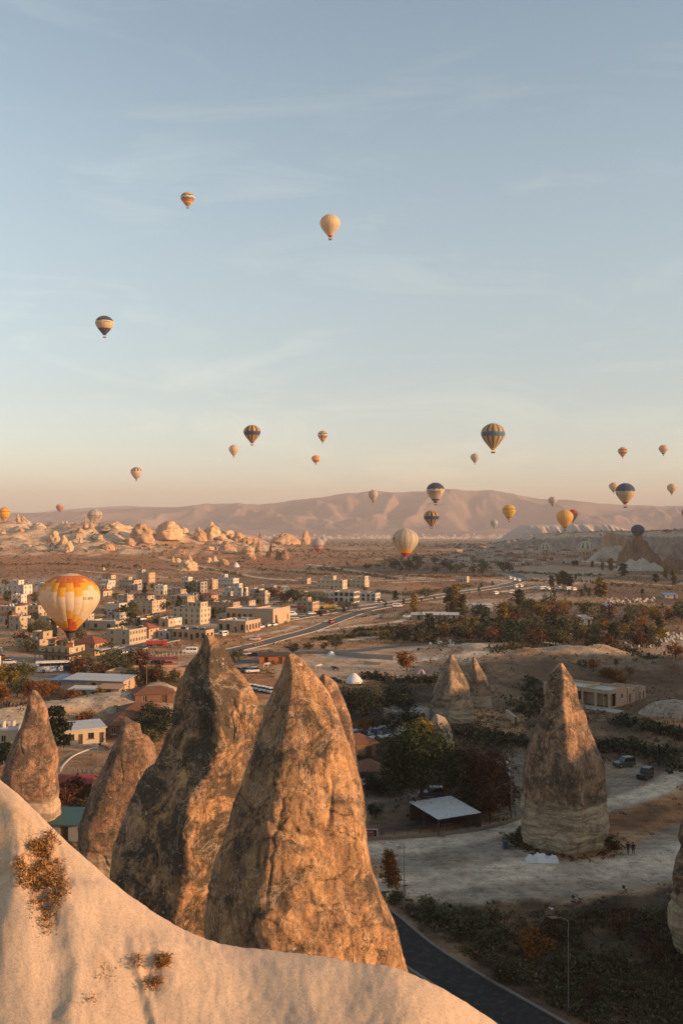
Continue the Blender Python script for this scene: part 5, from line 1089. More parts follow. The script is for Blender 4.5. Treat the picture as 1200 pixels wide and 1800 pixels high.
def rooftop(root, x, y, z, rng, n=3, w=6, d=5):
    """solar panels, tanks and vents that stand on flat roofs"""
    for k in range(n):
        px_, py_ = x + rng.uniform(.8, max(w - 2, 1)), y + rng.uniform(.8, max(d - 2, 1)); t = rng.random()
        if t < .45:
            b = MB(); b.hexa([(0, 0, .25), (1.9, 0, .25), (1.9, .9, .95), (0, .9, .95)], [(0, -.03, .31), (1.9, -.03, .31), (1.9, .87, 1.01), (0, .87, 1.01)]); o = b.obj('solar_panel', SOLAR, root, (px_, py_, z))
            MB().tube([(.1, 1.05, 1.15), (1.8, 1.05, 1.15)], .24, 8).obj('tank', TANK, o)
            g = MB()
            for sx in (.15, 1.75): g.box(sx - .03, sx + .03, 1.0, 1.06, -.02, .95); g.box(sx - .03, sx + .03, .02, .08, -.02, .25)
            g.obj('stand', STEEL, o)
        elif t < .75: MB().lathe([(.02, 0), (.5, 0), (.5, 1.0), (.42, 1.15), (.02, 1.2)], 12).obj('water_tank', TANK, root, (px_, py_, z - .02), smooth=False)
        else: MB().box(0, .6, 0, .6, -.02, 1.1).box(-.08, .68, -.08, .68, 1.1, 1.22).obj('chimney', CREAMW, root, (px_, py_, z))
YAW = R(-23)
def build(name, label, x, y, yaw=YAW, group='town buildings', sink=0.0):
    p = on(x, y); return empty(name, p, yaw, label, 'building', group)
def mpp(y): return CAMZ / (y - HOR)            # metres per photograph pixel on the floor
_rng = random.Random(5)
SPOTS = []
def simple(label, x, y, w, d, h, mat, fl=2, nf=3, ns=2, yaw=YAW, roof='flat', name='house', extra=(), tops=2, **kw):
    """x, y: photograph pixel of the nearest bottom corner (front right)"""
    r = build(name, label, x, y, yaw); k_ = .76 if h > 5 else .9; h *= k_; w *= .95; SPOTS.append((r.location.x, r.location.y, max(w, d)))
    wk = min(1.35, h / max(fl, 1) - 1.05) if fl else 1.35; kw.setdefault('wh', wk); kw['wh'] = min(kw['wh'], max(.8, h / max(fl, 1) - .75))
    volume(r, -w, 0, w, d, h, mat, fl=fl, nf=nf, ns=ns, roof=roof, **kw)
    for (ex, ey, ew, ed, ez, eh, em, ekw) in extra: volume(r, -w + ex * .95, ey, ew * .95, ed, eh * (k_ if ez == 0 else .92), em, z=ez * k_, **ekw)
    if roof == 'flat' and tops: rooftop(r, -w, 0, h - .5, _rng, tops, w, d)
    return r
S_ = simple; V1 = dict(fl=1, nf=1, ns=1, door=False)
# left part of the town
S_('white block villa with stepped roof at the far left edge', 42, 1046, 14, 8, 8, WHITEW, 2, 3, 2, extra=[(-6, -1.5, 8, 6, 0, 6, WHITEW, dict(fl=2, nf=2, ns=1, door=False)), (2, 2, 6, 5, 8, 3, WHITEW, V1)])
S_('slim white stair tower behind the chequered balloon', 78, 1043, 5, 5, 8.5, WHITEW, 2, 1, 1, tops=0)
S_('two storey stone house in front of the tall corner house', 236, 1034, 13, 9, 7, STONE, 2, 5, 2, extra=[(2, 2, 5, 4, 7, 2.2, STONE, V1)])
S_('tall narrow stone house highest up at the edge of town', 262, 1028, 11, 8, 11, STONE2, 3, 2, 3, extra=[(0, 0, 5, 4, 11, 2.4, STONE, V1)])
S_('blank white wall annexe right of the chequered balloon', 210, 1079, 9, 8, 6.5, WHITEW, 1, 0, 0, door=False)
S_('stone hotel with tall side windows and dark solar roofs', 268, 1078, 14, 12, 8, STONE, 3, 4, 4, extra=[(0, 3, 9, 6, 8, 2.6, STONE, dict(fl=1, nf=3, ns=2, door=False, roof='hip', roofmat=DARKR, rh=.8))], tops=5)
S_('long stone house with three side windows left of the balloon', 68, 1086, 9, 9, 7.5, STONE, 2, 3, 3, tops=3)
S_('stone terrace house with dark roof garden at the left edge', 28, 1088, 10, 9, 7.5, STONE, 2, 3, 2, tops=4)
S_('small house with a faded red roof at the left edge', 16, 1098, 6, 6, 4.5, CREAMW, 1, 2, 1, roof='hip', roofmat=TILER)
S_('low tan block with a raised rear room at lower left', 70, 1146, 11, 9, 5.5, TANW, 2, 3, 2, extra=[(5, 3, 5, 5, 5.5, 2.6, TANW, V1)])
r = S_('yellow stone restaurant with arched windows and brown veranda below the balloon', 122, 1166, 11, 8, 6.6, YELW, 2, 4, 3, arch=True, name='restaurant', wh=1.5, extra=[(0.5, 2, 3, 3, 6.6, 2.0, YELW, dict(fl=1, nf=1, ns=1, door=False, roof='hip', roofmat=TILER, rh=.5)), (5, 3, 3, 3, 6.6, 1.8, YELW, dict(fl=1, nf=1, ns=1, door=False, roof='hip', roofmat=TILER, rh=.5))], tops=1)
MB().hexa([(-12, -2.6, 2.6), (.4, -2.6, 2.6), (.4, -.05, 3.2), (-12, -.05, 3.2)], [(-12, -2.6, 2.75), (.4, -2.6, 2.75), (.4, -.05, 3.35), (-12, -.05, 3.35)]).obj('veranda_roof', DARKR, r)
for k in range(7): MB().box(-11.8 + k * 2, -11.65 + k * 2, -2.5, -2.35, -.5, 2.6).obj('post', WOOD, r)
MB().hexa([(.06, -2.6, 2.6), (2.8, -2.6, 2.5), (2.8, 9, 2.5), (.06, 9, 3.2)], [(.06, -2.6, 2.75), (2.8, -2.6, 2.65), (2.8, 9, 2.65), (.06, 9, 3.35)]).obj('veranda_roof', DARKR, r)
for k in range(6): MB().box(2.5, 2.65, -2.3 + k * 2.1, -2.15 + k * 2.1, -.5, 2.5).obj('post', WOOD, r)
MB().box(.06, .14, 1.0, 2.2, 3.6, 6.2).obj('banner', plain('banner_white', (0.6, 0.5, 0.45), 0.8), r)
MB().box(.15, .17, 1.15, 2.05, 4.2, 4.5).box(.15, .17, 1.15, 2.05, 4.8, 5.1).obj('banner_print', REDC, r)
r = S_('yellow house with red hipped roof beside the arched restaurant', 167, 1154, 9, 8, 5.4, YELW, 2, 3, 4, roof='hip', roofmat=TILER, rh=2.2)
MB().hexa([(.06, -1, 2.6), (3.2, -1, 2.3), (3.2, 9, 2.3), (.06, 9, 2.6)], [(.06, -1, 2.75), (3.2, -1, 2.45), (3.2, 9, 2.45), (.06, 9, 2.75)]).obj('terrace_roof', METALR, r)
for k in range(5): MB().box(2.95, 3.1, -.8 + k * 2.4, -.65 + k * 2.4, -.5, 2.3).obj('post', WOOD, r)
S_('low hall with white flat roof and wide dark bays', 203, 1108, 14, 9, 4.0, STONE, 1, 2, 4, ww=1.6, wh=1.5, roofmat=PALER, door=False, dark=True, tops=1)
S_('stone terrace of three storeys facing the main road', 228, 1134, 11, 11, 7.2, STONE, 2, 2, 6, tops=4)
S_('house with dark red hipped roof and balcony by the parking', 262, 1124, 7, 7, 5.2, STONE2, 2, 2, 2, roof='hip', roofmat=TILER, rh=2.0)
S_('small stone kiosk house left of the pale three storey block', 296, 1102, 5, 5, 3.6, STONE, 1, 1, 1)
S_('pale three storey block with paired windows beside the road', 352, 1098, 15, 9, 9.3, CREAMW, 3, 5, 3, extra=[(7, 2, 7, 6, 9.3, 2.6, CREAMW, dict(fl=1, nf=3, ns=2, door=False, roofmat=DARKR))], tops=4)
S_('low shop row with red trim facing the main road', 362, 1126, 16, 6, 4.2, STONE2, 1, 6, 2, wh=1.8, ww=1.4, dark=True, tops=4)
S_('small low white shop left of the shop row', 300, 1123, 6, 6, 3.2, WHITEW, 1, 2, 1, roofmat=PALER)
# centre
S_('unfinished grey concrete house with open floors uphill', 353, 1042, 13, 8, 9, GREYW, 3, 4, 2, ww=1.6, wh=1.7, dark=True)
S_('square stone house between the grey shell and the white villa', 374, 1036, 8, 7, 8.5, STONE2, 3, 2, 2)
S_('white villa with a row of dark arched windows', 410, 1033, 13, 8, 8, WHITEW, 2, 5, 3, arch=True, extra=[(1, 2, 4, 4, 8, 3, WHITEW, V1)])
S_('stepped white house with small roof terrace', 425, 1048, 13, 8, 6.5, WHITEW, 2, 3, 2, extra=[(0, -3, 7, 3, 0, 3.6, WHITEW, dict(fl=1, nf=2, ns=1)), (5, 2, 5, 4, 6.5, 2.6, WHITEW, V1)])
S_('pale stone guest house with five tall windows in a row', 466, 1061, 10, 6, 7.4, STONE, 2, 5, 2, extra=[(1, 2, 4, 3, 7.4, 2.2, STONE, V1), (5, 2, 4, 3, 7.4, 1.4, CREAMW, dict(fl=0, nf=0, ns=0, roofmat=DARKR))], tops=1)
S_('tan house with dark solar roof behind the shrubs', 410, 1074, 13, 7, 5.5, TANW, 2, 4, 2, tops=5)
S_('house with dark hipped roofs next to the tan house', 438, 1071, 10, 7, 5.0, STONE, 2, 3, 2, roof='hip', roofmat=DARKR, rh=1.2)
S_('yellowish house with grey sheet roof behind the pale block', 330, 1064, 12, 7, 6, YELW, 2, 3, 2, roof='hip', roofmat=FLATR, rh=1.0)
S_('long tan house with terracotta roof edge behind', 372, 1062, 9, 7, 6.2, STONE2, 2, 3, 2, roof='hip', roofmat=TILER, rh=1.0)
r = build('caravanserai', 'large stone hall with five arches beside the coach park', 480, 1099)
volume(r, -10, 0, 10, 17, 7, STONE2, fl=1, nf=0, ns=0, door=False, fops=[], rops=row(17, 1, 1.6, .2, 4.4, 'w', True, 1, 5) + row(17, 1, .9, 1.5, 4.0, 'w', True, 13, 16), dark=True, roofmat=PALER)
volume(r, -24, .4, 13.98, 15, 6.6, STONE2, fl=1, nf=0, ns=0, door=False, fops=row(14, 5, 1.7, .05, 4.6, 'o', True), rops=[], roofmat=PALER)
S_('low stone market hall with arched shopfronts', 432, 1112, 14, 13, 5.0, STONE2, 1, 4, 5, arch=True, ww=1.5, wh=2.3, dark=True, tops=3, roofmat=PALER, name='market_hall')
r = S_('tan two storey inn with dark red awning on its left', 549, 1078, 9, 8, 7.2, TANW, 2, 3, 4, extra=[(1.5, 2, 4, 4, 7.2, 2.2, TANW, V1)], tops=1)
MB().hexa([(-14, -2.4, 2.5), (-4, -2.4, 2.5), (-4, -.05, 3.1), (-14, -.05, 3.1)], [(-14, -2.4, 2.65), (-4, -2.4, 2.65), (-4, -.05, 3.25), (-14, -.05, 3.25)]).obj('awning', REDC, r)
for k in range(5): MB().box(-13.8 + k * 2.4, -13.7 + k * 2.4, -2.3, -2.2, -.5, 2.5).obj('post', WOOD, r)
S_('wide orange tan house behind the dark cypresses', 574, 1056, 16, 7, 6.0, YELW, 2, 5, 2, tops=1)
S_('long white hotel wing stepping along the hillside', 602, 1036, 20, 8, 8, CREAMW, 2, 6, 2, extra=[(4, 2, 8, 5, 8, 2.8, CREAMW, dict(fl=1, nf=3, ns=1, door=False))], tops=2)
S_('white hotel end block with taller right tower', 641, 1033, 14, 8, 6.5, CREAMW, 2, 4, 2, extra=[(8, .5, 5.9, 6, 6.5, 3, CREAMW, dict(fl=1, nf=2, ns=2, door=False))], tops=1)
S_('white hotel with a band of dark glass on the first floor', 622, 1060, 13, 8, 8, WHITEW, 2, 4, 3, ww=2.2, wh=1.9, dark=True, extra=[(-6, 1, 6, 6, 0, 6.5, WHITEW, dict(fl=2, nf=2, ns=1, door=False))], tops=1)
S_('white hotel annexe with brown glazed corner', 660, 1057, 13, 7, 5.8, WHITEW, 2, 4, 2, ww=1.6, wh=1.6, dark=True, tops=2)
S_('small white farmhouse alone in the brown fields', 820, 1024, 9, 6, 4.8, CREAMW, 1, 3, 2, tops=0)
S_('hillside tan house left of the white hotel wing', 540, 1027, 8, 6, 4.5, STONE, 1, 3, 1, tops=1)
S_('small stone house at the foot of the badlands', 283, 1040, 6, 5, 3.6, STONE, 1, 2, 1, tops=0)
S_('flat roofed house left of the pale block behind trees', 318, 1050, 10, 6, 5, TANW, 2, 3, 2, tops=4)
# sheds and yards
S_('long low farm shed with pale patched roof by the poplars', 805, 1091, 17, 6, 2.8, GREYW, 1, 4, 1, roof='shed', roofmat=PALER, name='shed', yaw=R(-6), dark=True)
S_('grey lean to shed at the left end of the farm yard', 748, 1090, 7, 5, 2.6, GREYW, 1, 1, 1, roof='shed', roofmat=METALR, name='shed', yaw=R(-6))
S_('white roofed workshop right of the tall poplars', 866, 1075, 10, 6, 3.4, WHITEW, 1, 2, 2, roof='shed', roofmat=METALR, name='shed', yaw=R(8))
S_('small pale house roof between trees in the orchard belt', 1040, 1098, 6, 5, 2.8, WHITEW, 1, 2, 1, roof='gable', roofmat=PALER, name='house', yaw=R(5))
S_('small white building with a blue panel near the fields', 1076, 1073, 4.5, 4, 2.6, WHITEW, 1, 1, 1, roof='shed', roofmat=BLUER, name='shed', yaw=R(0))
S_('tiny shed with blue roof in the right fields', 1190, 1052, 8, 5, 2.4, GREYW, 1, 2, 1, roof='shed', roofmat=BLUER, name='shed', yaw=R(5))
S_('white roofed block shed among the bushes at lower left', 217, 1216, 18, 8, 3.0, STONE2, 1, 1, 1, roof='shed', roofmat=METALR, name='shed', yaw=R(-12), rh=.5)
S_('flat shed with bright blue roof beside the white roofed one', 152, 1213, 11, 7, 2.6, GREYW, 1, 2, 1, roof='shed', roofmat=BLUER, name='shed', yaw=R(-12), rh=.4)
S_('small pale cabin with two windows in front of the blue roof', 172, 1228, 8, 4, 2.4, CREAMW, 1, 3, 1, roof='shed', roofmat=PALER, name='cabin', yaw=R(-8), rh=.3)
S_('cabin with rusty tan roof right of the pale cabin', 210, 1226, 6, 4, 2.3, TANW, 1, 1, 1, roof='shed', roofmat=plain('rust_sheet', (0.36, 0.22, 0.13), 0.8, 0.3, 1), name='cabin', yaw=R(-8), rh=.5)
S_('low stone wall building with a dark doorway above the bushes', 330, 1190, 17, 6, 3.0, STONE2, 1, 2, 1, roofmat=GREYW, name='shed', yaw=R(8), tops=0)
S_('old flat roofed stone shed with rubble on top', 258, 1198, 13, 7, 2.8, TANW, 1, 1, 1, roofmat=TANW, name='shed', yaw=R(-10), tops=0)
r = build('market_canopy', 'dark red market canopy with cars parked beneath', 306, 1175, R(6)); MB().box(-9, 1, 0, 6, 2.7, 2.9).obj('roof', REDC, r)
for sx in (-8.8, -4, .8):
    for sy in (.2, 5.8): MB().box(sx - .07, sx + .07, sy - .07, sy + .07, -.4, 2.7).obj('post', WOOD, r)
r = build('stable', 'orange plank stable hut behind the tip of the front rock', 505, 1167, R(4)); volume(r, -9, 0, 9, 5, 2.6, plain('orange_planks', (0.34, 0.12, 0.05), 0.85, 0.3, 1.5), fl=1, nf=2, ns=1, roof='shed', roofmat=DARKR, rh=.4, ww=1.2, wh=1.5, dark=True)
# house with the flat roof at the right
r = build('house', 'flat roofed pink stone house with pillared porch behind the lone chimney rock', 1070, 1246, R(-42))
volume(r, -7.4, 0, 7.4, 9.5, 4.3, STONE2, fl=1, nf=0, ns=0, door=False, fops=row(7.4, 2, 3.0, .25, 3.5, 'o', False), rops=row(9.5, 1, 3.0, .25, 3.4, 'o', False, .2, 3.8) + row(9.5, 1, 1.2, 1.6, 2.8, 'w', False, 5.5, 8), roofmat=PALER)
volume(r, -19, 1.2, 11.55, 9, 4.2, STONE2, fl=1, nf=0, ns=1, door=False, fops=row(11.6, 1, 1.6, 1.0, 3.3, 'w', False, 8.6, 11.2) + row(11.6, 1, 1.5, .2, 3.2, 'o', False, .4, 2.8) + row(11.6, 1, 1.4, 1.0, 3.2, 'w', False, 4, 7), roofmat=PALER)
volume(r, -6, 9.55, 6.2, 6, 3.7, STONE2, fl=1, nf=0, ns=0, door=False, fops=[], rops=[(.7, 1.6, .1, 2.3, 'd', False), (2.6, 3.5, 2.5, 3.0, 'w', False)], roofmat=METALR)
volume(r, -4.5, 15.6, 4.7, 4, 3.0, STONE2, fl=1, nf=0, ns=0, door=False, fops=[], rops=[(.5, 1.2, .1, 2.1, 'd', False), (2.4, 3.1, .1, 2.1, 'd', False)], roofmat=PALER)
b = MB(); b.tube([(1.9, 10.6, -.1), (.45, 13.4, 3.75)], .05, 5); b.tube([(2.3, 11.4, -.1), (.85, 14.2, 3.75)], .05, 5); b.obj('ladder_rail', FRAME_D, r)
for k in range(10):
    t = (k + .5) / 10; MB().tube([(1.9 - 1.45 * t, 10.6 + 2.8 * t, 3.85 * t - .1), (2.3 - 1.45 * t, 11.4 + 2.8 * t, 3.85 * t - .1)], .045, 5).obj('rung', FRAME_D, r)
b = MB()
for k in range(9): b.box(-7.2 + k * .88, -7.15 + k * .88, .1, .15, 4.44, 5.0)
b.box(-7.2, -.1, .1, .14, 4.98, 5.02); b.obj('roof_railing', STEEL, r)
b = MB(); b.tube([(-.3, 9.2, 4.3), (-.3, 9.2, 5.3)], .1, 6); b.obj('chimney_pipe', FRAME_D, r)
MB().box(-9, 4, -4, -.02, -.6, .12).obj('terrace', CONCR, r)
# white cottage at the left
r = build('cottage', 'cream cottage with grey sheet roof and two brown doors beyond the pine', 186, 1305, R(26))
volume(r, -9, 0, 9, 6.5, 3.1, CREAMW, fl=1, nf=0, ns=0, door=False, fops=[(7.7, 8.6, .1, 2.2, 'd', False), (5.4, 6.6, 1.1, 2.3, 'w', False), (3.4, 4.3, .1, 2.2, 'd', False), (1.4, 2.6, 1.1, 2.3, 'w', False)], rops=[], roof='shed', roofmat=METALR, rh=.5, over=.3, dark=True)
MB().box(-9, .2, -1.5, -.02, -.5, .08).obj('doorstep', CONCR, r)
r = build('house', 'flat pale roof with three white chimneys at the left edge', 31, 1312, R(12)); volume(r, -16, 0, 16, 7, 3.2, CREAMW, fl=1, nf=3, ns=1, roofmat=PALER, parapet=.3)
for k in range(3): MB().lathe([(.01, 0), (.45, 0), (.45, 1.1), (.55, 1.15), (.55, 1.3), (.01, 1.35)], 12).obj('chimney', WHITEW, r, (-1.4 - k * 1.9, 5.6, 2.85))
r = build('shed', 'red tiled shed roof low between the two left rocks', 160, 1402, R(3)); volume(r, -7.5, 0, 7.5, 4.5, 2.2, DOORM, fl=1, nf=2, ns=1, roof='gable', roofmat=plain('red_tiles', (0.26, 0.055, 0.045), 0.8, 0.25, 1.5, bmp=.6), rh=1.0, over=.3)
for k in range(5):
    MB().box(-7.8, .3, -.3 + k * .48, -.22 + k * .48, 2.36 + k * .173, 2.42 + k * .173).obj('tile_course', MAT['red_tiles'], r)
r = build('shed', 'dark green sheet roof glimpsed below the pale slope', 140, 1480, R(-4)); volume(r, -9, 0, 9, 6, 2.4, GREYW, fl=1, nf=2, ns=1, roof='shed', roofmat=GREENR, rh=.6)
for k, (x, y, w_, rz) in enumerate(((232, 1295, 5, 18), (258, 1282, 7, 20), (282, 1268, 8, 18), (306, 1256, 9, 16))):
    r = build('bungalow', ['brown tiled bungalow behind the notched rock, lowest of its row', 'second brown tiled bungalow of the row between the left rocks', 'middle brown tiled bungalow of the row between the left rocks', 'brown tiled bungalow touching the largest rock', 'brown tiled bungalow nearest the cream cottage'][k], x, y, R(rz)); volume(r, -w_, 0, w_, 5.5, 2.5, plain('bungalow_wall', (0.17, 0.09, 0.055), 0.9, 0.2, 0.6), fl=1, nf=2, ns=1, roof='hip', roofmat=BROWNR, rh=1.3, over=.5)
# pool side
r = build('pool_house', 'brown timber pool house with red brown roof beside the swimming pool', 660, 1330, R(20)); volume(r, -6, 0, 6, 5, 2.7, WOOD, fl=1, nf=2, ns=1, roof='hip', roofmat=BROWNR, rh=1.5, over=.5)
r = build('gazebo', 'square gazebo with brown hipped roof below the pool house', 678, 1378, R(12)); 
b = MB(); b.add([(-5.4, -.4, 2.4), (.4, -.4, 2.4), (.4, 5.4, 2.4), (-5.4, 5.4, 2.4), (-2.5, 2.5, 4.0)], [(0, 3, 2, 1), (0, 1, 4), (1, 2, 4), (2, 3, 4), (3, 0, 4)]); b.obj('roof', BROWNR, r)
for sx in (-5, 0):
    for sy in (0, 5): MB().box(sx - .08, sx + .08, sy - .08, sy + .08, -.4, 2.4).obj('post', WOOD, r)
r = build('shed', 'low building with grey sheet roof left of the banded cone', 757, 1268, R(30)); volume(r, -9, 0, 9, 6, 2.8, WHITEW, fl=1, nf=2, ns=1, roofmat=METALR, parapet=.15)
r = build('car_port', 'white corrugated metal shed roof in the dark lower yard', 846, 1458, R(27), group='yard sheds')
RW, RD = 7.6, 8.2
nrib = 46; vs, fs = [], []
for k in range(nrib + 1):
    xx = -RW + RW * k / nrib; zz_ = .05 if k % 2 else 0
    vs += [(xx, 0, 2.5 + zz_), (xx, RD, 3.0 + zz_)]
    if k: fs.append((2 * k - 2, 2 * k, 2 * k + 1, 2 * k - 1))
n_ = len(vs); vs += [(x, y, z - .05) for x, y, z in vs]; fs += [tuple(i + n_ for i in f[::-1]) for f in fs]
obj('roof', mesh('roof', vs, fs, [plain('white_corrugated', (0.60, 0.60, 0.57), 0.5, 0.15, 0.7, grime=(0.35, 0.27, 0.22))]), r)
for sx in (-RW + .1, -.1):
    for sy in (.1, RD / 2, RD - .1): MB().box(sx - .07, sx + .07, sy - .07, sy + .07, -.4, 2.5).obj('post', FRAME_D, r)
MB().box(-RW, 0, RD - .2, RD - .12, -.3, 2.6).box(-.12, 0, .2, RD - .2, -.3, 2.2).obj('wall', DARKR, r)
# infill: the many small houses between the named ones
_ri = random.Random(17); _ik = []
LBI = ['low white flat roofed house squeezed into the %s of town, %s', 'small two storey stone house squeezed into the %s of town, %s', 'low cream house with tiled roof in the %s of town, %s', 'small white two storey house squeezed into the %s of town, %s', 'low grey block house squeezed into the %s of town, %s', 'small pink stone house with tiled roof in the %s of town, %s']
for k, (w_, d_, h_, m_, rf, fl_) in enumerate(((8, 7, 3.2, WHITEW, 'flat', 1), (7, 6, 5.4, STONE, 'flat', 2), (9, 6, 3.0, CREAMW, 'hip', 1), (6, 6, 5.6, WHITEW, 'flat', 2), (10, 7, 3.4, GREYW, 'flat', 1), (7, 7, 5.2, STONE2, 'hip', 2))):
    lb = ['low white flat roofed house squeezed between larger town houses', 'small two storey stone house squeezed between larger town houses', 'low cream house with tiled roof squeezed between larger town houses', 'small white two storey house squeezed between larger town houses', 'low grey block house squeezed between larger town houses', 'small pink stone house with tiled roof squeezed between larger town houses'][k]
    r = empty('small_house', (0, 0, 0), 0, lb, 'building', 'small infill houses'); volume(r, -w_ / 2, -d_ / 2, w_, d_, h_, m_, fl=fl_, nf=3 if w_ > 7 else 2, ns=2, roof=rf, roofmat=(None if rf == 'flat' else TILER), rh=1.2, wh=1.1)
    if rf == 'flat': rooftop(r, -w_ / 2, -d_ / 2, h_ - .5, _ri, 3, w_, d_)
    _ik.append([r, False])
_ip = [tuple(px(*q)[:2]) for q in ((-40, 1040), (60, 1024), (200, 1016), (300, 1024), (440, 1030), (520, 1050), (560, 1062), (470, 1084), (380, 1106), (300, 1112), (180, 1140), (60, 1170), (-60, 1180))]; cnt = 0
for _ in range(3000):
    if cnt >= 36: break
    x, y = _ri.uniform(-60, 560), _ri.uniform(1016, 1175); p = px(x, y)
    if not in_poly(np.array([p.x]), np.array([p.y]), _ip)[0]: continue
    if any(math.hypot(p.x - a, p.y - c) < 8.5 + .25 * w_ for a, c, w_ in SPOTS): continue
    if any(seg_dist(np.array([p.x]), np.array([p.y]), [(a.x, a.y) for a in rp[::3]])[0] < rw / 2 + 8 for rp, rw in ROADS.values()): continue
    k = _ri.randrange(6); r = _ik[k][0]
    if _ik[k][1]: r = copy_tree(r)
    _ik[k][1] = True; r.location = on(x, y); r.rotation_euler = (0, 0, YAW + R(_ri.choice([0, 90, -4, 12, -10]))); SPOTS.append((p.x, p.y, 7)); cnt += 1; r['label'] = LBI[k] % (('left edge', 'left part', 'middle', 'right part')[min(3, max(0, int((x + 20) // 130)))], 'uphill' if y < 1060 else 'roadside')
# far village houses
_rv = random.Random(11)
vill = []
for k in range(46):
    x = _rv.choice([_rv.uniform(790, 905), _rv.uniform(870, 1010), _rv.uniform(800, 900), _rv.uniform(840, 960), _rv.uniform(930, 1060)]); y = _rv.uniform(962, 990) if x < 900 else _rv.uniform(968, 996)
    p = on(x, y)
    if gz(p.x, p.y) > 6: continue
    vill.append((x, y))
_kit = {}
for x, y in vill:
    p = on(x, y); k = _rv.randrange(4)
    w_, d_, h_ = ((9, 7, 4.5), (12, 8, 6), (7, 7, 5.5), (14, 8, 4))[k]
    if k not in _kit:
        r = empty('village_house', p, R(_rv.uniform(-40, 30)), 'small pale house of the hazy village on the far plain', 'building', 'houses of the far village')
        volume(r, -w_ / 2, 0, w_, d_, h_, (CREAMW, WHITEW, STONE, WHITEW)[k], fl=2 if h_ > 5 else 1, nf=3, ns=2, roof='hip' if k % 2 else 'flat', roofmat=TILER if k == 1 else BROWNR)
        _kit[k] = r
    else: r = copy_tree(_kit[k]); r.location = p; r.rotation_euler = (0, 0, R(_rv.uniform(-40, 30)))
# ================================================================ trees and scrub
def leaf_mat(name, a, b_, c):
    m, nt, b = newmat(name); g = N(nt, 'ShaderNodeNewGeometry'); oi = N(nt, 'ShaderNodeObjectInfo')
    col = ramp(nt, g.outputs['Random Per Island'], [(0.0, a), (0.55, b_), (1.0, c)])
    hv = N(nt, 'ShaderNodeHueSaturation'); nt.links.new(col, hv.inputs['Color'])
    mr = N(nt, 'ShaderNodeMapRange'); mr.inputs[3].default_value = 0.72; mr.inputs[4].default_value = 1.3; nt.links.new(oi.outputs['Random'], mr.inputs[0]); nt.links.new(mr.outputs[0], hv.inputs['Value'])
    nt.links.new(hv.outputs[0], b.inputs['Base Color']); b.inputs['Roughness'].default_value = 0.75
    tr = N(nt, 'ShaderNodeBsdfTranslucent'); nt.links.new(hv.outputs[0], tr.inputs[0]); ms = N(nt, 'ShaderNodeMixShader'); ms.inputs[0].default_value = 0.25
    nt.links.new(b.outputs[0], ms.inputs[1]); nt.links.new(tr.outputs[0], ms.inputs[2]); nt.links.new(ms.outputs[0], nt.nodes['Material Output'].inputs[0])
    return m
LEAF = {
 'dark': leaf_mat('leaf_dark', (0.012, 0.020, 0.012), (0.026, 0.038, 0.020), (0.055, 0.066, 0.030)),
 'green': leaf_mat('leaf_green', (0.030, 0.040, 0.014), (0.055, 0.066, 0.022), (0.10, 0.105, 0.035)),
 'olive': leaf_mat('leaf_olive', (0.05, 0.05, 0.022), (0.085, 0.078, 0.036), (0.14, 0.12, 0.055)),
 'yellow': leaf_mat('leaf_yellow', (0.11, 0.075, 0.014), (0.19, 0.125, 0.022), (0.28, 0.18, 0.035)),
 'orange': leaf_mat('leaf_orange', (0.12, 0.045, 0.010), (0.22, 0.085, 0.016), (0.32, 0.14, 0.03)),
 'red': leaf_mat('leaf_red', (0.045, 0.018, 0.011), (0.085, 0.033, 0.017), (0.17, 0.065, 0.027)),
 'deep': leaf_mat('leaf_deep', (0.010, 0.017, 0.007), (0.024, 0.034, 0.012), (0.06, 0.07, 0.022)),
 'dry': leaf_mat('leaf_dry', (0.085, 0.055, 0.03), (0.16, 0.10, 0.052), (0.26, 0.17, 0.09)),
}
BARK = plain('bark', (0.075, 0.052, 0.036), 0.95, 0.35, 3.0, bmp=0.8)
def leaves(cen, rng, size, jit=0.35):
    """leaf quads at centres, random turns"""
    n = len(cen); a = rng.normal(size=(n, 3)); a /= np.linalg.norm(a, axis=1)[:, None]; b = np.cross(a, rng.normal(size=(n, 3))); b /= np.linalg.norm(b, axis=1)[:, None]
    s = size * (1 + jit * rng.normal(size=n)).clip(.4, 1.9); s = s[:, None]
    V = np.stack([cen - a * s * .5 - b * s * .12, cen - b * s * .42, cen + a * s * .6, cen + b * s * .42], 1).reshape(-1, 3)
    return V, np.arange(4 * n).reshape(-1, 4)
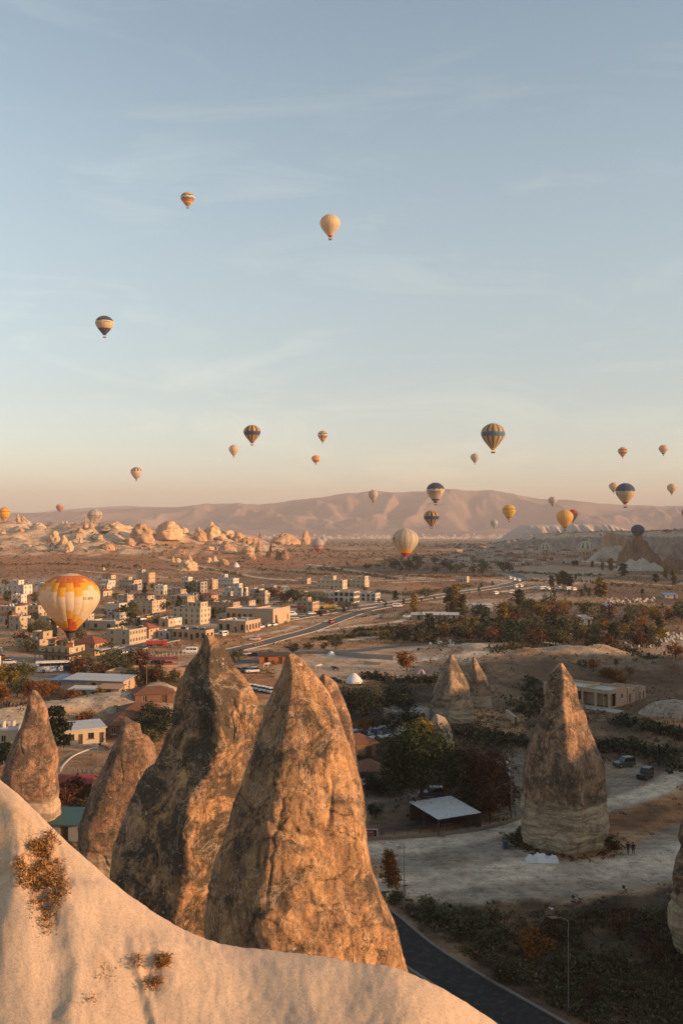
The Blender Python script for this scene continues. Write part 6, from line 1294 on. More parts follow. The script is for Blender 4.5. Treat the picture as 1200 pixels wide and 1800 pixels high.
def crown_points(kind, n, rng):
    """points spread through a crown of height 1 (z 0..1), clumped"""
    if kind == 'round':
        k = 22; u = rng.normal(size=(k, 3)); u /= np.linalg.norm(u, axis=1)[:, None]; u *= rng.uniform(.45, 1, size=(k, 1)) ** .5
        cl = u * np.array([.44, .44, .36]) + np.array([0, 0, .62]); cl[:, 0] *= 1 + .25 * rng.normal(size=k); sg = rng.uniform(.07, .135, size=k)
    elif kind == 'open':
        k = 15; u = rng.normal(size=(k, 3)); u /= np.linalg.norm(u, axis=1)[:, None]; u *= rng.uniform(.5, 1, size=(k, 1))
        cl = u * np.array([.42, .42, .36]) + np.array([0, 0, .6]); sg = rng.uniform(.06, .12, size=k)
    elif kind == 'poplar':
        k = 26; z = np.linspace(.12, .95, k); w = .11 * np.sin(np.pi * np.clip((z * .92 + .02), 0, 1)) ** .6
        th = rng.uniform(0, 6.28, k); cl = np.stack([w * np.cos(th) * rng.uniform(.2, .9, k), w * np.sin(th) * rng.uniform(.2, .9, k), z], 1); sg = .035 + .2 * w
    elif kind == 'cypress':
        k = 24; z = np.linspace(.08, .93, k); w = .24 * (1 - z) ** .75 + .02
        th = rng.uniform(0, 6.28, k); cl = np.stack([w * np.cos(th) * .7, w * np.sin(th) * .7, z], 1); sg = .03 + .28 * w
    elif kind == 'pine':
        k = 30; z = rng.uniform(.22, .96, k); w = .30 * (1.05 - z) ** .8 + .03; th = rng.uniform(0, 6.28, k)
        cl = np.stack([w * np.cos(th), w * np.sin(th), z], 1); sg = np.full(k, .05)
    elif kind == 'bush':
        k = 12; u = rng.normal(size=(k, 3)); u /= np.linalg.norm(u, axis=1)[:, None]; u[:, 2] = np.abs(u[:, 2])
        cl = u * np.array([.62, .62, .55]) * rng.uniform(.4, 1, (k, 1)) + np.array([0, 0, .22]); sg = rng.uniform(.10, .2, size=k)
    elif kind == 'willow':
        k = 34; th = rng.uniform(0, 6.28, k); rr = rng.uniform(.15, .5, k); z = .92 - 1.1 * rr ** 2 - rng.uniform(0, .16, k); cl = np.stack([rr * np.cos(th), rr * np.sin(th), z], 1); sg = rng.uniform(.06, .1, k)
    i = rng.randint(0, len(cl), n); d = rng.normal(size=(n, 3))
    if kind == 'willow': d *= np.array([.8, .8, 1.7]); d[:, 2] -= .5
    if kind == 'pine': d *= np.array([1.3, 1.3, .5])
    p = cl[i] + d * sg[i][:, None]
    if kind == 'bush': p[:, 2] = np.abs(p[:, 2])
    return p, cl
_tc2 = {}
def tree_meshes(kind, col, var, n, size, bare=False):
    k = (kind, col, var, n)
    if k not in _tc2:
        rng = np.random.RandomState(hash((kind, var)) % 1000 if False else (len(kind) * 37 + ord(kind[0]) * 7 + var * 13))
        p, cl = crown_points(kind, n, rng)
        V, F = leaves(p, rng, size); cm = mesh('crown', V, F, [LEAF[col]])
        b = MB(); top = .5 if kind in ('round', 'open', 'willow') else .9
        th = .032 if kind in ('round', 'open', 'willow') else .02
        pts = [(0, 0, -.03), (.012 * math.sin(var), .01, top * .35), (.02 * math.cos(var * 2), -.012, top * .7), (0, .01, top)]
        b.tube(pts, [th, th * .8, th * .6, th * .3], 7)
        if kind in ('round', 'open', 'willow', 'bush'):
            for j in range(0, len(cl), 2 if kind != 'bush' else 3):
                z0 = top * rng.uniform(.3, .85); c = cl[j]; b.tube([(0, 0, z0), (c[0] * .45, c[1] * .45, z0 + (c[2] - z0) * .6), tuple(c)], [th * .5, th * .32, th * .1], 5)
        elif kind == 'pine':
            for j in range(0, len(cl), 2): c = cl[j]; b.tube([(0, 0, c[2] - .03), tuple(c)], [th * .35, th * .12], 4)
        _tc2[k] = (cm, b.mesh('trunk', BARK, True))
    return _tc2[k]
_rt = random.Random(21)
N_TREES = [0]
def tree(x, y, hpx, kind, col, label, group, n=420, size=.075, wide=1.0, name=None, pos=None, h=None):
    p = pos if pos is not None else on(x, y)
    h = h or hpx / FPX * p.y
    cm, tm = tree_meshes(kind, col, _rt.randrange(3), n, size)
    nm = name or {'round': 'leafy_tree', 'open': 'autumn_tree', 'poplar': 'poplar_tree', 'cypress': 'cypress_tree', 'pine': 'pine_tree', 'bush': 'bush', 'willow': 'willow_tree'}[kind]
    r = empty(nm, p - Vector((0, 0, .05)), _rt.uniform(0, 6.28), label, 'bush' if kind == 'bush' else 'tree', group, (h * wide, h * wide, h))
    obj('crown', cm, r); obj('trunk', tm, r); N_TREES[0] += 1
    return r
def belt(region, count, kinds, label, group, hr=(4, 7), n=420, size=.075, seed=0, wide=(.85, 1.2), where=False):
    """trees spread over a region given as a polygon of photograph pixels"""
    rg = random.Random(seed); xs = [p[0] for p in region]; ys = [p[1] for p in region]; out = []; t = 0
    while len(out) < count and t < count * 60:
        t += 1; x, y = rg.uniform(min(xs), max(xs)), rg.uniform(min(ys), max(ys))
        if not in_poly(np.array([x]), np.array([y]), region)[0]: continue
        p = on(x, y)
        if any((p.x - q.x) ** 2 + (p.y - q.y) ** 2 < 5 for q in out): continue
        out.append(p); kind, col = rg.choice(kinds); lb = label[col] if isinstance(label, dict) else label; h = rg.uniform(*hr) * (1.25 if kind == 'cypress' else 1) * (.5 if kind == 'bush' else 1)
        if where:
            f = (x - min(xs)) / (max(xs) - min(xs)); lb = ('tall ' if h > sum(hr) / 2 else 'low ') + lb.replace(' tree ', {'cypress': ' pointed tree ', 'open': ' thin tree '}.get(kind, ' round tree ')) + (' left end' if f < .25 else ' centre left' if f < .5 else ' centre right' if f < .75 else ' right end')
        tree(0, 0, 0, kind, col, lb, group, n, size, rg.uniform(*wide), pos=p, h=h)
# single trees
tree(727, 1087, 42, 'poplar', 'yellow', 'single yellow green poplar left of the farm shed', None, 900, .06, 1.15)
tree(790, 1082, 50, 'poplar', 'olive', 'left tallest poplar of the clump by the main road', None, 1000, .055, 1.25)
tree(800, 1080, 54, 'poplar', 'yellow', 'golden poplar in the middle of the clump by the main road', None, 1000, .055, 1.2)
tree(812, 1084, 40, 'poplar', 'olive', 'short poplar on the right of the clump by the main road', None, 900, .06, 1.3)
tree(912, 1066, 30, 'poplar', 'dark', 'dark cypress like tree standing alone in the bare field', None, 900, .07, 1.9)
tree(884, 1103, 44, 'poplar', 'yellow', 'yellow poplar behind the dark conifer belt', None, 900, .06, 1.5)
for x, y, h, c in ((969, 1031, 20, 'dark'), (981, 1029, 20, 'olive'), (989, 1029, 26, 'dark'), (997, 1030, 22, 'dark'), (1003, 1031, 18, 'dark'), (1011, 1018, 9, 'dark')): tree(x, y, h, 'poplar', c, 'dark poplar in the small group above the caravan park', 'poplars above the caravan park', 500, .08, 1.7)
for x, y, h, c in ((1095, 1012, 22, 'dark'), (1152, 1024, 16, 'dark'), (1183, 1028, 26, 'olive'), (1169, 1016, 22, 'yellow'), (1072, 1003, 22, 'yellow'), (1058, 1002, 14, 'yellow'), (1040, 998, 12, 'olive'), (1128, 1044, 9, 'dark'), (1013, 994, 9, 'dark'), (1008, 994, 9, 'dark'), (1053, 1048, 34, 'yellow'), (1062, 1048, 24, 'yellow')): tree(x, y, h, 'poplar', c, 'lone %s tree scattered on the pale right hand plain' % {'dark': 'dark green', 'olive': 'olive', 'yellow': 'yellowing'}[c], 'trees on the right plain', 420, .085, 2.3 if c == 'dark' else 1.5)
tree(98, 1322, 80, 'pine', 'dark', 'dark pine between the leaning rock and the cream cottage', None, 3600, .06, .95)
tree(10, 1352, 46, 'pine', 'dark', 'dark pine crown at the left edge behind the leaning rock', None, 2400, .07, 1.2)
tree(741, 1426, 138, 'willow', 'deep', 'big drooping green willow over the white shed roof', None, 9000, .032, .98)
for x, y, h, c in ((860, 1440, 60, 'red'), (895, 1425, 50, 'red'), (835, 1432, 52, 'dark'), (660, 1440, 30, 'dark')): tree(x, y, h, 'open', c, {860: 'reddish tree overhanging the right end of the white shed roof', 895: 'reddish tree at the pole beside the lone chimney rock', 835: 'dark tree over the corner of the white shed roof', 660: 'low dark tree in the yard behind the red sign board'}[x], 'yard edge trees', 2600, .045, 1.1)
tree(735, 1330, 62, 'open', 'yellow', 'yellow green tree behind the willow', None, 3500, .045, 1.1)
for x, y, h, w in ((815, 1408, 100, .95), (850, 1418, 96, .9), (868, 1385, 70, .9)): tree(x, y, h, 'open', 'red', 'bare reddish brown tree right of the willow', 'reddish trees by the willow', 4200, .034, w)
tree(683, 1560, 66, 'cypress', 'orange', 'small orange pointed tree beside the lamp post on the gravel', None, 1500, .05, 1.1)
tree(940, 1690, 56, 'open', 'orange', 'rust orange tree in the dark lower right slope', None, 1600, .055, 1.2)
for x, y, h, lb_ in ((1090, 1652, 60, 'beside the rock at the right edge'), (972, 1662, 52, 'left beside the rust orange tree'), (1150, 1700, 50, 'below the rock at the right edge'), (1040, 1760, 46, 'lowest, near the bottom edge')): tree(x, y, h, 'open', 'red', 'nearly bare dark tree on the lower slope ' + lb_, 'bare trees on the lower slope', 700, .05, 1.1)
for (x, y, h), lb_ in zip(((820, 1640, 38), (790, 1620, 30), (700, 1585, 26), (745, 1600, 26), (860, 1662, 34), (1000, 1700, 30), (900, 1720, 40)), ('fourth', 'third', 'first', 'second', 'fifth', 'seventh and rightmost', 'sixth')): tree(x, y, h, 'bush', 'olive', 'grey green bush above the valley road, %s from the left' % lb_ if 'right' not in lb_ else 'grey green bush above the valley road, rightmost beside the lamp post', 'bushes along the valley road', 900, .09, 1.3)
for x, y, h, k, c, w in ((635, 1272, 60, 'round', 'dark', 1.0), (700, 1262, 52, 'round', 'dark', 1.1), (665, 1250, 40, 'round', 'olive', 1.0), (612, 1262, 44, 'round', 'dark', 1.0), (720, 1282, 40, 'round', 'dark', 1.0), (690, 1290, 36, 'round', 'dark', 1.0), (640, 1290, 26, 'open', 'orange', 1.2), (720, 1325, 44, 'round', 'dark', 1.1), (700, 1345, 50, 'open', 'dark', 1.2), (668, 1398, 36, 'bush', 'dark', 1.2), (645, 1400, 40, 'round', 'dark', 1.0), (690, 1392, 40, 'bush', 'dark', 1.2)):
    tree(x, y, h, k, c, {(635, 1272): 'dense dark tree left behind the swimming pool', (700, 1262): 'broad dark tree right behind the swimming pool', (665, 1250): 'olive tree behind the swimming pool garden', (612, 1262): 'dark tree beside the narrow brown spire behind the pool', (720, 1282): 'dark tree left of the grey sheet roof', (690, 1290): 'low dark tree at the right end of the pool', (640, 1290): 'small orange tree at the far side of the pool', (720, 1325): 'dark tree between the pool house and the yellow green tree', (700, 1345): 'open dark tree right of the pool house', (668, 1398): 'dark bush below the gazebo', (645, 1400): 'dark tree beside the satellite dish', (690, 1392): 'dark bush right of the gazebo'}[(x, y)], 'pool garden trees', 2200, .052, w)
for x, y, h, c in ((1022, 1178, 20, 'olive'), (1042, 1182, 24, 'orange'), (1083, 1172, 16, 'red'), (1106, 1200, 18, 'red')): tree(x, y, h, 'open', c, {'olive': 'small olive tree on the dry hillock', 'orange': 'small orange tree on the dry hillock', 'red': 'small red brown tree on the dry hillock'}[c], 'trees on the dry hillock', 700, .075)
for x, y in ((1062, 1199), (1073, 1200), (1084, 1201), (1093, 1203)): tree(x, y, 17, 'bush', 'orange', 'bright orange bush behind the flat roofed house', 'orange bushes behind the flat roofed house', 900, .1, 1.0)
tree(1186, 1158, 30, 'round', 'orange', 'round red orange tree beside the cemetery', None, 900, .075)
tree(715, 1178, 32, 'open', 'orange', 'orange brown tree beside the paddock', None, 1300, .07, 1.3)
for x, y, h, k, c in ((590, 1142, 26, 'round', 'olive'), (515, 1150, 22, 'round', 'dark'), (541, 1145, 16, 'round', 'dark'), (570, 1143, 14, 'round', 'dark'), (410, 1172, 26, 'round', 'green'), (420, 1160, 20, 'round', 'olive'), (676, 1130, 22, 'open', 'yellow'), (692, 1131, 18, 'round', 'olive'), (709, 1131, 24, 'round', 'dark'), (745, 1132, 26, 'round', 'olive')): tree(x, y, h, k, c, 'low dark tree along the back road by the paddock', 'trees along the back road', 700, .075, 1.1)
# belts
COLN = {'dark': 'dark green', 'green': 'green', 'olive': 'olive green', 'yellow': 'yellow', 'orange': 'orange', 'red': 'red brown', 'dry': 'dry'}
def lab(fmt): return {c: fmt % v for c, v in COLN.items()}
belt([(700, 1124), (780, 1110), (900, 1112), (1040, 1108), (1160, 1118), (1160, 1146), (1000, 1142), (880, 1134), (760, 1134)], 100, [('cypress', 'dark')] * 5 + [('round', 'dark')] * 4 + [('round', 'olive')] * 3 + [('open', 'red')] * 2 + [('open', 'orange'), ('open', 'yellow')], lab('%s tree in the belt beside the cemetery,'), 'trees of the cemetery belt', (4.5, 7.5), 420, .085, 3, where=True)
belt([(830, 1082), (900, 1078), (990, 1070), (1080, 1086), (1210, 1082), (1210, 1094), (1060, 1100), (900, 1100), (840, 1094)], 52, [('round', 'olive')] * 4 + [('round', 'dark')] * 3 + [('open', 'orange')] * 2 + [('open', 'red')] * 2 + [('open', 'yellow')] * 2, lab('%s tree in the orchard hedge behind the belt,'), 'trees of the orchard hedge', (4.5, 8.0), 380, .09, 4, where=True)
belt([(640, 995), (700, 985), (760, 988), (900, 1004), (900, 1016), (780, 1008), (700, 1006), (640, 1004)], 40, [('round', 'olive')] * 4 + [('round', 'dark')] * 2 + [('round', 'green')] * 2, lab('%s tree in the hazy grove beyond the hotel,'), 'hazy grove trees', (5, 9), 260, .11, 5, where=True)
belt([(940, 1034), (1060, 1034), (1060, 1052), (950, 1050)], 34, [('bush', 'dark'), ('cypress', 'dark'), ('bush', 'olive')], lab('small %s plant in the nursery plot by the caravans'), 'nursery plants', (2.5, 4), 160, .13, 6)
belt([(-10, 1200), (50, 1196), (62, 1232), (-10, 1248)], 12, [('open', 'orange'), ('round', 'green'), ('open', 'red'), ('round', 'olive'), ('open', 'yellow')], lab('%s autumn tree below the coach at the left edge'), 'autumn trees at the left edge', (4.0, 6), 1300, .06, 7)
belt([(62, 1216), (98, 1212), (98, 1232), (62, 1238)], 5, [('open', 'orange'), ('bush', 'red'), ('round', 'olive')], lab('low %s tree beside the tip of the leaning rock'), 'low trees by the leaning rock', (2.6, 3.6), 1300, .06, 77)
for k, (x, y, h, c) in enumerate(((44, 1200, 34, 'olive'), (28, 1204, 36, 'green'), (138, 1192, 36, 'red'), (150, 1190, 38, 'olive'), (188, 1186, 36, 'olive'), (204, 1182, 38, 'green'), (172, 1192, 26, 'red'), (243, 1180, 40, 'red'), (222, 1184, 24, 'olive'))):
    tree(x, y, h, 'round' if c != 'red' else 'open', c, ['olive tree second from the left edge below the coach', 'green tree at the left edge below the coach', 'thin red brown tree just right of the coach', 'broad olive tree right of the coach', 'olive tree midway between the coach and the stone shed', 'green tree right of the olive one by the main road', 'low red brown tree in front of the white roofed shed', 'tall red brown tree left of the dark red canopy', 'low olive tree above the old stone shed'][k], 'roadside trees near the coach', 1300, .058, 1.15)
belt([(225, 1190), (300, 1196), (330, 1215), (300, 1212), (230, 1210)], 12, [('open', 'red'), ('round', 'olive'), ('open', 'orange'), ('open', 'dry')], lab('%s tree on the rough ground behind the largest rock'), 'trees behind the largest rock', (3, 6), 1000, .07, 9)
belt([(95, 1232), (215, 1228), (215, 1238), (120, 1246)], 9, [('bush', 'orange'), ('bush', 'red'), ('bush', 'yellow')], lab('%s shrub on the near side of the cabins'), 'shrubs by the cabins', (3.5, 5.5), 900, .11, 10)
belt([(240, 1280), (300, 1262), (300, 1320), (262, 1330)], 6, [('round', 'dark'), ('round', 'olive')], lab('%s tree in the gap between the notched and the largest rock'), 'trees in the rock gap', (4, 6), 1800, .06, 11)
belt([(70, 1400), (150, 1400), (150, 1450), (85, 1440)], 9, [('bush', 'red'), ('open', 'red'), ('bush', 'olive')], lab('%s bush below the red tiled shed'), 'bushes below the red tiled shed', (3, 4.5), 1300, .08, 12)
TT = [(80, 1120, 26), (95, 1112, 24), (60, 1118, 22), (40, 1140, 28), (50, 1146, 24), (190, 1150, 22), (178, 1152, 18), (215, 1087, 24), (228, 1086, 28), (205, 1088, 20), (238, 1090, 20), (345, 1088, 20), (362, 1086, 16), (375, 1088, 20), (385, 1087, 18), (392, 1086, 14), (398, 1085, 18), (262, 1075, 18), (272, 1070, 16), (254, 1040, 16), (270, 1038, 14), (500, 1060, 20), (508, 1056, 22), (516, 1060, 24), (522, 1060, 18), (532, 1060, 16), (545, 1062, 18), (481, 1056, 26), (460, 1078, 16), (478, 1078, 18), (493, 1078, 18), (497, 1088, 14), (570, 1062, 16), (580, 1066, 16), (600, 1070, 14), (612, 1072, 14), (625, 1072, 12), (695, 1055, 18), (748, 1054, 20), (130, 1140, 16), (10, 1030, 12), (285, 1075, 16), (333, 1080, 14), (610, 1032, 10), (640, 1040, 10)]
for k, (x, y, h) in enumerate(TT): c = ('olive', 'dark', 'green', 'red', 'olive', 'dark')[k % 6]; tree(x, y, h, ('round', 'cypress', 'round', 'open', 'round', 'round')[k % 6], c, '%s tree among the town houses' % COLN[c], 'trees among the houses', 480, .085, 1.15)
belt([(0, 1050), (120, 1040), (300, 1036), (440, 1048), (560, 1062), (440, 1096), (300, 1104), (180, 1128), (0, 1150)], 44, [('round', 'olive'), ('round', 'dark'), ('round', 'green'), ('open', 'red'), ('cypress', 'dark')], lab('%s tree squeezed between houses of the town,'), 'trees squeezed between houses', (3.5, 6), 480, .085, 61, where=True)
_rr = random.Random(31)
ST = []     # young trees along the main road
P_, W_ = ROADS['main_road']
for k in range(14, len(P_) - 30, 5):
    d = (P_[k + 1] - P_[k]).normalized(); n_ = Vector((-d.y, d.x, 0))
    for s in (-1, 1):
        if _rr.random() < .55: continue
        q = P_[k] + n_ * s * (W_ / 2 + 2.6) + d * _rr.uniform(-3, 3); xx = 600 + FPX * q.x / q.y
        if -20 < xx < 880: ST.append(q)
for q in ST[:46]: tree(0, 0, 0, 'cypress', 'dark', 'young dark tree planted along the main road', 'young trees along the main road', 160, .14, 1.35, pos=Vector((q.x, q.y, gz(q.x, q.y))), h=_rr.uniform(2, 3.6))
# ---- scrub and distant woods, too many to count
def scatter(name, label, n, sample, col, leaves_per, hrange, seed, lsize):
    rng = np.random.RandomState(seed); P = sample(n, rng); n = len(P); h = rng.uniform(*hrange, size=n)
    z = gzs(P[:, 0], P[:, 1]); C = np.repeat(np.stack([P[:, 0], P[:, 1], z], 1), leaves_per, 0); H = np.repeat(h, leaves_per)[:, None]
    u = rng.normal(size=(len(C), 3)); u /= np.linalg.norm(u, axis=1)[:, None]; u *= rng.uniform(.3, 1, (len(C), 1)) ** .5; u[:, 2] = np.abs(u[:, 2]) * .9
    C = C + u * H * np.array([.75, .75, .95]); V, F = leaves(C, rng, 1.0); V = V.reshape(-1, 4, 3); V = C[:, None, :] + (V - C[:, None, :]) * (H * lsize)[:, None, :]
    tag(obj(name, mesh(name, V.reshape(-1, 3), F, [LEAF[col]])), label, 'shrubs', kind='stuff')
def in_view(D0, D1, dens, pw=2.0, spread=.40):
    def f(n, rng):
        D = (rng.uniform(0, 1, n * 3) * (D1 ** (pw - 1) - D0 ** (pw - 1)) + D0 ** (pw - 1)) ** (1 / (pw - 1)); x = rng.uniform(-spread, spread, n * 3) * D
        q = fbm(P2(x, D, dens, 3.0), 3) + .35 * rng.normal(size=n * 3)
        k = q > .12
        for p, w in ROADS.values(): k &= seg_dist(x, D, [(a.x, a.y) for a in p[::4]] + [(p[-1].x, p[-1].y)]) > w / 2 + 1.5
        for p, w in TR: k &= seg_dist(x, D, p) > w * .55
        for poly, soil, s in PATCH:
            if soil in ('lot', 'asphalt', 'pale'): k &= ~in_poly(x, D, [tuple(px(*a)[:2]) for a in poly])
        return np.stack([x, D], 1)[k][:n]
    return f
scatter('scrub', 'dry brown scrub dotted over the valley floor', 12000, in_view(86, 1000, 1 / 30.0, 2.2), 'dry', 9, (.25, .8), 41, .42)
scatter('scrub', 'rust coloured low shrubs over the slopes', 5200, in_view(86, 1100, 1 / 45.0, 2.2), 'red', 9, (.3, 1.0), 42, .4)
scatter('scrub', 'olive green bushes over the valley floor', 4200, in_view(95, 1300, 1 / 60.0, 2.2), 'olive', 14, (.4, 1.6), 43, .34)
scatter('scrub', 'dark green bushes over the valley floor', 2600, in_view(170, 1400, 1 / 48.0, 2.2), 'dark', 14, (.5, 1.8), 49, .34)
scatter('far_woods', 'dark tree clumps on the hazy far plain', 2600, in_view(900, 4200, 1 / 260.0, 2.0), 'olive', 16, (1.5, 4.5), 44, .45)
scatter('far_woods', 'orange and rust shrubs at the foot of the badlands', 2200, lambda n, rng: (lambda a: a[600 + FPX * a[:, 0] / a[:, 1] < 640])(in_view(680, 1650, 1 / 70.0, 2.0)(n, rng)), 'orange', 10, (.6, 1.8), 45, .42)
HEDGES = [[(640, 1008), (720, 1014), (800, 1016), (880, 1012)], [(560, 1000), (640, 1012), (700, 1020)], [(900, 1056), (980, 1062), (1080, 1066), (1210, 1070)], [(920, 1022), (1000, 1022), (1090, 1030), (1210, 1040)], [(740, 1098), (830, 1094), (900, 1090)], [(660, 1040), (720, 1046), (760, 1040), (830, 1030)], [(450, 1000), (520, 1006), (580, 1012)], [(300, 996), (380, 1002), (430, 1012)], [(0, 992), (80, 990), (150, 994), (230, 1000)], [(620, 1112), (690, 1106), (760, 1100)],
 [(760, 985), (840, 988), (930, 994)], [(580, 975), (680, 980), (780, 976), (880, 974)], [(900, 1006), (980, 1010), (1060, 1012)], [(560, 1126), (640, 1120), (720, 1112)], [(860, 1160), (960, 1150), (1060, 1156), (1160, 1170)], [(930, 1200), (940, 1230), (930, 1260)], [(1080, 1270), (1140, 1280), (1210, 1300)], [(1060, 1320), (1100, 1310), (1170, 1330), (1200, 1360)], [(800, 1290), (860, 1300), (920, 1310)], [(640, 1190), (720, 1200), (780, 1198)]]
def hedge(n, rng):
    out = []
    for k in range(n):
        h = HEDGES[rng.randint(len(HEDGES))]; i = rng.randint(len(h) - 1); t = rng.uniform(); x = h[i][0] + (h[i + 1][0] - h[i][0]) * t; y = h[i][1] + (h[i + 1][1] - h[i][1]) * t; p = px(x, y + rng.normal() * .8); out.append((p.x + rng.normal() * 1.5, p.y + rng.normal() * 2.0))
    return np.array(out)
scatter('hedgerow', 'dark hedges along the field borders', 1500, hedge, 'dark', 16, (.7, 2.6), 51, .32)
scatter('hedgerow', 'olive and brown hedges along the field borders', 1200, hedge, 'olive', 16, (.7, 2.4), 52, .32)
scatter('hedgerow', 'rusty autumn hedges along the field borders', 900, hedge, 'red', 16, (.6, 2.0), 53, .32)
def shade(n, rng):
    x = rng.uniform(590, 1210, n * 2); y = rng.uniform(1195, 1440, n * 2); k = in_poly(x, y, [(600, 1200), (780, 1195), (930, 1230), (1100, 1260), (1210, 1280), (1210, 1360), (1100, 1330), (1060, 1350), (920, 1330), (900, 1430), (780, 1400), (640, 1400)])
    p = np.array([px(a, b)[:2] for a, b in zip(x[k], y[k])]); return p[fbm(P2(p[:, 0], p[:, 1], 1 / 14.0, 2.0), 3) + .3 * rng.normal(size=len(p)) > 0][:n]
scatter('shade_scrub', 'dark scrub of the shaded gardens and slopes', 1500, shade, 'olive', 18, (.3, 1.2), 54, .3)
scatter('shade_scrub', 'rusty scrub of the shaded gardens and slopes', 1500, shade, 'red', 18, (.3, 1.0), 55, .3)
def ring(n, rng):
    a = rng.uniform(0, 6.28, n); rr = 6.0 + np.abs(rng.normal(size=n)) * 1.2; c = px(992, 1468); p = np.stack([(992 - 600) / FPX * 142 + rr * np.cos(a), 142 + rr * np.sin(a)], 1); return p[(p[:, 1] > 139) | (rng.uniform(size=n) < .25)]
scatter('shade_scrub', 'rusty weeds round the foot of the lone chimney rock', 420, ring, 'red', 18, (.15, .7), 56, .32)
scatter('shade_scrub', 'dark weeds round the foot of the lone chimney rock', 320, ring, 'olive', 18, (.15, .8), 57, .32)
def verge(n, rng):
    x = rng.uniform(600, 1260, n * 2); y = rng.uniform(1590, 1850, n * 2); k = in_poly(x, y, [(690, 1602), (800, 1600), (1000, 1606), (1130, 1596), (1260, 1570), (1260, 1850), (990, 1850), (830, 1745), (740, 1680)])
    D = CAMZ * FPX / (y - HOR); p = np.stack([(x - 600) / FPX * D, D], 1)[k]; p = p[fbm(P2(p[:, 0], p[:, 1], 1 / 7.0, 2.0), 3) + .3 * rng.normal(size=len(p)) > -.1]
    p = p[seg_dist(p[:, 0], p[:, 1], [(a.x, a.y) for a in ROADS['valley_road'][0]]) > 4.4]; return p[:n]
scatter('verge_scrub', 'dense dry weeds on the shaded slope by the valley road', 2600, verge, 'olive', 20, (.25, .9), 46, .3)
scatter('verge_scrub', 'rusty weeds on the shaded slope by the valley road', 1600, verge, 'red', 20, (.2, .7), 47, .3)
scatter('verge_scrub', 'straw tufts on the shaded slope by the valley road', 1500, verge, 'dry', 14, (.15, .45), 48, .35)
# ================================================================ vehicles, people, animals and small things
GLOSS = {}
def paint(name, col, metal=0.0):
    if name not in GLOSS:
        m, nt, b = newmat('paint_' + name); v = vec_src(nt, 'Object'); c = mix(nt, ramp(nt, noise(nt, v, 1.1, 5, .7), [(.45, 0.0), (.75, .35)]), col, tuple(.55 * x + .05 for x in col)); nt.links.new(c, b.inputs['Base Color'])
        b.inputs['Roughness'].default_value = .35; b.inputs['Specular IOR Level'].default_value = .5; b.inputs['Metallic'].default_value = metal; GLOSS[name] = m
    return GLOSS[name]
PAINTS = {'white': (0.62, 0.60, 0.57), 'silver': (0.34, 0.34, 0.34), 'black': (0.018, 0.018, 0.02), 'red': (0.36, 0.035, 0.025), 'blue': (0.05, 0.11, 0.30), 'yellow': (0.62, 0.34, 0.02), 'orange': (0.62, 0.20, 0.02), 'grey': (0.13, 0.135, 0.14), 'green': (0.03, 0.055, 0.045), 'purple': (0.07, 0.055, 0.16)}
TYRE = plain('tyre', (0.018, 0.018, 0.018), .9); RIM = plain('wheel_rim', (0.28, 0.28, 0.28), .4, metal=.7); LAMPW = plain('lamp_glass', (0.6, 0.58, 0.5), .2, spec=.6); LAMPR = plain('tail_lamp', (0.3, 0.02, 0.015), .3)
def wheel_mesh(r, w):
    b = MB(); n = 14
    def ring(rr, y): return [(rr * math.cos(2 * math.pi * k / n), y, rr * math.sin(2 * math.pi * k / n)) for k in range(n)]
    vs = ring(r * .6, -w / 2) + ring(r, -w / 2 + .03) + ring(r, w / 2 - .03) + ring(r * .6, w / 2)
    b.add(vs, [(i * n + k, i * n + (k + 1) % n, (i + 1) * n + (k + 1) % n, (i + 1) * n + k) for i in range(3) for k in range(n)])
    b.mi = 1; b.add(ring(r * .6, -w / 2 + .02), [tuple(range(n))]); b.add(ring(r * .6, w / 2 - .02), [tuple(range(n))[::-1]])
    return b.mesh('wheel', [TYRE, RIM])
WM = {}
def loft_body(b, secs):
    """side outline sections: (x, z_bottom, z_top, half width bottom, half width top)"""
    n = len(secs); vs = []
    for x, zb, zt, wb, wt in secs: vs += [(x, -wb, zb), (x, -wb, zb + (zt - zb) * .55), (x, -wt, zt), (x, wt, zt), (x, wb, zb + (zt - zb) * .55), (x, wb, zb)]
    fs = [(i * 6 + k, i * 6 + (k + 1) % 6, (i + 1) * 6 + (k + 1) % 6, (i + 1) * 6 + k) for i in range(n - 1) for k in range(6)] + [tuple(range(6))[::-1], tuple((n - 1) * 6 + k for k in range(6))]
    b.add(vs, fs)
KINDS = {
 'car': dict(L=4.3, r=.31, ax=(.85, 3.45), hw=.86, body=[(0, .42, .78, .72, .66), (.15, .28, .92, .82, .74), (.9, .26, .98, .86, .80), (2.2, .25, .96, .86, .82), (3.3, .26, .90, .86, .78), (4.1, .3, .76, .80, .70), (4.3, .42, .66, .70, .62)], cab=[(.35, .9, .98, .72, .66), (.75, .9, 1.40, .76, .58), (1.6, .9, 1.47, .77, .60), (2.35, .9, 1.42, .76, .58), (3.05, .88, .93, .74, .68)]),
 'van': dict(L=5.2, r=.34, ax=(.95, 4.25), hw=.95, body=[(0, .4, 1.9, .90, .80), (.1, .3, 2.1, .95, .84), (2.5, .28, 2.15, .95, .84), (3.9, .28, 2.05, .95, .80), (4.5, .3, 1.25, .93, .84), (5.1, .34, 1.0, .88, .78), (5.2, .45, .8, .8, .7)], cab=None),
 'jeep': dict(L=4.1, r=.38, ax=(.8, 3.25), hw=.85, body=[(0, .5, 1.02, .80, .78), (.1, .42, 1.08, .85, .82), (2.5, .42, 1.06, .85, .82), (3.9, .44, 1.0, .82, .76), (4.1, .5, .92, .78, .72)], cab=[(.12, 1.0, 1.75, .80, .74), (.4, 1.0, 1.84, .80, .74), (2.2, 1.0, 1.84, .80, .72), (2.65, 1.0, 1.1, .80, .76)]),
}
_vk = {}
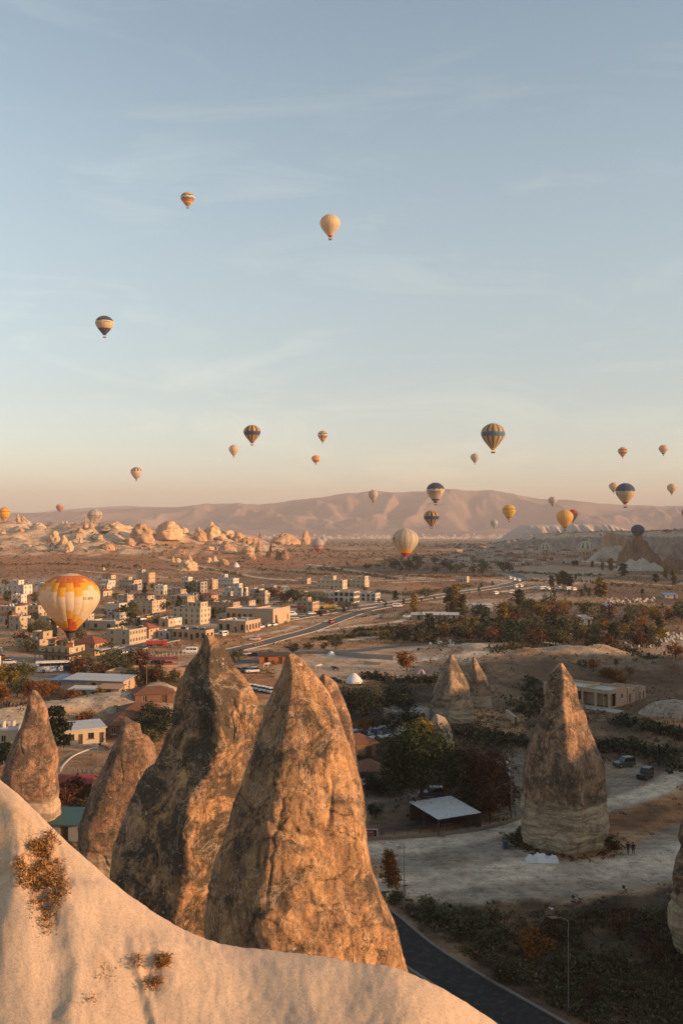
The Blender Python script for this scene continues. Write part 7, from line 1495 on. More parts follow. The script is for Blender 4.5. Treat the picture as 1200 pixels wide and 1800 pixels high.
def vehicle(kind, color, label, p, yaw, group='vehicles parked around the valley', name=None):
    k = KINDS[kind]; L_ = k['L']; key = (kind, color)
    if key not in _vk:
        b = MB(); loft_body(b, k['body']); bm = b.mesh('body', paint(color, PAINTS[color]), False)
        g = MB()
        if k['cab']: loft_body(g, k['cab'])
        else:
            hw = k['hw']
            for s in (-1, 1):
                for x0, x1 in ((.35, 1.55), (1.65, 2.85), (2.95, 3.85)): g.hexa([(x0, s * (hw - .035), 1.18), (x1, s * (hw - .035), 1.18), (x1, s * (hw + .012), 1.18), (x0, s * (hw + .012), 1.18)], [(x0, s * (hw - .11), 1.78), (x1, s * (hw - .11), 1.78), (x1, s * (hw - .045), 1.78), (x0, s * (hw - .045), 1.78)])
            g.hexa([(3.98, -.72, 1.96), (3.98, .72, 1.96), (4.46, .78, 1.36), (4.46, -.78, 1.36)], [(4.05, -.72, 2.0), (4.05, .72, 2.0), (4.53, .78, 1.40), (4.53, -.78, 1.40)]); g.box(-.02, .1, -.7, .7, 1.25, 1.8)
        gm = g.mesh('window_glass', GLASS)
        rf = None
        if k['cab']:
            r_ = MB(); c = k['cab']; r_.hexa([(c[1][0] - .05, -c[1][4] - .01, c[1][2] - .03), (c[-2][0] + .05, -c[-2][4] - .01, c[-2][2] - .03), (c[-2][0] + .05, c[-2][4] + .01, c[-2][2] - .03), (c[1][0] - .05, c[1][4] + .01, c[1][2] - .03)], [(c[1][0], -c[1][4] + .03, c[2][2] + .02), (c[-2][0], -c[-2][4] + .03, c[2][2] + .01), (c[-2][0], c[-2][4] - .03, c[2][2] + .01), (c[1][0], c[1][4] - .03, c[2][2] + .02)]); rf = r_.mesh('roof', paint(color, PAINTS[color]))
        if kind not in WM: WM[kind] = wheel_mesh(k['r'], .22)
        hl = MB().box(-.06, .05, -.16, .16, -.07, .07).mesh('headlight', LAMPW); tl = MB().box(-.05, .05, -.12, .12, -.09, .09).mesh('tail_light', LAMPR)
        bp = MB().box(-.05, .12, -k['hw'] * .86, k['hw'] * .86, 0, .16).mesh('bumper', TYRE)
        _vk[key] = (bm, gm, rf, hl, tl, bp)
    bm, gm, rf, hl, tl, bp = _vk[key]
    p = Vector(p); r = empty(name or {'car': 'parked_car', 'van': 'minibus', 'jeep': 'jeep'}[kind], p, yaw, label, 'car' if kind != 'van' else 'van', group)
    o = Vector((-L_ / 2, 0, 0))
    obj('body', bm, r, o); obj('window_glass', gm, r, o)
    if rf: obj('roof', rf, r, o)
    for ax in k['ax']:
        for s in (-1, 1): obj('wheel', WM[kind], r, o + Vector((ax, s * (k['hw'] - .10), k['r'])))
    zb = k['body'][-1]
    for s in (-1, 1): obj('headlight', hl, r, o + Vector((L_ - .12, s * (zb[3] - .2), (zb[1] + zb[2]) / 2 + .1))); obj('tail_light', tl, r, o + Vector((.03, s * (k['body'][0][3] - .14), .72 if kind != 'van' else .95)))
    obj('bumper', bp, r, o + Vector((L_ - .06, 0, .34))); obj('bumper', bp, r, o + Vector((-.04, 0, .34)))
    return r
ROADDIR = math.atan2(166, 70)
def car(x, y, kind, color, label, yaw=None, group='vehicles parked around the valley'): return vehicle(kind, color, label, on(x, y, .02), ROADDIR if yaw is None else R(yaw), group)
ORD = ['first from the left', 'second from the left', 'third from the left', 'fourth from the left', 'fifth from the left', 'sixth, the rightmost']
for k, (x, y) in enumerate(((441, 1212), (449, 1213), (457, 1215), (464, 1216), (471, 1217.5), (477, 1219))): car(x, y, 'car', 'white', 'white car, %s in the row parked between the two big rocks' % ORD[k], -58 - 2 * k, 'row of white cars between the rocks')
car(429, 1181, 'car', 'blue', 'blue car parked above the row of white cars', 170); car(443, 1183, 'jeep', 'white', 'white off roader beside the blue car', 200); car(417, 1181, 'car', 'grey', 'grey car left of the blue car', 150)
car(448, 1126, 'car', 'white', 'white pickup like car beside the red slide', 175); car(446, 1154, 'car', 'black', 'black car on the bend below the red slide', 160); car(432, 1152, 'car', 'silver', 'silver car among the young trees by the slide', 20)
car(394, 1118, 'van', 'white', 'white minibus on the main road below the market hall', None)
car(334, 1148, 'van', 'white', 'white minibus parked behind the tip of the largest rock', 185); car(217, 1150, 'car', 'white', 'white car driving past the young trees on the main road', None)
for k, (x, y, c, kd) in enumerate(((222, 1132, 'silver', 'car'), (230, 1131, 'white', 'car'), (237, 1129, 'white', 'van'), (252, 1127, 'white', 'car'))): car(x, y, kd, c, ['silver car at the left of the row by the red roofed house', 'white car next to the silver one by the red roofed house', 'white minibus in the row by the red roofed house', 'white car at the right of the row by the red roofed house'][k], 10)
car(18, 1167, 'car', 'white', 'white car on the road left of the coach', 8); car(5, 1158, 'car', 'orange', 'orange car at the left edge behind the white one', 10)
for k, (x, y, c) in enumerate(((262, 1086, 'yellow'), (243, 1086, 'silver'), (250, 1090, 'white'), (270, 1084, 'black'), (277, 1082, 'black'), (270, 1076, 'white'))): car(x, y, 'car', c, ['yellow taxi on the side street uphill of the red roofed house', 'silver car left of the yellow taxi', 'white car below the yellow taxi', 'black car just right of the yellow taxi', 'second black car right of the yellow taxi', 'white car up the side street above the yellow taxi'][k], 55)
for k, (x, y, c, kd) in enumerate(((437, 1099, 'white', 'van'), (459, 1104, 'white', 'car'), (472, 1101, 'white', 'car'), (482, 1100, 'white', 'car'), (512, 1082, 'white', 'van'), (505, 1081, 'grey', 'van'), (517, 1088, 'silver', 'car'), (530, 1084, 'grey', 'car'), (547, 1080, 'white', 'car'), (558, 1079, 'red', 'car'), (569, 1079, 'black', 'van'))):
    car(x, y, kd, c, ['white minibus in front of the arched stone hall', 'white car left of two others below the stone hall', 'white car in the middle below the stone hall', 'white car at the corner of the stone hall', 'white minibus at the coach park by the inn', 'grey minibus left of the white one at the inn', 'silver car in front of the inn car park', 'grey car parked before the inn', 'white car on the right of the inn', 'red car right of the inn', 'black van near the yellow trucks'][k], (None if k < 4 else 20))
car(698, 1067 - 0, 'van', 'white', 'long white minibus on the lay by left of the poplars', 5); car(715, 1085, 'car', 'white', 'white car beside the poplar and farm sheds', 8); car(664, 1059, 'car', 'white', 'white car parked beside the hotel annexe', 12); car(672, 1058, 'car', 'black', 'dark car right of the white one by the hotel annexe', 12); car(582, 1095, 'car', 'red', 'red car driving on the main road below the yellow trucks', None)
car(871, 1045, 'van', 'white', 'white van driving down the main road curve', 55); car(901, 1043, 'van', 'white', 'two tone minibus parked right of the road curve', 10)
for k, (x, y) in enumerate(((896, 1018), (903, 1020), (911, 1022), (915, 1032), (906, 1033))): car(x, y, 'van', 'white', 'white minibus in the queue at the road bend', 60, 'minibuses at the road bend')
car(1096, 1348, 'jeep', 'green', 'dark green off roader parked below the flat roofed house', 200); car(1133, 1368, 'jeep', 'black', 'black off roader parked by the curved gravel track', 230)
car(872, 1345, 'car', 'white', 'white car parked left of the lone chimney rock', 150); car(876, 1357, 'car', 'grey', 'grey blue car below the white one left of the chimney rock', 150); car(880, 1370, 'car', 'black', 'dark car lowest of three left of the chimney rock', 150)
car(757, 1402, 'jeep', 'purple', 'dark purple pickup parked under the willow', 180); car(288, 1168, 'car', 'black', 'black car under the dark red canopy', 15); car(277, 1166, 'car', 'black', 'left black car beside the dark red canopy', 15); car(299, 1170, 'car', 'red', 'dark red car under the canopy', 15)
car(588, 1199, 'car', 'black', 'dark car in front of the white dome tent', 5)
for k, x in enumerate((955, 962, 972, 981, 1000, 1008, 940, 948)): car(x, 1036 + (k % 3), 'van', 'white', 'white camper van in the caravan park by the dark poplars', 20 + 30 * (k % 4), 'vans in the caravan park')
# coach
r = empty('coach', on(98, 1181, .02), R(14), 'white tour coach with blue bird emblem on the main road', 'bus'); WB = paint('white', PAINTS['white'])
b = MB(); loft_body(b, [(-5.8, .45, 3.1, 1.2, 1.05), (-5.65, .35, 3.35, 1.25, 1.12), (5.2, .35, 3.35, 1.25, 1.12), (5.6, .35, 3.1, 1.25, 1.1), (5.85, .45, 1.6, 1.2, 1.15)]); b.obj('body', WB, r)
for s in (-1, 1):
    for k in range(6): MB().box(-4.6 + k * 1.6, -3.06 + k * 1.6, s * 1.2 - .06, s * 1.2 + .06, 1.95, 2.85).obj('window', GLASS, r)
MB().hexa([(5.5, -1.05, 1.7), (5.9, -1.05, 1.7), (5.9, 1.05, 1.7), (5.5, 1.05, 1.7)], [(5.3, -1.0, 3.0), (5.66, -1.0, 3.0), (5.66, 1.0, 3.0), (5.3, 1.0, 3.0)]).obj('windscreen', GLASS, r); MB().box(-5.86, -5.6, -.95, .95, 2.1, 2.95).obj('rear_window', GLASS, r)
wm = wheel_mesh(.5, .3)
for ax in (-3.4, 3.6):
    for s in (-1, 1): obj('wheel', wm, r, (ax, s * 1.12, .5))
for s in (-1, 1): MB().box(-5.88, -5.78, s * 1.0 - .1, s * 1.0 + .1, .7, 1.2).obj('tail_light', LAMPR, r)
BLU = plain('swoosh_blue', (0.10, 0.30, 0.55), .5)
MB().add([(-2.9, -1.262, 1.75), (.2, -1.262, 1.9), (.3, -1.262, 1.62)], [(0, 2, 1)]).add([(-2.5, -1.262, 1.45), (.3, -1.262, 1.55), (.3, -1.262, 1.25)], [(0, 2, 1)]).add([(-1.8, -1.262, 1.15), (.3, -1.262, 1.18), (.2, -1.262, .95)], [(0, 2, 1)]).obj('swoosh', BLU, r)
vs = [(1.0 + .72 * math.cos(a * .35), -1.263, 1.25 + .72 * math.sin(a * .35)) for a in range(18)]; MB().add(vs, [tuple(range(18))]).obj('emblem', LETTER, r); vs = [(1.15 + .34 * math.cos(a * .63), -1.266, 1.2 + .4 * math.sin(a * .63)) for a in range(10)]; MB().add(vs, [tuple(range(10))]).obj('emblem_bird', WB, r)
# parked coaches by the stone hall
for k, (x, y) in enumerate(((444, 1097), (452, 1096))):
    r = empty('coach', on(x, y, .02), ROADDIR - 1.2, ['white coach parked left at the stone hall', 'white coach parked right at the stone hall'][k], 'bus', 'coaches at the stone hall')
    b = MB(); loft_body(b, [(-5.0, .4, 3.0, 1.2, 1.05), (-4.85, .35, 3.2, 1.25, 1.1), (4.6, .35, 3.2, 1.25, 1.1), (5.0, .45, 1.8, 1.2, 1.1)]); b.obj('body', WB, r)
    for s in (-1, 1): MB().box(-4.5, 4.4, s * 1.19 - .06, s * 1.19 + .06, 1.75, 2.75).obj('window_band', GLASS, r)
    MB().box(4.72, 4.97, -1, 1, 1.7, 2.7).obj('windscreen', GLASS, r)
    for ax in (-3, 3):
        for s in (-1, 1): obj('wheel', wm, r, (ax, s * 1.12, .5))
# yellow tipper trucks and the red lorry
for k, (x, y, c, lb) in enumerate(((564, 1073, 'yellow', 'left yellow tipper truck beside the inn'), (580, 1073, 'yellow', 'right yellow tipper truck beside the inn'), (276, 1138, 'red', 'red tipper lorry beside the main road'))):
    r = empty('tipper_truck', on(x, y, .02), R(8), lb, 'truck', 'tipper trucks'); pm = paint(c, PAINTS[c])
    b = MB(); loft_body(b, [(2.0, .7, 2.7, 1.15, 1.05), (2.2, .6, 2.8, 1.2, 1.08), (3.3, .6, 2.75, 1.2, 1.05), (3.6, .6, 1.6, 1.2, 1.15), (3.65, .6, 1.2, 1.1, 1.05)]); b.obj('cab', pm, r)
    MB().hexa([(-3.5, -1.15, 1.2), (1.8, -1.15, 1.2), (1.8, 1.15, 1.2), (-3.5, 1.15, 1.2)], [(-3.8, -1.25, 2.5), (1.9, -1.25, 2.5), (1.9, 1.25, 2.5), (-3.8, 1.25, 2.5)]).obj('tipper_body', pm, r); MB().box(-3.6, 3.4, -.5, .5, .7, 1.15).obj('chassis', TYRE, r); MB().box(3.3, 3.62, -.95, .95, 1.75, 2.5).obj('windscreen', GLASS, r)
    for ax in (-2.6, -1.3, 2.7):
        for s in (-1, 1): obj('wheel', wm, r, (ax, s * .98, .5))
# ---- people and horses: one continuous skinned body each
import bmesh
def skinned(name, joints, bones, sub=2):
    bm = bmesh.new(); lay = bm.verts.layers.skin.verify(); vs = {}
    for k, (co, rd) in joints.items():
        v = bm.verts.new(co); v[lay].radius = (rd, rd) if not hasattr(rd, '__len__') else rd; vs[k] = v
    bm.verts.ensure_lookup_table(); list(vs.values())[0][lay].use_root = True
    for a, b_ in bones: bm.edges.new((vs[a], vs[b_]))
    me = bpy.data.meshes.new(name); bm.to_mesh(me); bm.free()
    o = bpy.data.objects.new(name, me); COL.objects.link(o)
    m1 = o.modifiers.new('skin', 'SKIN'); m1.use_smooth_shade = True; m2 = o.modifiers.new('sub', 'SUBSURF'); m2.levels = sub; m2.render_levels = sub
    out = bpy.data.meshes.new_from_object(o.evaluated_get(bpy.context.evaluated_depsgraph_get())); bpy.data.objects.remove(o); bpy.data.meshes.remove(me)
    out.polygons.foreach_set('use_smooth', np.ones(len(out.polygons), bool)); return out
SKIN_M = plain('skin', (0.42, 0.24, 0.16), .7); HAIR_M = plain('hair_dark', (0.02, 0.014, 0.01), .7); CLOTH_B = plain('black_cloth', (0.016, 0.016, 0.018), .9); CLOTH_D = plain('dark_trousers', (0.022, 0.022, 0.028), .9); SHOE = plain('pale_shoe', (0.5, 0.48, 0.45), .8); CLOTH_R = plain('red_jacket', (0.25, 0.05, 0.04), .9)
def person_mesh(stride=.16, arm=.1, jacket=CLOTH_B):
    J = {'hip': ((0, 0, .95), (.17, .12)), 'waist': ((0, 0, 1.1), (.15, .11)), 'chest': ((0, .01, 1.32), (.19, .13)), 'neck': ((0, .01, 1.5), .06), 'head': ((0, -.02, 1.63), (.085, .10)), 'crown': ((0, 0, 1.72), .075)}
    B = [('hip', 'waist'), ('waist', 'chest'), ('chest', 'neck'), ('neck', 'head'), ('head', 'crown')]
    for s, n in ((-1, 'l'), (1, 'r')):
        J.update({n + 'h': ((s * .10, 0, .88), .10), n + 'k': ((s * .11, -s * stride * .5 - .03, .48), .065), n + 'a': ((s * .11, s * stride * -1 + .05, .09), .042), n + 'f': ((s * .12, s * stride * -1 - .12, .035), .04),
                  n + 's': ((s * .20, .01, 1.42), .065), n + 'e': ((s * .27, .04 + s * arm * .5, 1.14), .048), n + 'w': ((s * .25, -.04 + s * arm, .90), .036), n + 'g': ((s * .25, -.07 + s * arm, .80), .034)})
        B += [('hip', n + 'h'), (n + 'h', n + 'k'), (n + 'k', n + 'a'), (n + 'a', n + 'f'), ('chest', n + 's'), (n + 's', n + 'e'), (n + 'e', n + 'w'), (n + 'w', n + 'g')]
    me = skinned('body', J, B)
    for m in (jacket, CLOTH_D, SKIN_M, SHOE): me.materials.append(m)
    ix = []
    for p in me.polygons:
        c = p.center; ix.append(2 if c.z > 1.5 or (abs(c.x) > .19 and c.z < .88 and c.z > .7) else 3 if c.z < .11 else 1 if c.z < .98 else 0)
    me.polygons.foreach_set('material_index', ix); return me
PM = person_mesh(); HM = MB().lathe([(.01, 1.80), (.07, 1.79), (.105, 1.72), (.112, 1.66), (.10, 1.60), (.03, 1.58)], 12).mesh('hair', HAIR_M, True)
for v in HM.vertices: v.co.y += .035
def person(p, yaw, label, me=PM, group=None):
    r = obj('person', me, None, p, yaw); tag(r, label, 'person', group); obj('hair', HM, r); return r
person(on(1103, 1502), R(150), 'left of two people in black walking across the gravel'); person(on(1112, 1503), R(165), 'right of two people in black walking across the gravel')
PR = person_mesh(0, .05, CLOTH_R); hb = hero.location
for k, (dx, dy, m) in enumerate(((-.45, -.35, PM), (.4, .2, PR))): person(hb + Vector((dx, dy, -3.1 - 1.03)), 0, ['left passenger in dark clothes in the basket of the chequered balloon', 'right passenger in red in the basket of the chequered balloon'][k], m)
def horse_mesh():
    J = {'hip': ((-.62, 0, 1.22), (.27, .30)), 'belly': ((0, 0, 1.14), (.29, .33)), 'chest': ((.58, 0, 1.2), (.26, .32)), 'neck': ((.86, 0, 1.42), (.16, .20)), 'poll': ((1.2, 0, 1.28), (.11, .13)), 'muz': ((1.42, 0, .92), (.07, .08)), 'nose': ((1.48, 0, .80), .06), 'tail': ((-.92, 0, 1.15), .07), 'tail2': ((-1.0, 0, .6), .05), 'ear': ((1.18, 0, 1.46), .035)}
    B = [('hip', 'belly'), ('belly', 'chest'), ('chest', 'neck'), ('neck', 'poll'), ('poll', 'muz'), ('muz', 'nose'), ('hip', 'tail'), ('tail', 'tail2'), ('poll', 'ear')]
    for s, n in ((-1, 'l'), (1, 'r')):
        J.update({n + '1': ((.60, s * .17, .82), .11), n + '2': ((.58 + .06 * s, s * .17, .48), .065), n + '3': ((.60 + .05 * s, s * .17, .06), .055), n + '4': ((-.66, s * .18, .86), .14), n + '5': ((-.78 + .08 * s, s * .18, .50), .07), n + '6': ((-.70 + .06 * s, s * .18, .06), .055)})
        B += [('chest', n + '1'), (n + '1', n + '2'), (n + '2', n + '3'), ('hip', n + '4'), (n + '4', n + '5'), (n + '5', n + '6')]
    return skinned('horse', J, B)
HB = horse_mesh(); HW = HB.copy(); HB.materials.append(plain('horse_dark', (0.022, 0.015, 0.012), .6)); HW.materials.append(plain('horse_white', (0.58, 0.52, 0.44), .7))
for x, y, me, yaw, lb in ((589, 1180, HB, 160, 'dark brown horse standing by the paddock fence'), (559, 1176, HW, 20, 'white horse left of the dark one in the paddock'), (474, 1171, HB, 30, 'black horse beside the stable hut'), (468, 1173, HW, 10, 'white horse at the foot of the stable hut')): tag(obj('horse', me, None, on(x, y), R(yaw)), lb, 'horse', 'horses in the paddock')
# ---- playground slide
r = empty('playground_slide', on(452, 1136), R(10), 'red double playground slide beside the side road', 'slide'); RS = plain('slide_red', (0.55, 0.06, 0.03), .4)
for s in (-1, 1): MB().hexa([(s * .6, -.35, 1.9), (s * 2.6, -.35, .25), (s * 2.6, .35, .25), (s * .6, .35, 1.9)], [(s * .6, -.35, 2.1), (s * 2.6, -.35, .45), (s * 2.6, .35, .45), (s * .6, .35, 2.1)]).obj('chute', RS, r)
MB().box(-.6, .6, -.6, .6, 1.8, 1.95).obj('platform', WOOD, r)
for sx in (-.55, .55):
    for sy in (-.55, .55): MB().box(sx - .06, sx + .06, sy - .06, sy + .06, -.3, 3.0).obj('post', plain('slide_post', (0.5, 0.3, 0.05), .6), r)
MB().add([(-.8, -.8, 3.0), (.8, -.8, 3.0), (.8, .8, 3.0), (-.8, .8, 3.0), (0, 0, 3.7)], [(0, 3, 2, 1), (0, 1, 4), (1, 2, 4), (2, 3, 4), (3, 0, 4)]).obj('roof', RS, r)
# ---- tents
def tent(x, y, rx, ry, h, mat, label, panels=None):
    r = empty('dome_tent', on(x, y), 0, label, 'tent'); n = 10
    for k in range(n):
        vs, fs = [], []
        for i in range(7):
            t = i / 6; rr = (1 - t) ** .75
            for j in range(3): a = 2 * math.pi * (k + j / 2) / n; q = 1 + .05 * math.sin(j * math.pi / 2); vs.append((rx * rr * q * math.cos(a), ry * rr * q * math.sin(a), h * t ** .8 - .05))
        fs = [(i * 3 + j, i * 3 + j + 1, i * 3 + j + 4, i * 3 + j + 3) for i in range(6) for j in range(2)]
        obj('panel', mesh('panel', vs, fs, [panels[k % len(panels)] if panels else mat], smooth=True), r)
    return r
CANV = plain('white_canvas', (0.60, 0.59, 0.57), .8, .1, .8); CANVR = plain('red_canvas', (0.42, 0.05, 0.05), .8)
tent(622, 1200, 2.6, 2.0, 2.9, CANV, 'white peaked tent in front of the paddock'); tent(740, 1184, 1.7, 1.5, 1.5, CANV, 'small red and white round tent', [CANV, CANVR]); tent(582, 1152, 1.6, 1.4, 1.6, CANV, 'white hut like tent by the back road wall'); tent(395, 992, 5, 4, 5.5, CANV, 'big pale blue dome tent at the foot of the badlands'); tent(415, 997, 3.6, 3, 5.0, CANV, 'smaller white tent right of the pale dome tent')
# ---- fences, poles, lamps
FENCEM = plain('fence_white', (0.5, 0.46, 0.4), .9)
def fence(label, pts, n, h, post, rails, mat, name='fence', rail_t=.06):
    P = [on(*p) for p in pts]; r = empty(name, P[0], 0, label, 'fence'); L_ = [0]
    for a, b_ in zip(P[:-1], P[1:]): L_.append(L_[-1] + (b_ - a).length)
    def at_(s):
        for i in range(len(P) - 1):
            if s <= L_[i + 1] or i == len(P) - 2: return P[i].lerp(P[i + 1], (s - L_[i]) / (L_[i + 1] - L_[i] + 1e-9))
    me = MB().box(-post, post, -post, post, -.3, h).mesh('post', mat); last = None
    for k in range(n):
        q = at_(L_[-1] * k / (n - 1)); q.z = gz(q.x, q.y); obj('post', me, r, q - P[0])
        if last is not None and rails:
            d = q - last; a = math.atan2(d.y, d.x)
            for zr in rails: MB().box(0, d.length, -rail_t / 2, rail_t / 2, zr - rail_t, zr + rail_t).obj('rail', mat, r, last - P[0] + Vector((0, 0, 0)), a)
        last = q
fence('white rail fence around the horse paddock', [(537, 1172), (566, 1174), (600, 1178), (630, 1182), (653, 1184)], 16, 1.3, .07, (.6, 1.15), FENCEM)
fence('row of pale concrete posts along the main road', [(596, 1101), (630, 1094), (670, 1086), (706, 1080)], 34, 1.9, .16, (), FENCEM)
fence('row of grey bollard posts in the garden below the cream cottage', [(105, 1378), (135, 1380), (168, 1382)], 9, 3.0, .13, (), plain('bollard_grey', (0.22, 0.20, 0.19), .8))
fence('dark wire fence posts of the lower yard', [(648, 1474), (690, 1470), (740, 1466), (800, 1462), (860, 1452), (905, 1440)], 14, 1.3, .05, (1.2,), FRAME_D, rail_t=.04)
fence('white post fence along the road verge at left', [(258, 1163), (290, 1157), (330, 1150), (360, 1144)], 18, 1.7, .08, (), FENCEM)
fence('wooden stair railing beside the leaning rock', [(19, 1249), (34, 1243), (49, 1237)], 5, 1.1, .07, (.5, 1.0), WOOD)
POLEM = plain('pole_grey', (0.16, 0.155, 0.15), .6)
def lamp_post(x, y, h, label, arm=1.2, mat=POLEM, yaw=0.0, group='lamp posts'):
    r = empty('lamp_post', on(x, y), yaw, label, 'lamp post', group); MB().tube([(0, 0, -.3), (0, 0, h * .6), (0, 0, h)], [.06, .05, .035], 8).obj('pole', mat, r); MB().tube([(0, 0, h), (-arm * .5, 0, h + .25), (-arm, 0, h + .3)], .04, 6).obj('arm', mat, r); MB().hexa([(-arm - .5, -.10, h + .24), (-arm + .1, -.14, h + .24), (-arm + .1, .14, h + .24), (-arm - .5, .10, h + .24)], [(-arm - .6, -.1, h + .36), (-arm + .1, -.1, h + .36), (-arm + .1, .1, h + .36), (-arm - .6, .1, h + .36)]).obj('lamp_head', POLEM, r)
lamp_post(710, 1598, 7.6, 'grey lamp post on the gravel lot beside the orange tree'); lamp_post(998, 1780, 8.6, 'lamp post on the dark lower right slope'); lamp_post(172, 1388, 7.5, 'white lamp post in the bollard garden', .4)
for x, y, h in ((202, 1141, 8), (270, 1170, 9), (412, 1118, 7), (497, 1098, 7), (705, 1056, 8), (281, 1110, 8)): lamp_post(x, y, h, 'thin lamp post along the main road', .9, STEEL, R(-40))
def utility_pole(x, y, h, label, group='utility poles'):
    r = empty('utility_pole', on(x, y), R(20), label, 'pole', group); MB().tube([(0, 0, -.3), (0, 0, h)], [.14, .09], 7).obj('pole', WOOD, r); MB().box(-.8, .8, -.06, .06, h - .5, h - .38).obj('crossarm', WOOD, r)
    for s in (-.6, 0, .6): MB().lathe([(.01, h - .38), (.05, h - .38), (.06, h - .3), (.03, h - .2), (.01, h - .19)], 7, s, 0).obj('insulator', TANK, r)
for x, y, h, lb in ((258, 1213, 7, 'wooden utility pole on top of the sandy mound'), (748, 1062, 9, 'utility pole left of the tall poplars'), (788, 1086, 8, 'utility pole at the foot of the poplars'), (664, 1134, 8, 'utility pole beside the back road'), (773, 1061, 8, 'thin pole between the poplars and the road'), (1136, 1116, 8, 'white utility pole behind the cemetery'), (787, 1124, 6, 'pole at the edge of the cemetery trees'), (1071, 1088, 6, 'pole in the orchard hedge'), (965, 1094, 6, 'pole left of the orchard roof'), (898, 1440, 9, 'bare pole beside the lone chimney rock'), (862, 1420, 5, 'leaning grey stake beside the reddish trees'), (920, 1018, 9, 'thin mast near the road bend')): utility_pole(x, y, h, lb)
# sign boards
r = empty('road_sign', on(120, 1192), R(4), 'dark green road sign board beside the coach', 'sign'); MB().box(-1.4, 1.4, -.05, .05, 1.9, 4.0).obj('board', plain('sign_green', (0.012, 0.03, 0.022), .5), r); MB().box(-1.3, 1.3, -.06, -.051, 2.0, 2.1).box(-1.3, 1.3, -.06, -.051, 3.8, 3.9).obj('border_line', FENCEM, r)
for s in (-1, 1): MB().box(s * 1.0 - .06, s * 1.0 + .06, .06, .16, -.3, 3.6).obj('post', STEEL, r)
r = empty('advertising_sign', on(650, 1474), R(2), 'dark red board with white lettering on the yard wall', 'sign'); MB().box(-2.6, 1.0, -.05, .05, .35, 1.3).obj('board', plain('sign_red', (0.10, 0.015, 0.013), .6), r)
MB().box(1.0, 1.12, -.06, .06, -.2, 1.42).obj('post', FENCEM, r); MB().box(-2.6, 1.0, -.06, .06, 1.3, 1.38).obj('top_rail', FENCEM, r)
plain('sign_pink', (0.45, 0.20, 0.19), .8)
me = text_mesh('Balloon', .62); me.materials.clear(); me.materials.append(FENCEM); obj('lettering', me, r, (-.45, -.056, .98), rot=(R(90), 0, 0))
for k in range(9): MB().box(-1.5 + k * .24, -1.34 + k * .24, -.058, -.051, .48, .62).obj('small_print', MAT['sign_pink'], r)
# retaining wall round the yard, garden kerbs, pool
def low_wall(label, pts, h, w, mat, name='low_wall'):
    path = smooth_path([on(*p) for p in pts], 1.5); o = strip(name, path, w, mat, h, thick=h + .4); tag(o, label, 'wall'); return o
low_wall('low stone wall curving round the lower yard', [(640, 1478), (700, 1474), (760, 1470), (830, 1462), (890, 1448), (925, 1434)], .45, .4, plain('yard_wall', (0.20, 0.155, 0.115), .9, .25, 1.5, coord='World'))
low_wall('grey block wall along the back road by the paddock', [(570, 1148), (600, 1152), (640, 1157), (690, 1160)], 1.5, .3, GREYW); low_wall('pale cemetery wall in front of the dark conifers', [(788, 1137), (800, 1139), (822, 1138)], 1.0, .5, WHITEW)
low_wall('pale wall remnant left of the lone chimney rock', [(890, 1262), (897, 1268), (906, 1276)], 2.0, .4, CREAMW); low_wall('broken white wall in the paddock corner', [(640, 1166), (655, 1168), (668, 1169)], .9, .4, CREAMW)
low_wall('white garden kerb curving past the cream cottage', [(103, 1362), (112, 1345), (128, 1330), (150, 1320), (176, 1312)], .16, .35, WHITEW)
r = empty('swimming_pool', on(650, 1290), R(28), 'blue rectangular swimming pool with pale stone surround', 'pool')
WAT, nt_, bw_ = newmat('pool_water'); bw_.inputs['Base Color'].default_value = (0.01, 0.045, 0.15, 1); bw_.inputs['Roughness'].default_value = .06; bw_.inputs['Specular IOR Level'].default_value = .5; bump(nt_, bw_, noise(nt_, vec_src(nt_, 'Object'), 2.5, 3), .08, .05)
PST = plain('pool_stone', (0.48, 0.46, 0.43), .8, .1, .6)
for x0, x1, y0, y1 in ((-8, 8, -5, -3), (-8, 8, 3, 5), (-8, -6, -3, 3), (6, 8, -3, 3)): MB().box(x0, x1, y0, y1, -.3, .3).obj('surround', PST, r)
MB().box(-6, 6, -3, 3, -.3, .18).obj('water', WAT, r)
SL = MB().box(-.3, .3, -.9, .35, .2, .3).hexa([(-.3, .35, .2), (.3, .35, .2), (.3, .42, .2), (-.3, .42, .2)], [(-.3, .75, .75), (.3, .75, .75), (.3, .82, .75), (-.3, .82, .75)]).box(-.28, -.22, -.8, -.74, 0, .2).box(.22, .28, -.8, -.74, 0, .2).box(-.28, -.22, .2, .26, 0, .2).box(.22, .28, .2, .26, 0, .2).mesh('sun_lounger', CANV)
c_, s_ = math.cos(R(28)), math.sin(R(28))
for k in range(6):
    lx, ly = 7.0, -4 + k * 1.5; p = r.location + Vector((lx * c_ - ly * s_, lx * s_ + ly * c_, .3)); tag(obj('sun_lounger', SL, None, p, R(28 - 90)), 'white sun lounger beside the swimming pool', 'sun lounger', 'sun loungers by the pool')
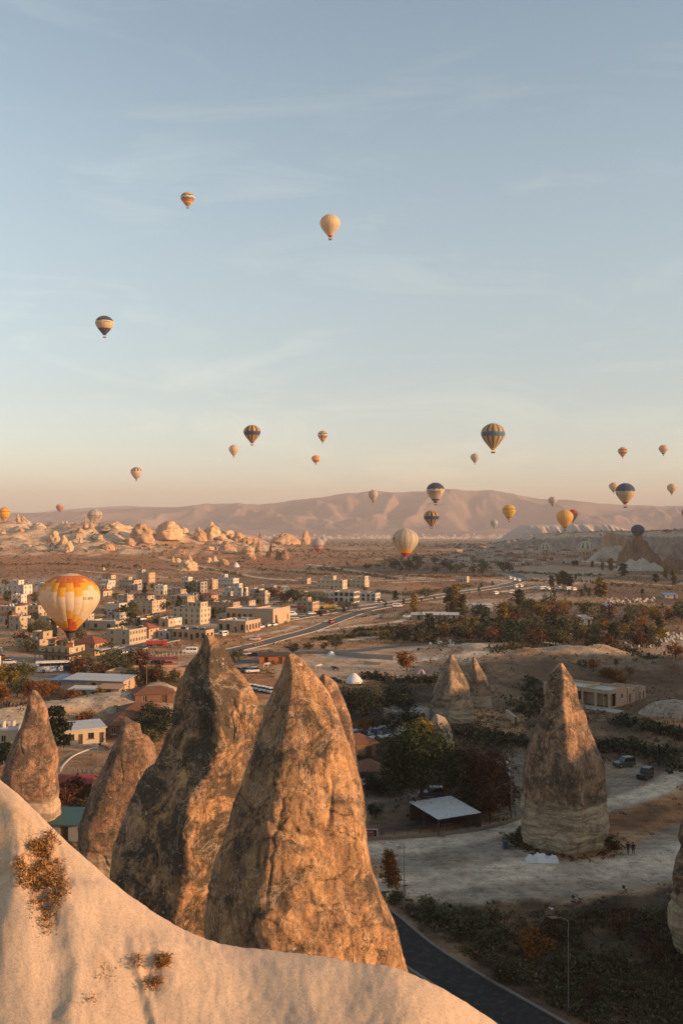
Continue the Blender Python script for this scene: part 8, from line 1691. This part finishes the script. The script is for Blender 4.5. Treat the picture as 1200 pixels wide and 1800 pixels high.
# white cloth heap, bin, dish, pebbles of rubbish
def cloth(x, y, w, d, label):
    n, k = 26, 12; u, v = np.meshgrid(np.linspace(-w / 2, w / 2, n), np.linspace(-d / 2, d / 2, k)); q = np.stack([u.ravel(), v.ravel(), np.zeros(n * k)], 1)
    z = .25 + .75 * np.abs(fbm(q * .8 + x, 3)) + .30 * ridged(q * 1.2 + 2, 2); edge = np.minimum(1, np.minimum(w / 2 - np.abs(u.ravel()), d / 2 - np.abs(v.ravel())) / .35); q[:, 2] = z * edge.clip(0.03, 1); q[:, :2] += .18 * np.stack([fbm(q * 1.1 + 7, 2), fbm(q * 1.1 + 9, 2)], 1)
    i = (np.arange(k - 1)[:, None] * n + np.arange(n - 1)[None, :]).ravel(); me = mesh('white_tarp', q, np.stack([i, i + 1, i + n + 1, i + n], 1), [CANV], smooth=True); tag(obj('white_tarp', me, None, on(x, y), R(-3)), label, 'tarpaulin')
cloth(952, 1514, 4.4, 1.8, 'crumpled white tarpaulin at the foot of the lone chimney rock')
r = obj('waste_bin', MB().lathe([(.01, 0), (.34, 0), (.40, 1.05), (.44, 1.08), (.40, 1.15), (.01, 1.2)], 12).mesh('waste_bin', plain('bin_blue', (0.04, 0.06, 0.08), .6)), None, on(888, 1492)); tag(r, 'dark blue bin left of the lone chimney rock', 'bin')
r = empty('satellite_dish', on(640, 1400), R(-30), 'white satellite dish on a pole above the yard', 'dish'); MB().tube([(0, 0, -.3), (0, 0, 2.4)], .05, 6).obj('pole', STEEL, r); o = MB().lathe([(.02, 0), (.25, .04), (.45, .12), (.58, .22)], 16).obj('dish', TANK, r, (0, -.1, 2.5), smooth=True); o.rotation_euler = (R(70), 0, 0)
RB = MB().hexa([(-.3, -.2, -.02), (.3, -.18, -.02), (.26, .2, -.02), (-.28, .22, -.02)], [(-.2, -.1, .12), (.22, -.15, .2), (.15, .12, .14), (-.2, .15, .09)]).mesh('rubbish_bag', CANV); RT = RB.copy(); RT.materials.clear(); RT.materials.append(plain('teal_plastic', (0.10, 0.32, 0.32), .5))
for k, (x, y, m, lb) in enumerate(((698, 1486, RB, 'white scrap of rubbish near the lamp post on the gravel'), (850, 1609, RT, 'teal plastic scrap at the edge of the dark slope'), (968, 1597, RB, 'pale rubbish scrap at the lower rim of the gravel'), (1078, 1478, RB, 'white scrap right of the lone chimney rock'))): tag(obj('rubbish', m, None, on(x, y), k * 1.1), lb, 'rubbish')
# gravestones
GS = MB().box(-.5, .5, -.9, .9, -.1, .45).box(-.42, .42, .78, .95, .45, 1.5).mesh('gravestone', plain('marble', (0.58, 0.55, 0.50), .7, .1, 1)); rg = random.Random(8); out = []
for (x0, x1, y0, y1, n) in ((1150, 1205, 1114, 1130, 46), (752, 800, 1124, 1136, 16), (1090, 1150, 1128, 1140, 14)):
    for _ in range(n): p = on(rg.uniform(x0, x1), rg.uniform(y0, y1)); o = obj('gravestone', GS, None, p, R(rg.uniform(-12, 12)), rg.uniform(.42, .75)); tag(o, 'pale gravestone in the cemetery at the right' if x0 > 1000 else 'pale gravestone in the small cemetery behind the banded cones', 'gravestone', 'gravestones right' if x0 > 1000 else 'gravestones left')
# blocks of cut stone by the fields
SB = [cone_mesh('block', 3.0 + k, FR_WHITE, 10, 6) for k in range(3)]
for k in range(44): p = on(rg.uniform(1064, 1150), rg.uniform(1052, 1060)); s = rg.uniform(.9, 1.9); tag(obj('stone_block', SB[k % 3], None, p, rg.uniform(0, 6), (s, s, s * .8)), 'rough white quarry block in the heap beside the brown field', 'stone block', 'quarry blocks')
# white arched frames at the field edge
for k in range(9):
    p = on(940 + k * 5.5, 1134 + k * .8); b = MB(); b.tube([(-.7, 0, -.1), (-.6, 0, 1.2), (0, 0, 1.7), (.6, 0, 1.2), (.7, 0, -.1)], .16, 6); tag(b.obj('garden_arch', CANV, None, p, R(30)), 'white arched frame in the row at the foot of the conifers', 'garden arch', 'garden arches')
